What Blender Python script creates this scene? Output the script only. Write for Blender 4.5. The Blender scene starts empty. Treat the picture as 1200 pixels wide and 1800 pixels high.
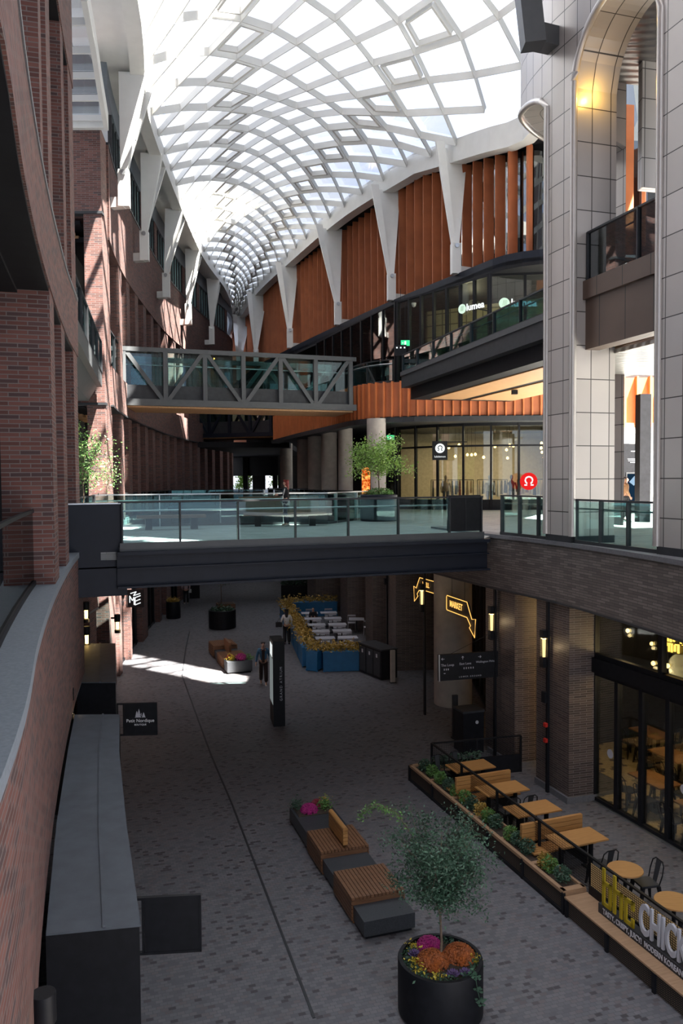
import bpy, math, random
from mathutils import Vector, Matrix
random.seed(7)
PI = math.pi
SC = bpy.context.scene
COL = SC.collection

# ------------------------------------------------------------------ camera
EYE = Vector((0, 0, 8.0))
FPX = 1400.0
PITCH = math.atan(55 / 1400.0)
ROLL = 0.007
_f = Vector((0, math.cos(PITCH), -math.sin(PITCH)))
_u0 = Vector((0, math.sin(PITCH), math.cos(PITCH)))
_r0 = Vector((1, 0, 0))
_r = _r0 * math.cos(ROLL) - _u0 * math.sin(ROLL)
_u = _u0 * math.cos(ROLL) + _r0 * math.sin(ROLL)
cam_data = bpy.data.cameras.new('camera')
cam_data.lens = 28.0
cam_data.sensor_width = 36.0
cam_data.clip_start = 0.05
cam_data.clip_end = 600
cam = bpy.data.objects.new('camera', cam_data)
COL.objects.link(cam)
M = Matrix((( _r.x, _u.x, -_f.x, EYE.x), (_r.y, _u.y, -_f.y, EYE.y), (_r.z, _u.z, -_f.z, EYE.z), (0, 0, 0, 1)))
cam.matrix_world = M
SC.camera = cam

def G(px, py, z=0.0):
    """world point seen at a photo pixel, on the horizontal plane at height z"""
    d = _f + _r * ((px - 600) / FPX) - _u * ((py - 900) / FPX)
    return EYE + d * ((z - EYE.z) / d.z)
def D(px, py, Y):
    """world point seen at a photo pixel, at depth Y"""
    d = _f + _r * ((px - 600) / FPX) - _u * ((py - 900) / FPX)
    return EYE + d * (Y / d.y)

# ------------------------------------------------------------------ view, sky, sun
SC.view_settings.view_transform = 'Standard'
SC.view_settings.look = 'None'
SC.view_settings.exposure = 0.0
SC.view_settings.gamma = 1.0
SC.view_settings.use_curve_mapping = False
SC.cycles.max_bounces = 8
SC.cycles.diffuse_bounces = 3
SC.cycles.glossy_bounces = 3
SC.cycles.transmission_bounces = 4
SC.cycles.transparent_max_bounces = 24
SC.cycles.sample_clamp_indirect = 6.0
SC.cycles.caustics_reflective = False
SC.cycles.caustics_refractive = False

SKY_STRENGTH = 1.45
w = bpy.data.worlds.new('sky'); SC.world = w; w.use_nodes = True
nt = w.node_tree; nt.nodes.clear()
tc = nt.nodes.new('ShaderNodeTexCoord')
mp = nt.nodes.new('ShaderNodeMapping'); mp.inputs['Scale'].default_value = (2.2, 2.2, 4.5)
nz = nt.nodes.new('ShaderNodeTexNoise'); nz.inputs['Scale'].default_value = 1.6; nz.inputs['Detail'].default_value = 6; nz.inputs['Roughness'].default_value = 0.55
rp = nt.nodes.new('ShaderNodeValToRGB')
rp.color_ramp.elements[0].position = 0.38; rp.color_ramp.elements[0].color = (0.55, 0.69, 1.0, 1)
rp.color_ramp.elements[1].position = 0.60; rp.color_ramp.elements[1].color = (1.0, 1.0, 1.02, 1)
# towards the zenith the thin cloud is whiter and brighter
sx_ = nt.nodes.new('ShaderNodeSeparateXYZ'); nt.links.new(tc.outputs['Generated'], sx_.inputs[0])
mr_ = nt.nodes.new('ShaderNodeMapRange'); mr_.inputs['From Min'].default_value = 0.33; mr_.inputs['From Max'].default_value = 0.60
nt.links.new(sx_.outputs['Z'], mr_.inputs['Value'])
mw_ = nt.nodes.new('ShaderNodeMixRGB'); mw_.inputs[2].default_value = (1.75, 1.80, 1.95, 1)
nt.links.new(mr_.outputs[0], mw_.inputs[0]); nt.links.new(rp.outputs['Color'], mw_.inputs[1])
bg = nt.nodes.new('ShaderNodeBackground'); bg.inputs['Strength'].default_value = SKY_STRENGTH
wo = nt.nodes.new('ShaderNodeOutputWorld')
nt.links.new(tc.outputs['Generated'], mp.inputs['Vector']); nt.links.new(mp.outputs[0], nz.inputs['Vector'])
nt.links.new(nz.outputs['Fac'], rp.inputs['Fac']); nt.links.new(mw_.outputs[0], bg.inputs['Color'])
nt.links.new(bg.outputs[0], wo.inputs['Surface'])

SUN_DIR = Vector((-0.36, 0.27, -1.0)).normalized()     # the way the light travels
sd = bpy.data.lights.new('sun', 'SUN'); sd.energy = 110.0; sd.angle = 0.009; sd.color = (1.0, 0.93, 0.82)
sun = bpy.data.objects.new('sun', sd); COL.objects.link(sun)
sun.rotation_euler = SUN_DIR.to_track_quat('-Z', 'Y').to_euler()
sun.location = (20, -5, 45)

# ------------------------------------------------------------------ materials
def new_mat(name):
    m = bpy.data.materials.new(name); m.use_nodes = True
    n = m.node_tree; b = n.nodes['Principled BSDF']
    return m, n, b
def N(n, t, **kw):
    x = n.nodes.new(t)
    for k, v in kw.items():
        if k in x.inputs: x.inputs[k].default_value = v
        else: setattr(x, k, v)
    return x
def mat(name, col, rough=0.6, metal=0.0, var=0.12, scale=6.0, bump=0.0, coat=0.0, spec=0.5):
    m, n, b = new_mat(name); b.inputs['Specular IOR Level'].default_value = spec
    b.inputs['Roughness'].default_value = rough; b.inputs['Metallic'].default_value = metal
    if coat: b.inputs['Coat Weight'].default_value = coat
    tc = N(n, 'ShaderNodeTexCoord'); nz = N(n, 'ShaderNodeTexNoise', Scale=scale, Detail=4.0)
    n.links.new(tc.outputs['Object'], nz.inputs['Vector'])
    r = N(n, 'ShaderNodeValToRGB')
    e = r.color_ramp.elements
    e[0].position = 0.3; e[1].position = 0.7
    e[0].color = tuple(max(0, c * (1 - var)) for c in col) + (1,)
    e[1].color = tuple(min(1, c * (1 + var)) for c in col) + (1,)
    n.links.new(nz.outputs['Fac'], r.inputs['Fac']); n.links.new(r.outputs['Color'], b.inputs['Base Color'])
    if bump:
        bp = N(n, 'ShaderNodeBump', Strength=bump, Distance=0.01)
        n.links.new(nz.outputs['Fac'], bp.inputs['Height']); n.links.new(bp.outputs[0], b.inputs['Normal'])
    return m
def brick_mat(name, cols, mortar, bw, rh, ms=0.008, rough=0.85, bump=0.3, offset=0.5, rot=0.0, metal=0.0, spec=0.5, biasnoise=0.15):
    """cols: ramp stops [(pos,(r,g,b)),...] picked at random per unit"""
    m, n, b = new_mat(name)
    b.inputs['Roughness'].default_value = rough; b.inputs['Metallic'].default_value = metal
    b.inputs['Specular IOR Level'].default_value = spec
    tc = N(n, 'ShaderNodeTexCoord')
    mp = N(n, 'ShaderNodeMapping'); mp.inputs['Rotation'].default_value = (0, 0, rot)
    n.links.new(tc.outputs['UV'], mp.inputs['Vector'])
    br = N(n, 'ShaderNodeTexBrick')
    br.offset = offset; br.squash = 1.0
    br.inputs['Color1'].default_value = (0, 0, 0, 1); br.inputs['Color2'].default_value = (1, 1, 1, 1)
    br.inputs['Mortar'].default_value = (0.5, 0.5, 0.5, 1)
    br.inputs['Scale'].default_value = 1.0; br.inputs['Mortar Size'].default_value = ms
    br.inputs['Mortar Smooth'].default_value = 0.1; br.inputs['Bias'].default_value = 0.0
    br.inputs['Brick Width'].default_value = bw; br.inputs['Row Height'].default_value = rh
    n.links.new(mp.outputs[0], br.inputs['Vector'])
    r = N(n, 'ShaderNodeValToRGB'); e = r.color_ramp.elements
    while len(e) < len(cols): e.new(0.5)
    for k, (p, c) in enumerate(cols):
        e[k].position = p; e[k].color = tuple(c) + (1,)
    n.links.new(br.outputs['Color'], r.inputs['Fac'])
    nz = N(n, 'ShaderNodeTexNoise', Scale=1.3, Detail=5.0); n.links.new(tc.outputs['UV'], nz.inputs['Vector'])
    mul = N(n, 'ShaderNodeMixRGB', blend_type='MULTIPLY'); mul.inputs[0].default_value = 1.0
    r2 = N(n, 'ShaderNodeValToRGB')
    r2.color_ramp.elements[0].position = 0.3; r2.color_ramp.elements[0].color = (1 - biasnoise,) * 3 + (1,)
    r2.color_ramp.elements[1].position = 0.7; r2.color_ramp.elements[1].color = (1, 1, 1, 1)
    n.links.new(nz.outputs['Fac'], r2.inputs['Fac'])
    n.links.new(r.outputs['Color'], mul.inputs[1]); n.links.new(r2.outputs['Color'], mul.inputs[2])
    mx = N(n, 'ShaderNodeMixRGB'); mx.inputs[2].default_value = tuple(mortar) + (1,)
    n.links.new(br.outputs['Fac'], mx.inputs[0]); n.links.new(mul.outputs[0], mx.inputs[1])
    n.links.new(mx.outputs[0], b.inputs['Base Color'])
    if bump:
        inv = N(n, 'ShaderNodeMath', operation='SUBTRACT'); inv.inputs[0].default_value = 1.0
        n.links.new(br.outputs['Fac'], inv.inputs[1])
        bp = N(n, 'ShaderNodeBump', Strength=bump, Distance=0.01)
        n.links.new(inv.outputs[0], bp.inputs['Height']); n.links.new(bp.outputs[0], b.inputs['Normal'])
    return m
def glass_mat(name, tint=(0.85, 0.95, 0.93), refl=0.12, milky=0.0, rough=0.02):
    """thin architectural glass: mostly clear, reflecting more at grazing angles"""
    m = bpy.data.materials.new(name); m.use_nodes = True
    n = m.node_tree; n.nodes.clear()
    out = N(n, 'ShaderNodeOutputMaterial')
    tr = N(n, 'ShaderNodeBsdfTransparent'); tr.inputs[0].default_value = tuple(tint) + (1,)
    gl = N(n, 'ShaderNodeBsdfGlossy'); gl.inputs['Color'].default_value = (0.95, 0.98, 0.98, 1); gl.inputs['Roughness'].default_value = rough
    fr = N(n, 'ShaderNodeLayerWeight', Blend=0.25)
    mr = N(n, 'ShaderNodeMapRange'); mr.inputs['To Min'].default_value = refl; mr.inputs['To Max'].default_value = min(1, refl + 0.35)
    n.links.new(fr.outputs['Fresnel'], mr.inputs['Value'])
    mx = N(n, 'ShaderNodeMixShader')
    n.links.new(mr.outputs[0], mx.inputs[0]); n.links.new(tr.outputs[0], mx.inputs[1]); n.links.new(gl.outputs[0], mx.inputs[2])
    last = mx
    if milky:
        df = N(n, 'ShaderNodeBsdfTranslucent'); df.inputs[0].default_value = (0.95, 0.97, 1, 1)
        m2 = N(n, 'ShaderNodeMixShader'); m2.inputs[0].default_value = milky
        n.links.new(mx.outputs[0], m2.inputs[1]); n.links.new(df.outputs[0], m2.inputs[2]); last = m2
    n.links.new(last.outputs[0], out.inputs['Surface'])
    return m
def emit_mat(name, col, strength):
    m = bpy.data.materials.new(name); m.use_nodes = True
    n = m.node_tree; n.nodes.clear()
    out = N(n, 'ShaderNodeOutputMaterial'); e = N(n, 'ShaderNodeEmission')
    e.inputs[0].default_value = tuple(col) + (1,); e.inputs[1].default_value = strength
    n.links.new(e.outputs[0], out.inputs['Surface'])
    return m
def wood_mat(name, c1, c2, rough=0.5, scale=3.0, stretch=(1, 12, 12)):
    m, n, b = new_mat(name)
    b.inputs['Roughness'].default_value = rough
    tc = N(n, 'ShaderNodeTexCoord'); mp = N(n, 'ShaderNodeMapping'); mp.inputs['Scale'].default_value = stretch
    nz = N(n, 'ShaderNodeTexNoise', Scale=scale, Detail=6.0, Roughness=0.6)
    n.links.new(tc.outputs['Object'], mp.inputs[0]); n.links.new(mp.outputs[0], nz.inputs['Vector'])
    r = N(n, 'ShaderNodeValToRGB'); e = r.color_ramp.elements
    e[0].position = 0.3; e[0].color = tuple(c1) + (1,); e[1].position = 0.7; e[1].color = tuple(c2) + (1,)
    n.links.new(nz.outputs['Fac'], r.inputs['Fac']); n.links.new(r.outputs['Color'], b.inputs['Base Color'])
    return m

MT = {}
MT['brick_red'] = brick_mat('red_brick', [(0.0, (0.10, 0.042, 0.034)), (0.35, (0.155, 0.06, 0.047)), (0.7, (0.20, 0.085, 0.067)), (0.9, (0.08, 0.045, 0.043))], (0.17, 0.14, 0.13), 0.30, 0.068)
MT['brick_dark'] = brick_mat('dark_brick', [(0.0, (0.055, 0.04, 0.036)), (0.5, (0.085, 0.06, 0.052)), (1.0, (0.12, 0.085, 0.07))], (0.22, 0.20, 0.19), 0.36, 0.058, ms=0.005, rough=0.45)
MT['brick_band'] = brick_mat('grey_brick_band', [(0.0, (0.10, 0.085, 0.078)), (0.5, (0.15, 0.125, 0.115)), (1.0, (0.20, 0.17, 0.155))], (0.05, 0.045, 0.042), 0.36, 0.062, ms=0.006, rough=0.6)
MT['paver'] = brick_mat('lane_pavers', [(0.0, (0.105, 0.105, 0.118)), (0.30, (0.135, 0.134, 0.146)), (0.62, (0.162, 0.157, 0.167)), (0.90, (0.145, 0.125, 0.13)), (0.945, (0.055, 0.05, 0.055))], (0.095, 0.095, 0.105), 0.115, 0.075, ms=0.005, rough=0.6, bump=0.12)
MT['paver_light'] = brick_mat('deck_pavers', [(0.0, (0.22, 0.23, 0.23)), (0.5, (0.29, 0.30, 0.295)), (1.0, (0.34, 0.345, 0.34))], (0.15, 0.16, 0.16), 0.40, 0.12, ms=0.006, rough=0.7, bump=0.1)
MT['panel'] = brick_mat('cream_metal_panels', [(0.0, (0.43, 0.395, 0.365)), (1.0, (0.52, 0.48, 0.45))], (0.05, 0.045, 0.04), 0.52, 0.80, ms=0.012, rough=0.36, offset=0.0, metal=0.25, bump=0.3, biasnoise=0.05)
MT['bronze'] = brick_mat('bronze_panels', [(0.0, (0.11, 0.07, 0.05)), (1.0, (0.14, 0.09, 0.065))], (0.01, 0.008, 0.006), 0.95, 5.0, ms=0.012, rough=0.5, offset=0.0, bump=0.2)
MT['stone'] = mat('grey_stone_coping', (0.20, 0.23, 0.26), 0.75, var=0.12, scale=30)
MT['stone_dark'] = mat('dark_stone_coping', (0.14, 0.14, 0.15), 0.6, var=0.15, scale=20)
MT['concrete'] = mat('smooth_concrete', (0.42, 0.38, 0.34), 0.8, var=0.12, scale=3)
MT['white'] = mat('white_painted_steel', (0.80, 0.79, 0.75), 0.5, var=0.03, scale=2)
MT['terracotta'] = mat('terracotta_panel', (0.42, 0.125, 0.045), 0.6, var=0.12, scale=1.5)
MT['terracotta_bright'] = mat('orange_terracotta', (0.62, 0.19, 0.06), 0.6, var=0.1, scale=1.5)
MT['black'] = mat('black_metal', (0.010, 0.0105, 0.013), 0.5, var=0.2, scale=8, spec=0.2)
MT['navy'] = mat('blue_black_steel', (0.009, 0.012, 0.021), 0.5, var=0.15, scale=3, spec=0.25)
MT['charcoal'] = mat('charcoal_metal', (0.035, 0.037, 0.041), 0.5, var=0.15, scale=5, spec=0.3)
MT['steel_grey'] = mat('grey_painted_steel', (0.07, 0.074, 0.078), 0.5, var=0.08, scale=4)
MT['canopy'] = mat('canopy_sheet_metal', (0.085, 0.10, 0.12), 0.55, 0.2, var=0.15, scale=4)
MT['rail'] = mat('brushed_rail_metal', (0.45, 0.46, 0.47), 0.3, 0.9, var=0.05)
MT['glass'] = glass_mat('balustrade_glass', (0.72, 0.88, 0.87), 0.035)
MT['glass_teal'] = glass_mat('teal_glass', (0.38, 0.66, 0.70), 0.22)
MT['glass_shop'] = glass_mat('shopfront_glass', (0.80, 0.84, 0.82), 0.07)
MT['glass_dark'] = glass_mat('dark_glass', (0.20, 0.24, 0.25), 0.16)
MT['glass_roof'] = glass_mat('fritted_roof_glass', (0.93, 0.96, 1.0), 0.04, milky=0.05)
MT['dark_void'] = mat('unlit_interior_lining', (0.014, 0.012, 0.012), 0.8, var=0.2, scale=2)  # near-black colour stands in for the unlit depth of interiors
MT['soffit_black'] = mat('black_soffit', (0.012, 0.012, 0.014), 0.7, var=0.2, scale=3, spec=0.2)
MT['wood_soffit'] = wood_mat('wood_soffit_boards', (0.44, 0.23, 0.10), (0.60, 0.35, 0.17), 0.5)
MT['wood'] = wood_mat('hardwood_slats', (0.13, 0.06, 0.03), (0.24, 0.115, 0.055), 0.5)
MT['wood_light'] = wood_mat('golden_oak', (0.40, 0.19, 0.06), (0.52, 0.27, 0.09), 0.45)
MT['wood_tan'] = wood_mat('tan_timber_trim', (0.30, 0.18, 0.10), (0.42, 0.26, 0.15), 0.6)
MT['leaf'] = mat('green_foliage', (0.10, 0.22, 0.05), 0.55, var=0.5, scale=3)
MT['leaf_bright'] = mat('bright_green_foliage', (0.22, 0.38, 0.07), 0.5, var=0.4, scale=3)  # brighter green leaf colour
MT['leaf_dark'] = mat('dark_green_foliage', (0.045, 0.10, 0.06), 0.55, var=0.5, scale=3)
MT['leaf_yellow'] = mat('ochre_foliage', (0.42, 0.27, 0.05), 0.6, var=0.35, scale=5)
MT['bark'] = mat('tree_bark', (0.14, 0.10, 0.07), 0.9, var=0.3, scale=20)
MT['soil'] = mat('planter_soil', (0.05, 0.035, 0.025), 0.95, var=0.4, scale=20)
MT['magenta'] = mat('magenta_petals', (0.30, 0.006, 0.13), 0.6, var=0.3, scale=15)
MT['maroon'] = mat('maroon_petals', (0.18, 0.01, 0.03), 0.6, var=0.3, scale=15)
MT['rust'] = mat('rust_orange_petals', (0.30, 0.075, 0.012), 0.6, var=0.35, scale=15)
MT['yellow'] = mat('yellow_petals', (0.55, 0.42, 0.04), 0.6, var=0.2, scale=15)
MT['purple'] = mat('purple_cabbage_leaves', (0.13, 0.08, 0.2), 0.6, var=0.3, scale=15)
MT['blue'] = mat('blue_planter_paint', (0.02, 0.16, 0.36), 0.45, var=0.12, scale=3)
MT['lamp'] = emit_mat('warm_lamp_glow', (1.0, 0.62, 0.20), 9.0)
MT['lamp_dim'] = emit_mat('soft_warm_glow', (1.0, 0.66, 0.28), 2.2)
MT['neon'] = emit_mat('amber_neon_tube', (1.0, 0.52, 0.12), 1.5)
MT['white_sign'] = emit_mat('lit_white_lettering', (0.95, 1.0, 1.0), 1.1)
MT['white_bright'] = mat('bright_white_lettering', (0.88, 0.9, 0.9), 0.6, var=0.03)
MT['white_paint'] = mat('white_lettering', (0.50, 0.50, 0.54), 0.6, var=0.03)

# ------------------------------------------------------------------ mesh helpers
class MB:
    """collects faces; build() links them as one mesh object with metre-scale UVs"""
    def __init__(s): s.v = []; s.f = []; s.uv = []
    def face(s, pts, uv=None):
        i = len(s.v); s.v.extend([tuple(p) for p in pts]); s.f.append(tuple(range(i, i + len(pts)))); s.uv.append(uv); return s
    def shared(s, verts, faces):
        i = len(s.v); s.v.extend([tuple(p) for p in verts])
        for f in faces: s.f.append(tuple(i + k for k in f)); s.uv.append(None)
        return s
    def hexa(s, a, b):
        """a: 4 bottom points, b: 4 top points (ccw seen from above)"""
        s.shared(list(a) + list(b), [(3, 2, 1, 0), (4, 5, 6, 7), (0, 1, 5, 4), (1, 2, 6, 5), (2, 3, 7, 6), (3, 0, 4, 7)]); return s
    def box(s, c, d, rz=0.0, rx=0.0, ry=0.0):
        R = Matrix.Rotation(rz, 3, 'Z') @ Matrix.Rotation(ry, 3, 'Y') @ Matrix.Rotation(rx, 3, 'X'); c = Vector(c)
        h = [x / 2 for x in d]
        q = lambda x, y, z: c + R @ Vector((x * h[0], y * h[1], z * h[2]))
        return s.hexa([q(-1, -1, -1), q(1, -1, -1), q(1, 1, -1), q(-1, 1, -1)], [q(-1, -1, 1), q(1, -1, 1), q(1, 1, 1), q(-1, 1, 1)])
    def bar(s, p, q, w, h, up=(0, 0, 1)):
        p = Vector(p); q = Vector(q); t = (q - p).normalized(); up = Vector(up)
        sd = t.cross(up)
        if sd.length < 1e-4: sd = t.cross(Vector((0, 1, 0)))
        sd.normalize(); un = sd.cross(t).normalized()
        a = sd * (w / 2); b = un * (h / 2)
        return s.hexa([p - a - b, p + a - b, q + a - b, q - a - b], [p - a + b, p + a + b, q + a + b, q - a + b])
    def prism(s, poly, z0, z1):
        ar = sum(poly[i][0] * poly[(i + 1) % len(poly)][1] - poly[(i + 1) % len(poly)][0] * poly[i][1] for i in range(len(poly)))
        if ar < 0: poly = poly[::-1]
        n = len(poly)
        vs = [(p[0], p[1], z0) for p in poly] + [(p[0], p[1], z1) for p in poly]
        fs = [tuple(range(n - 1, -1, -1)), tuple(range(n, 2 * n))] + [(i, (i + 1) % n, n + (i + 1) % n, n + i) for i in range(n)]
        return s.shared(vs, fs)
    def tube(s, pts, r, n=8, caps=True):
        pts = [Vector(p) for p in pts]
        rs = r if isinstance(r, (list, tuple)) else [r] * len(pts)
        vs = []; fs = []; ref = Vector((0.013, 0.031, 1))
        for i, p in enumerate(pts):
            t = (pts[min(i + 1, len(pts) - 1)] - pts[max(i - 1, 0)]).normalized()
            if abs(t.dot(ref.normalized())) > 0.98: rr = Vector((1, 0.02, 0))
            else: rr = ref
            a = t.cross(rr).normalized(); b = t.cross(a).normalized()
            for k in range(n):
                th = 2 * PI * k / n
                vs.append(p + a * (rs[i] * math.cos(th)) + b * (rs[i] * math.sin(th)))
        for i in range(len(pts) - 1):
            for k in range(n):
                fs.append((i * n + k, i * n + (k + 1) % n, (i + 1) * n + (k + 1) % n, (i + 1) * n + k))
        if caps:
            fs.append(tuple(range(n - 1, -1, -1))); L = (len(pts) - 1) * n; fs.append(tuple(range(L, L + n)))
        return s.shared(vs, fs)
    def lathe(s, prof, c=(0, 0, 0), n=20, sx=1.0, sy=1.0):
        """prof: [(r,z),...] bottom to top"""
        c = Vector(c); vs = []; fs = []
        for r, z in prof:
            for k in range(n):
                th = 2 * PI * k / n; vs.append(c + Vector((r * math.cos(th) * sx, r * math.sin(th) * sy, z)))
        m = len(prof)
        for i in range(m - 1):
            for k in range(n):
                fs.append((i * n + k, i * n + (k + 1) % n, (i + 1) * n + (k + 1) % n, (i + 1) * n + k))
        fs.append(tuple(range(n - 1, -1, -1))); fs.append(tuple(range((m - 1) * n, m * n)))
        return s.shared(vs, fs)
    def wall(s, pts, z0, z1, t, side=1, taper=0.0):
        """thick wall along plan polyline, its face on the polyline, thickness t to the side"""
        n = len(pts); off = offset(pts, t * side); u = 0
        for i in range(n - 1):
            a, b = pts[i], pts[i + 1]; c, d = off[i + 1], off[i]
            L = math.hypot(b[0] - a[0], b[1] - a[1])
            U = (u, u + L); u += L
            zz0 = z0 if not callable(z0) else None
            za0 = z0(a) if callable(z0) else z0; zb0 = z0(b) if callable(z0) else z0
            za1 = z1(a) if callable(z1) else z1; zb1 = z1(b) if callable(z1) else z1
            s.face([(a[0], a[1], za0), (b[0], b[1], zb0), (b[0], b[1], zb1), (a[0], a[1], za1)], [(U[0], za0), (U[1], zb0), (U[1], zb1), (U[0], za1)])
            s.face([(c[0], c[1], zb0), (d[0], d[1], za0), (d[0], d[1], za1), (c[0], c[1], zb1)], [(U[1], zb0), (U[0], za0), (U[0], za1), (U[1], zb1)])
            s.face([(a[0], a[1], za1), (b[0], b[1], zb1), (c[0], c[1], zb1), (d[0], d[1], za1)])
            s.face([(d[0], d[1], za0), (c[0], c[1], zb0), (b[0], b[1], zb0), (a[0], a[1], za0)])
        for i in (0, n - 1):
            a, d = pts[i], off[i]
            za0 = z0(a) if callable(z0) else z0; za1 = z1(a) if callable(z1) else z1
            s.face([(a[0], a[1], za0), (a[0], a[1], za1), (d[0], d[1], za1), (d[0], d[1], za0)])
        return s
    def build(s, name, m, parent=None, label=None, smooth=False, **props):
        me = bpy.data.meshes.new(name); me.from_pydata(s.v, [], s.f); me.update()
        uvl = me.uv_layers.new(name='UVMap')
        for p, uv in zip(me.polygons, s.uv):
            nn = p.normal
            for k, li in enumerate(p.loop_indices):
                if uv: uvl.data[li].uv = uv[k]; continue
                co = me.vertices[me.loops[li].vertex_index].co
                if abs(nn.z) > 0.7: uvl.data[li].uv = (co.x, co.y)
                else:
                    t = Vector((-nn.y, nn.x, 0)); t = t.normalized() if t.length > 1e-6 else Vector((1, 0, 0))
                    uvl.data[li].uv = (co.dot(t), co.z)
        if smooth:
            for p in me.polygons: p.use_smooth = True
            try: me.set_sharp_from_angle(angle=math.radians(40))
            except Exception: pass
        me.materials.append(m if not isinstance(m, str) else MT[m])
        o = bpy.data.objects.new(name, me); COL.objects.link(o)
        if parent is not None: o.parent = parent
        if label: o['label'] = label
        for k, v in props.items(): o[k] = v
        return o

def offset(pts, t):
    """offset a plan polyline to its left by t (negative: right)"""
    out = []; n = len(pts)
    for i in range(n):
        a = pts[max(i - 1, 0)]; b = pts[min(i + 1, n - 1)]
        dx, dy = b[0] - a[0], b[1] - a[1]; L = math.hypot(dx, dy) or 1e-6
        out.append((pts[i][0] - dy / L * t, pts[i][1] + dx / L * t))
    return out
def smooth_curve(pts, step=0.7):
    """Catmull-Rom through plan points, resampled"""
    P = [Vector((p[0], p[1])) for p in pts]; P = [2 * P[0] - P[1]] + P + [2 * P[-1] - P[-2]]
    raw = []
    for i in range(1, len(P) - 2):
        for k in range(12):
            t = k / 12
            raw.append(0.5 * ((2 * P[i]) + (P[i + 1] - P[i - 1]) * t + (2 * P[i - 1] - 5 * P[i] + 4 * P[i + 1] - P[i + 2]) * t * t + (3 * P[i] - P[i - 1] - 3 * P[i + 1] + P[i + 2]) * t ** 3))
    raw.append(P[-2])
    out = [raw[0]]; acc = 0
    for a, b in zip(raw, raw[1:]):
        acc += (b - a).length
        if acc >= step: out.append(b); acc = 0
    if (out[-1] - raw[-1]).length > 0.05: out.append(raw[-1])
    return [(p.x, p.y) for p in out]
def at_len(pts, s):
    """point and heading at arc length s"""
    for a, b in zip(pts, pts[1:]):
        L = math.hypot(b[0] - a[0], b[1] - a[1])
        if s <= L or (a, b) == (pts[-2], pts[-1]):
            t = s / (L or 1e-6)
            return (a[0] + (b[0] - a[0]) * t, a[1] + (b[1] - a[1]) * t), math.atan2(b[1] - a[1], b[0] - a[0])
        s -= L
def curve_len(pts): return sum(math.hypot(b[0] - a[0], b[1] - a[1]) for a, b in zip(pts, pts[1:]))
def len_at_y(pts, y):
    s = 0
    for a, b in zip(pts, pts[1:]):
        L = math.hypot(b[0] - a[0], b[1] - a[1])
        if (a[1] - y) * (b[1] - y) <= 0 and a[1] != b[1]: return s + L * (y - a[1]) / (b[1] - a[1])
        s += L
    return s
def x_at(pts, y): return at_len(pts, len_at_y(pts, y))[0][0]
def cut(pts, y0, y1):
    lo = min(pts[0][1], pts[-1][1]) + 1e-3; hi = max(pts[0][1], pts[-1][1]) - 1e-3
    y0 = min(max(y0, lo), hi); y1 = min(max(y1, lo), hi)
    
    s0, s1 = len_at_y(pts, y0), len_at_y(pts, y1)
    if s0 > s1: s0, s1 = s1, s0
    n = max(2, int((s1 - s0) / 0.7) + 1)
    return [at_len(pts, s0 + (s1 - s0) * k / (n - 1))[0] for k in range(n)]

def thing(name, label, cat, loc=(0, 0, 0), rz=0.0, group=None):
    o = bpy.data.objects.new(name, None); COL.objects.link(o)
    o.empty_display_size = 0.2
    o.location = loc; o.rotation_euler = (0, 0, rz); o['label'] = label; o['category'] = cat
    if group: o['group'] = group
    return o
def tag(o, label, cat, group=None, kind=None):
    if label: o['label'] = label
    if cat: o['category'] = cat
    if group: o['group'] = group
    if kind: o['kind'] = kind
    return o
def dup(root, loc=None, rz=None, label=None, group=None, scale=None):
    r = root.copy(); COL.objects.link(r)
    if loc is not None: r.location = loc
    if rz is not None: r.rotation_euler = (0, 0, rz)
    if scale is not None: r.scale = scale if isinstance(scale, (tuple, list)) else (scale,) * 3
    if label: r['label'] = label
    if group: r['group'] = group
    for ch in list(root.children):
        c = ch.copy(); COL.objects.link(c); c.parent = r
        for g in ch.children:
            d = g.copy(); COL.objects.link(d); d.parent = c
    return r
def struct(mb, name, m, parent=None, **kw):
    o = mb.build(name, m, parent, **kw)
    if parent is None: o['kind'] = 'structure'
    return o
def text_mesh(name, body, m, size, extrude, parent=None, loc=(0, 0, 0), rot=(PI / 2, 0, 0), align='CENTER', bold=0.0, spacing=1.0, sx=1.0, label=None, **props):
    cu = bpy.data.curves.new(name, 'FONT'); cu.body = body; cu.size = size; cu.extrude = extrude
    cu.align_x = align; cu.align_y = 'CENTER'; cu.offset = bold; cu.space_character = spacing; cu.resolution_u = 3
    tmp = bpy.data.objects.new(name + '_curve', cu); COL.objects.link(tmp)
    dg = bpy.context.evaluated_depsgraph_get(); dg.update()
    me = bpy.data.meshes.new_from_object(tmp.evaluated_get(dg))
    bpy.data.objects.remove(tmp); bpy.data.curves.remove(cu)
    me.materials.clear(); me.materials.append(MT[m] if isinstance(m, str) else m)
    o = bpy.data.objects.new(name, me); COL.objects.link(o)
    o.location = loc; o.rotation_euler = rot; o.scale = (sx, 1, 1)
    if parent is not None: o.parent = parent
    if label: o['label'] = label
    for k, v in props.items(): o[k] = v
    return o
# ================================================================== SETTING
DECK = 6.4
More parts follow.
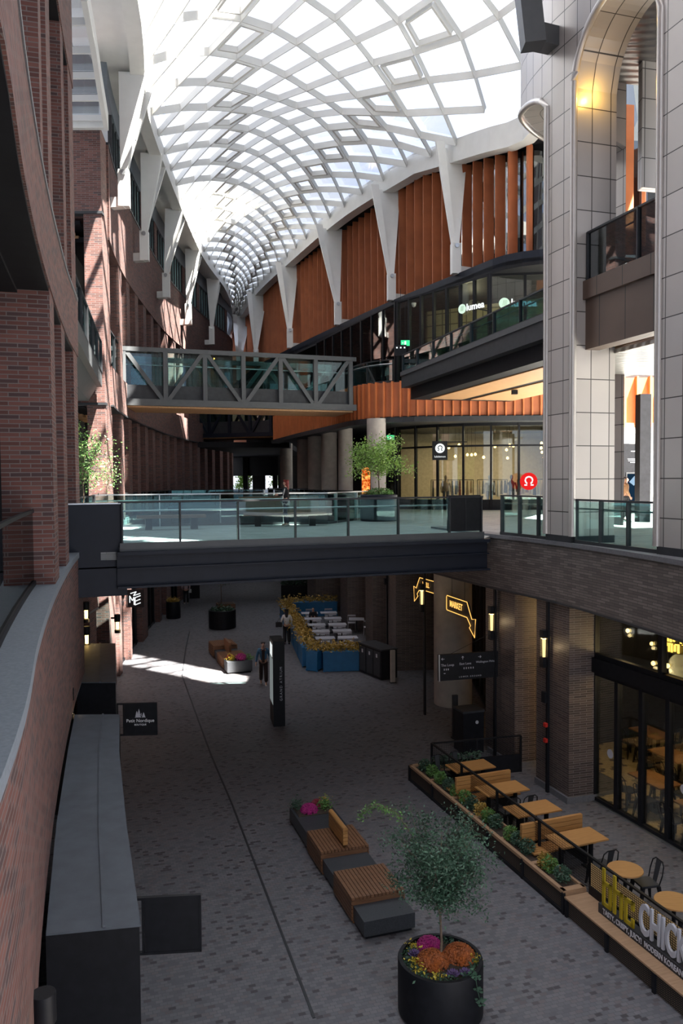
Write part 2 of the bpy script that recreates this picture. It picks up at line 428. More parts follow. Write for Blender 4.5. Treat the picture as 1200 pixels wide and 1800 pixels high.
# plan curves (metres; the camera stands at 0,0 and looks along +Y)
NL = smooth_curve([(-1.35, 2.4), (-2.2, 5.33), (-3.03, 7.78), (-3.8, 10.2), (-4.6, 12.9), (-5.6, 16.5), (-6.27, 19.2)], 0.5)
LL = smooth_curve([(-1.35, 2.4), (-2.2, 5.33), (-3.03, 7.78), (-3.8, 10.2), (-4.6, 12.9), (-5.6, 16.5), (-6.5, 19.2), (-7.9, 23.5), (-8.9, 27.6), (-9.05, 31), (-9.2, 32.8), (-9.92, 39.1), (-10.48, 46.3), (-10.9, 56), (-10.7, 66), (-10.2, 76)], 0.6)
FL = smooth_curve([(-8.75, 30.6), (-9.3, 33.5), (-9.9, 37.9), (-10.45, 44), (-10.85, 50), (-10.9, 57), (-10.5, 65), (-9.95, 71), (-10.2, 76), (-12, 86)], 0.7)
RL = smooth_curve([(-3.2, 4), (-4.4, 12), (-5.6, 20), (-6.75, 27.95), (-8.0, 33.8), (-8.5, 38), (-9.15, 47.2), (-9.6, 57), (-9.4, 66), (-9.9, 73), (-11.5, 82), (-13.5, 90)], 0.8)
RR = smooth_curve([(6.2, 4), (6.0, 12), (5.7, 20), (5.6, 25.2), (6.6, 29.8), (7.9, 33.6), (6.5, 35.8), (4.9, 39.3), (3.65, 41.8), (0.13, 48.4), (-4, 59), (-7, 67.5), (-9.3, 76), (-11.4, 84), (-13, 90)], 0.8)
R4 = smooth_curve([(16, 33.6), (11, 33.4), (8.52, 33.7), (7.1, 34.5), (6.38, 35.7), (5.41, 37.7), (3.07, 42.4), (0.08, 49.2), (-3.63, 58.1), (-7, 67), (-9.6, 76), (-12.5, 86)], 0.7)
R3 = smooth_curve([(16, 38.4), (5, 38.4), (3.2, 38.7), (1.6, 39.5), (0.6, 41.2), (-0.6, 45), (-2.5, 51), (-4.2, 57), (-6.6, 65), (-9, 75)], 0.5)
def zR(y): return 24.0 - 1.4 * max(0.0, min(1.0, (41.5 - y) / 6.5))
CR = smooth_curve([(3.0, 26.4), (3.5, 24.8), (4.05, 23.1), (5.2, 20.15), (5.5, 19.2), (6.05, 16.9), (6.42, 14.8), (6.7, 12.5), (6.8, 9), (6.7, 5)], 0.4)

# ---------------- floors
fl = MB()
P = [(-30, -6), (30, -6), (30, 100), (-30, 100)]
th = math.radians(18)
def fuv(p): return (p[0] * math.cos(th) + p[1] * math.sin(th), -p[0] * math.sin(th) + p[1] * math.cos(th))
fl.face([(x, y, 0) for x, y in P], [fuv(p) for p in P])
fl.face([(x, y, -0.3) for x, y in P[::-1]])
struct(fl, 'floor', 'paver')
# drain slot along the lane
mb = MB(); pts = [G(1100 / 2, 1790), G(552, 1790), G(407, 1412), G(372, 1330), G(347, 1262), G(320, 1188), G(326, 1140), G(333, 1110)]
for a, b in zip(pts[1:], pts[2:]): mb.bar((a.x, a.y, 0.004), (b.x, b.y, 0.004), 0.045, 0.012)
struct(mb, 'trim_1', 'charcoal')

def fpoly(pts, z0, z1, m, name, bm=None):
    mb = MB().prism(pts, z0, z1)
    for i, f in enumerate(mb.f):
        mb.uv[i] = [fuv(mb.v[k]) if len(f) > 4 or abs(mb.v[f[0]][2] - mb.v[f[2]][2]) < 1e-6 else (mb.v[k][0] + mb.v[k][1], mb.v[k][2]) for k in f]
    return struct(mb, name, m)
# bridge deck of the upper lane (level 2)
B0, B1 = (-5.12, 18.25), (3.82, 21.5)              # front edge of the near bridge
deck_bridge = [(-8.6, 18.1), (-6.6, 17.95), B0, B1, (4.25, 22.7), (3.4, 27), (1.6, 33), (1.5, 34.5), (-0.4, 29.6), (-4.5, 29.4), (-8.9, 28.3)]
fpoly(deck_bridge, 6.22, DECK, 'paver_light', 'floor')
# right upper lane
rr = [(p[0] + .35, p[1]) for p in cut(CR, 21.0, 5)][::-1]
deck_r = rr + [(3.9, 24), (1.6, 33), (1.6, 36.4), (-0.8, 43), (-3, 51), (-5.5, 60), (-9, 76), (30, 76), (30, 5)]
fpoly(deck_r, 6.12, DECK - 0.004, 'paver_light', 'floor')
# left upper walk behind the near facade and behind the far facade
nli = offset(NL, 0.35)
fpoly([(p[0], p[1]) for p in nli] + [(-14, 19.2), (-14, 2.4)], 6.05, 6.36, 'charcoal', 'floor')
fpoly([(-8.86, 29.7)] + [(p[0] - .05, p[1]) for p in cut(FL, 31, 76)] + [(-20, 76), (-20, 29.7)], 6.05, DECK - 0.008, 'paver_light', 'floor')
fpoly([(-6.6, 19.25), (-8.6, 29.6), (-20, 29.6), (-20, 19.25)], 6.1, DECK - 0.012, 'paver_light', 'floor')

# ---------------- near left facade: brick spandrels, copings, piers
def band(curve, z0, z1, m, t=0.42, name='wall_left', side=1):
    return struct(MB().wall(curve, z0, z1, t, side), name, m)
band(NL, 3.4, 6.3, 'brick_red')
struct(MB().wall(offset(NL, -0.03), 6.3, 6.42, 0.42), 'trim_2', 'stone')
struct(MB().wall(offset(NL, 0.02), 3.3, 3.4, 0.38), 'trim_2', 'stone_dark')
band(NL, 11.0, 12.32, 'brick_red', 0.5)
struct(MB().wall(offset(NL, -0.02), 12.32, 12.4, 0.5), 'trim_3', 'stone_dark')
band(NL, 17.3, 21.5, 'brick_red', 0.5)
for z in (10.95, 17.25): struct(MB().wall(offset(NL, 0.03), z, z + .05, 0.6), 'ceiling', 'soffit_black')
# slabs behind the spandrels
for z0, z1, nm in ((10.9, 11.05, 'ceiling'), (12.0, 12.2, 'floor'), (17.2, 17.4, 'ceiling')):
    fpoly([(p[0], p[1]) for p in offset(NL, 0.48)] + [(-14, 19.2), (-14, 2.4)], z0, z1, 'soffit_black', nm)
# dark shop wall well inside
nlb = offset(NL, 1.9)
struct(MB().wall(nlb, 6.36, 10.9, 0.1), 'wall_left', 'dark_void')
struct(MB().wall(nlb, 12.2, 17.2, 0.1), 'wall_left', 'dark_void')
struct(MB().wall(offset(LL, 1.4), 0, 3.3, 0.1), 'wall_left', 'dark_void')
def pier(curve, yc, ln, dep, z0, z1, m, inset=0.0, side=1, name='wall_left'):
    s = len_at_y(curve, yc); (x, y), h = at_len(curve, s)
    n = Vector((-math.sin(h), math.cos(h))) * side; t = Vector((math.cos(h), math.sin(h)))
    a = Vector((x, y)) + n * inset
    poly = [a - t * ln / 2, a + t * ln / 2, a + t * ln / 2 + n * dep, a - t * ln / 2 + n * dep]
    return struct(MB().prism([(p.x, p.y) for p in poly], z0, z1), name, m)
for yc, ln in ((12.85, 0.95), (15.5, 0.95), (18.55, 1.0)):
    pier(NL, yc, ln, 0.75, 6.42, 11.0, 'brick_red', 0.02)
for yc, ln in ((11.5, 0.5), (13.2, 0.9), (16.7, 0.7), (18.6, 1.1)):
    pier(NL, yc, ln, 0.75, 12.4, 17.3, 'brick_red', 0.02)
# end wall of the near block (faces up the lane, blocks the view behind it)
struct(MB().prism([(-6.5, 18.9), (-6.5, 19.2), (-14, 19.2), (-14, 18.9)], 0, 21.5), 'wall_left', 'dark_void')
struct(MB().prism([(-14, 2.4), (-1.6, 2.4), (-1.6, 2.1), (-14, 2.1)], 0, 21.5), 'wall_left', 'brick_red')
# steel infill between the first two piers
pier(NL, 14.25, 1.6, 0.12, 6.42, 11.0, 'navy', 0.25)
# glass balustrade behind the coping
for z in (6.42, 12.4):
    bal = offset(NL, 0.33)
    w1 = struct(MB().wall(cut(bal, 5.2, 12.3), z + 0.02, z + 1.12, 0.02), 'window_1', 'glass_dark')
    struct(MB().wall(cut(offset(NL, 0.30), 5.2, 12.3), z, z + 0.07, 0.07), 'trim_4', 'black', w1)
    struct(MB().wall(cut(offset(NL, 0.31), 5.2, 12.3), z + 1.12, z + 1.17, 0.05), 'trim_4', 'black', w1)

# ---------------- lower left: brick above the shopfronts, kiosks stand in front of it
LLn = cut(LL, 19.0, 29.4)
band(LLn, 3.4, 6.1, 'brick_red')
struct(MB().wall(offset(LLn, 0.02), 3.3, 3.4, 0.38), 'trim_2', 'stone_dark')
LLf = cut(LL, 31.2, 76)
band(LLf, 3.6, 6.1, 'brick_red')
for yc, ln in ((19.9, 0.7), (24.6, 0.8), (28.6, 0.9), (32.9, 0.7), (35.9, 0.5), (40.4, 1.6), (45.6, 0.7), (48.6, 1.6), (54, 1.5), (60, 1.5), (67, 1.5)):
    pier(LL, yc, ln, 0.8, 0, 3.6 if yc > 30 else 3.3, 'brick_red', 0.0)
# shopfront glazing with dark mullions under the brick
def shopfront(curve, y0, y1, z0, z1, step, gm='glass_dark', m='black', inset=0.3, side=1, name='window_2', transom=None):
    c = offset(cut(curve, y0, y1), inset * side)
    o = struct(MB().wall(c, z0, z1, 0.02, side), name, gm)
    mb = MB(); L = curve_len(c); k = 0
    while k * step <= L + 0.01:
        (x, y), h = at_len(c, min(k * step, L)); mb.box((x, y, (z0 + z1) / 2), (0.07, 0.14, z1 - z0), h); k += 1
    for z in (z0 + 0.06, z1 - 0.05) + ((transom,) if transom else ()):
        mb.wall(offset(c, -0.04 * side), z - 0.06, z + 0.06, 0.1, side)
    struct(mb, 'window_frame', m, o)
    return o
shopfront(LL, 31.3, 40, 0, 3.6, 1.1, transom=2.6)
shopfront(LL, 41.2, 75, 0, 3.6, 1.2, transom=2.6)
shopfront(LL, 20, 29, 0, 3.3, 1.1, transom=2.6)

# ---------------- sunlit brick tower at the left end of the truss bridge
TF = 29.6
struct(MB().prism([(-8.72, TF), (-8.95, 31.3), (-9.38, 31.3), (-9.38, TF)], 0, 21.0), 'wall_left', 'brick_red')
struct(MB().prism([(-9.38, TF), (-9.38, 31.2), (-14, 31.2), (-14, TF)], 17.9, 21.0), 'wall_left', 'brick_red')
struct(MB().prism([(-9.38, TF + .01), (-9.38, 31.0), (-14, 31.0), (-14, TF + .01)], 10.9, 12.2), 'wall_left', 'brick_red')
struct(MB().prism([(-8.68, TF - 0.04), (-8.7, TF + 0.3), (-14, TF + 0.3), (-14, TF - 0.04)], 17.84, 17.93), 'trim_5', 'charcoal')
struct(MB().prism([(-8.68, TF - 0.04), (-8.7, TF + 0.3), (-14, TF + 0.3), (-14, TF - 0.04)], 10.86, 10.95), 'trim_5', 'charcoal')
# slatted timber ceiling inside the openings
for z in (17.4, 10.6):
    mb = MB()
    for k in range(8): mb.box((-12.2, 30.5 + k * 0.5, z), (4.4, 0.16, 0.10))
    struct(mb, 'ceiling', 'wood_soffit')
    fpoly([(-9.7, 30.2), (-10.2, 34), (-11, 45), (-20, 45), (-20, 30.2)], z + 0.25, z + 0.4, 'soffit_black', 'ceiling')
struct(MB().prism([(-13.9, 34.0), (-13.9, 34.3), (-9.8, 34.3), (-9.8, 34.0)], 6.4, 10.6), 'wall_left', 'dark_void')
# dark box and glazed building over the tower
struct(MB().prism([(-9.35, 29.9), (-9.3, 31.5), (-10.0, 31.6), (-10.0, 29.9)], 21.0, 25.2), 'wall_left', 'navy')
# outside building seen over the canopy
mb = MB().prism([(-26, 60), (-16, 60), (-16, 75), (-26, 75)], 0, 70)
struct(mb, 'wall_back', brick_mat('pale_curtain_wall', [(0, (0.55, 0.62, 0.78)), (1, (0.72, 0.78, 0.92))], (0.16, 0.25, 0.5), 3.0, 3.2, ms=0.35, rough=0.3, offset=0.0, bump=0))
# white steel canopy frame between the near block and the tower
cpa = [D(148, 30, 21.7), D(163, 100, 23.9), D(176, 180, 26.8), D(187, 243, 29.5)]
c_in = [Vector((p.x, p.y, 21.1)) for p in cpa]
mb = MB()
for a, b in zip(c_in, c_in[1:]): mb.bar(a, b, 0.16, 0.62)
mb.bar(c_in[-1], c_in[-1] + Vector((-4, 0, 0)), 0.2, 0.5)
for k in range(6):
    a = c_in[0].lerp(c_in[-1], k / 5.2); mb.bar(a, a + Vector((-4, 0, 0)), 0.08, 0.2)
cn = struct(mb, 'ceiling', 'white')
mb = MB(); q = [c_in[0], c_in[-1], c_in[-1] + Vector((-4, 0, 0)), c_in[0] + Vector((-4, 0, 0))]
mb.hexa([p + Vector((0, 0, .1)) for p in q], [p + Vector((0, 0, .13)) for p in q])
struct(mb, 'glass_pane', 'glass_roof', cn)
# level 3 gallery between near block and tower: steel edge, glass rail
mb = MB(); a, b = Vector((-6.35, 19.3, 0)), Vector((-8.75, 29.4, 0))
mb.hexa([a + Vector((0, 0, 11.5)), b + Vector((0, 0, 11.5)), b + Vector((-5, 0, 11.5)), a + Vector((-5, 0, 11.5))], [a + Vector((0, 0, 12.0)), b + Vector((0, 0, 12.0)), b + Vector((-5, 0, 12.0)), a + Vector((-5, 0, 12.0))])
mb.hexa([a + Vector((-.5, 0, 11.0)), b + Vector((-.5, 0, 11.0)), b + Vector((-5, 0, 11.0)), a + Vector((-5, 0, 11.0))], [a + Vector((-.2, 0, 11.5)), b + Vector((-.2, 0, 11.5)), b + Vector((-5, 0, 11.5)), a + Vector((-5, 0, 11.5))])
struct(mb, 'floor', 'steel_grey')
def gdir(a, b): return (Vector(b) - Vector(a)).normalized()

# ---------------- far left facade
FLf = cut(FL, 31.0, 86)
band(FLf, 11.0, 12.5, 'brick_red', 0.5)
band(FLf, 17.3, 20.9, 'brick_red', 0.5)
band(FLf, 23.0, 24.0, 'stone', 0.3)
struct(MB().wall(offset(FLf, -0.03), 20.9, 21.0, 0.5), 'trim_6', 'charcoal')
struct(MB().wall(offset(FLf, -0.03), 10.93, 11.0, 0.5), 'trim_6', 'charcoal')
for k in range(16):
    y = 35.0 + k * 2.55
    pier(FL, y, 0.95, 1.1, DECK, 11.0, 'brick_red', 0.03)
    pier(FL, y, 0.95, 1.1, 12.5, 17.3, 'brick_red', 0.03)
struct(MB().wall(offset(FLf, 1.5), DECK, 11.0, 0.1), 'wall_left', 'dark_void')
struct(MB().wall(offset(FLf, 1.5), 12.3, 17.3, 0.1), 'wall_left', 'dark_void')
fl2 = offset(FLf, 0.45)
for z0, z1, nm in ((10.9, 11.05, 'ceiling'), (12.1, 12.3, 'floor'), (17.2, 17.4, 'ceiling')):
    fpoly([(p[0], p[1]) for p in fl2] + [(-20, 86), (-20, 45) if nm == 'ceiling' and z0 < 11 else (-20, 31.2)], z0, z1, 'soffit_black', nm)
# teal clerestory windows
for k in range(8):
    y0 = 33.2 + k * 4.7; y1 = y0 + 3.9
    c = offset(cut(FL, y0, y1), 0.12)
    wdw = struct(MB().wall(c, 21.0, 23.0, 0.03), 'window_3', mat('clerestory_glass', (0.42, 0.66, 0.66), 0.12, 0.35, var=0.2, scale=0.8) if k == 0 else bpy.data.materials['clerestory_glass'])
    mb = MB(); L = curve_len(c)
    for j in range(6):
        (x, y), h = at_len(c, L * j / 5); mb.box((x, y, 22.0), (0.07, 0.16, 2.0), h)
    mb.wall(offset(c, -0.03), 22.93, 23.0, 0.12)
    struct(mb, 'window_frame', 'charcoal', wdw)
    pier(FL, y1 + 0.4, 0.8, 0.3, 21.0, 23.0, 'brick_red', 0.0)
# near-left clerestory strip beside the tower
# ---------------- roof edge beams and soffits
struct(MB().wall(RL, 23.75, 24.6, 0.55, 1), 'trim_7', 'white')
RLs = offset(RL, 0.5)
mb = MB()
n = 60
for k in range(n):
    s0, s1 = k / n, (k + 1) / n
    a0, a1 = [at_len(RLs, curve_len(RLs) * s)[0] for s in (s0, s1)]
    b0, b1 = (a0[0] - 2.2, a0[1] + .6), (a1[0] - 2.2, a1[1] + .6)
    if a0[1] < 19: continue
    mb.hexa([(*a0, 24.0), (*a1, 24.0), (*b1, 24.0), (*b0, 24.0)], [(*a0, 24.3), (*a1, 24.3), (*b1, 24.3), (*b0, 24.3)])
struct(mb, 'ceiling', 'white')
struct(MB().wall([p for p in RR if p[1] > 31.5], lambda p: zR(p[1]) - .3, lambda p: zR(p[1]) + .75, 0.6, -1), 'trim_7', 'white')
RRs = offset(RR, -0.55); R4i = offset(R4, 1.2)
mb = MB()
for k in range(n):
    s0, s1 = k / n, (k + 1) / n
    a0, a1 = [at_len(RRs, curve_len(RRs) * s)[0] for s in (s0, s1)]
    if a0[1] < 30: continue
    b0, b1 = (a0[0] + 3.2, a0[1] + 1.2), (a1[0] + 3.2, a1[1] + 1.2)
    za, zb = zR(a0[1]) - .1, zR(a1[1]) - .1
    mb.hexa([(*a0, za), (*a1, zb), (*b1, zb), (*b0, za)], [(*a0, za + .3), (*a1, zb + .3), (*b1, zb + .3), (*b0, za + .3)])
struct(mb, 'ceiling', 'soffit_black')

# ---------------- glass gridshell roof
NN = 12; HH = 2.3; DY = 2.1
def roof_pt(i, k):
    """node i across, half-step k along"""
    y = 4.5 + k * DY / 2
    # left / right edge at comparable stations
    fr = (y - 4.5) / 85.0
    sl = len_at_y(RL, min(y, 89.5)); a = at_len(RL, sl)[0]
    b = roof_right(y)
    s = i / NN
    z = 24.55 * (1 - s) + (zR(b[1]) + .55) * s + HH * 4 * s * (1 - s) * min(1.0, max(0.25, math.hypot(b[0] - a[0], b[1] - a[1]) / 13.0))
    yy = a[1] + (b[1] - a[1]) * s
    z += 9.5 * max(0.0, min(1.0, (38.5 - yy) / 13.0)) ** 1.3 * s ** 0.9      # the shell sweeps up towards the near right
    return Vector((a[0] + (b[0] - a[0]) * s, yy, z))
RRm = [p for p in RR]
def roof_right(y):
    # stations slide along the right edge so the strips stay roughly square to the hall
    tbl = [(4.5, 0.0), (28, 0.285)]
    Lr = curve_len(RR)
    s_of = lambda yy: len_at_y(RR, yy)
    if y < 28: s = s_of(y)
    else:
        s28 = s_of(28.0); f = (y - 28.0) / (89.5 - 28.0); s = s28 + (Lr - s28) * f
    return at_len(RR, s)[0]
KK = int(85 / (DY / 2))
grid = MB(); gl = MB(); vent = MB()
pt = {}
for k in range(KK + 1):
    for i in range(NN + 1):
        if (i + k) % 2 == 0: pt[(i, k)] = roof_pt(i, k)
def rnorm(i):
    return Vector((-HH * 4 * (1 - 2 * i / NN) / 13.5, 0, 1)).normalized()
def rbar(a, b, i, h=0.32, w=0.045):
    nn = Vector((0, 0, 1)); grid.bar(a - nn * (h / 2), b - nn * (h / 2), w, h, up=tuple(nn))
for (i, k), p in pt.items():
    for di in (1, -1):
        q = pt.get((i + di, k + 1))
        if q is not None: rbar(p, q, i + di / 2)
    c = [pt.get((i, k)), pt.get((i + 1, k + 1)), pt.get((i, k + 2)), pt.get((i - 1, k + 1))]
    if all(x is not None for x in c):
        up = Vector((0, 0, 0.05)); gl.face([x + up for x in c])
        if i in (3, 9) and k > 6 and k % 2 == i % 2:
            cc = sum(c, Vector()) / 4; inn = [x.lerp(cc, 0.28) for x in c]
            for a, b in zip(inn, inn[1:] + inn[:1]): vent.bar(a - Vector((0, 0, .12)), b - Vector((0, 0, .12)), 0.1, 0.26)
    elif i in (0, NN):
        c = [x for x in c if x is not None]
        if len(c) == 3: gl.face([x + Vector((0, 0, 0.05)) for x in c])
roof = struct(grid, 'ceiling', 'white')
struct(gl, 'glass_pane', 'glass_roof', roof)
struct(vent, 'vent_frame', 'white', roof)

# ---------------- right side, lower lane: brick parapet band, piers, glazing
CRb = cut(CR, 5, 26.4)
if CRb[0][1] < CRb[-1][1]: CRb = CRb[::-1]          # runs from far to near
struct(MB().wall(CRb, 4.95, 6.36, 0.45, 1), 'wall_right', 'brick_band')
struct(MB().wall(offset(CRb, -0.04), 6.36, 6.46, 0.5, 1), 'trim_8', 'stone_dark')
struct(MB().wall(offset(CRb, -0.01), 4.90, 4.95, 0.46, 1), 'trim_8', 'charcoal')
fpoly([(p[0] + .3, p[1]) for p in CRb] + [(16, 5), (16, 36), (2.2, 36)], 4.85, 4.95, 'soffit_black', 'ceiling')
def bpier(pts, z0, z1, m='brick_dark'):
    return struct(MB().prism(pts, z0, z1), 'wall_right', m)
E1 = Vector((math.cos(math.radians(16)), math.sin(math.radians(16))))
def quad(a, b, w): 
    a = Vector(a); b = Vector(b); return [tuple(a), tuple(b), tuple(b + E1 * w), tuple(a + E1 * w)]
bpier(quad((5.55, 19.35), (5.08, 20.7), 0.85), 0, 4.9)
bpier(quad((4.74, 21.75), (4.22, 23.3), 0.85), 0, 4.9)
for a in ((5.53, 19.33), (4.72, 21.73)):
    b = (a[0] - 0.49, a[1] + 1.39)
    struct(MB().prism(quad((a[0] - .03, a[1] - .03), b, 0.9), 0, 0.16), 'trim_9', 'stone_dark')
# restaurant glazing running towards the camera
g0, g1 = Vector((6.28, 19.6)), Vector((8.1, 14.6))
gd = (g1 - g0).normalized(); g2 = g0 + gd * 16
def glazed(a, b, z0, z1, n, name, gm, fm, doors=True, fw=0.12):
    a = Vector(a); b = Vector(b); d = (b - a); nrm = Vector((-d.y, d.x)).normalized() * 0.015
    o = struct(MB().prism([tuple(a + nrm), tuple(b + nrm), tuple(b - nrm), tuple(a - nrm)], z0, z1), name, gm)
    mb = MB(); h = math.atan2(d.y, d.x)
    for k in range(n + 1):
        p = a.lerp(b, k / n); mb.box((p.x, p.y, (z0 + z1) / 2), (fw, 0.14, z1 - z0), h)
    for z in (z0 + 0.05, z1 - 0.05):
        mb.bar((a.x, a.y, z), (b.x, b.y, z), 0.13, 0.1)
    struct(mb, 'window_frame', fm, o); return o
glazed(g0, g2, 0.0, 3.25, 19, 'window_4', 'glass_shop', 'black')
glazed(g0, g2, 3.6, 4.9, 7, 'window_4', 'glass_shop', 'black')
mb = MB(); mb.bar((g0.x, g0.y, 3.42), (g2.x, g2.y, 3.42), 0.3, 0.36)
struct(mb, 'trim_10', 'black')
mb = MB(); mb.bar((g0.x - .1, g0.y, 0.01), (g2.x - .1, g2.y, 0.01), 0.05, 0.03); struct(mb, 'trim_10', 'rail')
# restaurant shell
nr = Vector((-gd.y, gd.x))
R0 = g0 + nr * 0.1; 
def rp(u, v): p = g0 + gd * u + nr * v; return (p.x, p.y)
mb = MB().prism([rp(-.1, 0.02), rp(16, 0.02), rp(16, 9), rp(-3.4, 9), rp(-3.4, 1.3), rp(-.1, 1.3)], 0.0, 0.012)
struct(mb, 'floor', brick_mat('patterned_shop_tiles', [(0.0, (0.60, 0.46, 0.25)), (0.8, (0.66, 0.52, 0.30)), (0.86, (0.08, 0.06, 0.05))], (0.4, 0.32, 0.2), 0.14, 0.14, rough=0.5))
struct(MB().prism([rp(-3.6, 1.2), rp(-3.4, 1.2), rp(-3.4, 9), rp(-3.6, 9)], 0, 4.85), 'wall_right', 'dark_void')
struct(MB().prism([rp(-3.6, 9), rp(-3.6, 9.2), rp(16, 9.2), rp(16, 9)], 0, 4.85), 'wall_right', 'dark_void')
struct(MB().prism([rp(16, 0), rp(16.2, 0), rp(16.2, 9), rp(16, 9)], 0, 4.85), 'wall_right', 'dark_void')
# market storefront beyond the second pier
glazed((4.95, 22.9), (5.2, 31.5), 0, 4.9, 7, 'window_5', 'glass_shop', 'black')
struct(MB().prism([(5.1, 31.5), (5.1, 31.7), (12, 31.7), (12, 31.5)], 0, 4.85), 'wall_right', 'dark_void')
struct(MB().prism([(9.4, 24.6), (9.6, 24.6), (9.6, 31.5), (9.4, 31.5)], 0, 4.85), 'wall_right', 'wood_tan')
# piers past the round column
bpier([(2.25, 33.2), (4.5, 33.4), (4.5, 35.6), (1.95, 35.3)], 0, 6.1)
bpier([(1.45, 37.6), (2.6, 37.7), (2.4, 39.2), (1.15, 39.1)], 0, 6.1)
bpier([(0.3, 42.5), (3.2, 42.7), (3.0, 44.4), (-0.1, 44.3)], 0, 6.1)
bpier([(-1.6, 48.5), (4, 48.7), (4, 50.4), (-2.2, 50.3)], 0, 6.1)
glazed((1.9, 44.5), (-1.2, 60), 0, 5.2, 8, 'window_6', 'glass_dark', 'black')
glazed((3.3, 35.5), (2.9, 42.6), 0, 6.1, 5, 'window_6', 'glass_shop', 'black')
struct(MB().prism([(6.5, 35), (6.8, 35), (5.5, 60), (5.2, 60)], 0, 6.1), 'wall_right', 'dark_void')

# ---------------- level 3 and 4 galleries on the right
R4 = [p for p in R4 if p[0] < 13.5]
fpoly(R4 + [(-6, 90), (13.5, 90), (13.5, 33.6)], 17.0, 17.32, 'soffit_black', 'ceiling')
struct(MB().wall(R4, 17.15, 17.62, 0.6, -1), 'trim_11', 'navy')
R3 = [p for p in R3 if p[0] < 13.5]
struct(MB().prism([(13.5, 40.5), (13.7, 40.5), (13.7, 90), (13.5, 90)], 11.0, 24.8), 'wall_right', 'dark_void')
fpoly([(p[0] + .1, p[1] + .1) for p in R3] + [(-5, 80), (13.5, 80), (13.5, 38.6)], 11.0, 12.8, 'charcoal', 'floor')
# terracotta fascia fins under the level 3 edge
def fins(curve, z0, z1, step, wdt, thk, ang, m, inset, parent, smax=None, drop=None, name='fin', limit=999):
    L = curve_len(curve); k = 0; s = 0.1; out = []
    while s < (smax or L) and k < limit:
        (x, y), h = at_len(curve, s)
        nx, ny = math.sin(h), -math.cos(h)
        zz = z0(s) if callable(z0) else z0
        out.append(MB().box((x + nx * inset, y + ny * inset, (zz + z1) / 2), (wdt, thk, z1 - zz), h + ang).build(name, m, parent))
        s += step; k += 1
    return out
R3c = [p for p in R3 if p[1] < 60]
fw = struct(MB().wall(offset(R3c, -0.02), 11.1, 12.75, 0.08, 1), 'wall_right', 'terracotta')
for k, f in enumerate(fins(R3c, 10.85, 12.8, 0.42, 0.34, 0.07, PI / 2, 'terracotta_bright', 0.0, fw, limit=98)):
    pass
struct(MB().wall(offset(R3c, 0.25), 10.8, 11.05, 0.6, -1), 'trim_12', 'charcoal')
# upper facade: dark glazing with tall terracotta fins
R4g = offset(R4, -1.0)
s33 = 0
uf = struct(MB().wall(offset(R4g, -0.35), 17.6, lambda p: zR(p[1]) - .1, 0.05, -1), 'wall_right', 'glass_dark')
def s_at(curve, x0):
    s = 0
    for a, b in zip(curve, curve[1:]):
        if (a[0] - x0) * (b[0] - x0) <= 0: return s
        s += math.hypot(b[0] - a[0], b[1] - a[1])
    return s
s_a = s_at(R4g, 7.9)
L = curve_len(R4g); s = s_a; k = 0
while s < L - 1 and k < 99:
    (x, y), h = at_len(R4g, s)
    zt = zR(y - 1) - .15
    MB().box((x, y, (17.7 + zt) / 2), (0.46, 0.10, zt - 17.7), h - 1.80).build('fin', 'terracotta', uf)
    s += 0.86; k += 1
# widely spaced fins on the curved glass corner
for sx in (0.6, 2.2, 3.9, 5.6, 7.2):
    if s_a - sx > 0:
        (x, y), h = at_len(R4g, s_a - sx - 0.9); MB().box((x, y - .1, 19.95), (0.55, 0.14, 4.7), h + 1.1).build('fin', 'terracotta_bright', uf)
struct(MB().wall(offset(R4g, -1.8), 17.6, lambda p: zR(p[1]) - .1, 0.05, -1), 'wall_right', 'dark_void')
# level 3 projecting balcony
A0, A1 = Vector((2.74, 36.1)), Vector((6.01, 23.6)); ad = (A1 - A0).normalized(); A2 = A0 + ad * 22
er = Vector((-ad.y, ad.x))
def bp(u, v): p = A0 + ad * u + er * v; return (p.x, p.y)
fpoly([bp(0, 0), bp(22, 0), bp(22, 5.5), bp(0, 5.5)], 12.15, 12.72, 'charcoal', 'floor')
fpoly([bp(-0.02, -0.05), bp(22, -0.05), bp(22, 0.25), bp(-0.02, 0.25)], 12.68, 12.86, 'steel_grey', 'trim_13')
fpoly([bp(0.25, 0.35), bp(22, 0.35), bp(22, 5.2), bp(0.25, 5.2)], 11.62, 12.15, 'black', 'floor')
for v0, v1 in ((1.0, 2.5), (2.9, 5.0)):
    fpoly([bp(1.0, v0), bp(22, v0), bp(22, v1), bp(1.0, v1)], 11.58, 11.62, 'wood_soffit', 'ceiling')
# ---------------- cream arched pavilion on the parapet
TP = smooth_curve([(7.9, 24.6), (6.1, 23.9), (5.1, 22.6), (4.98, 21.5), (5.2, 20.2), (5.52, 19.2), (6.0, 17.65), (6.45, 16.15), (6.8, 14.9), (7.0, 13.6), (7.1, 12.2), (7.1, 9), (7.0, 5)], 0.12)
LT = curve_len(TP)
sA0 = len_at_y(cut(TP, 24, 5), 20.2) if False else None
def s_of_y(curve, yv):
    s = 0; best = 0
    for a, b in zip(curve, curve[1:]):
        if a[1] >= yv > b[1]: return s + (a[1] - yv) / (a[1] - b[1]) * math.hypot(b[0] - a[0], b[1] - a[1])
        s += math.hypot(b[0] - a[0], b[1] - a[1])
    return s
pA = (s_of_y(TP, 20.2), s_of_y(TP, 19.15)); pB = (s_of_y(TP, 16.2), s_of_y(TP, 15.2)); pC = (s_of_y(TP, 12.2), s_of_y(TP, 11.2))
openings = [(-0.4, pA[0]), (pA[1], pB[0]), (pB[1], pC[0]), (pC[1], pC[1] + 3)]
ZS = 17.15; ZT = 23.2
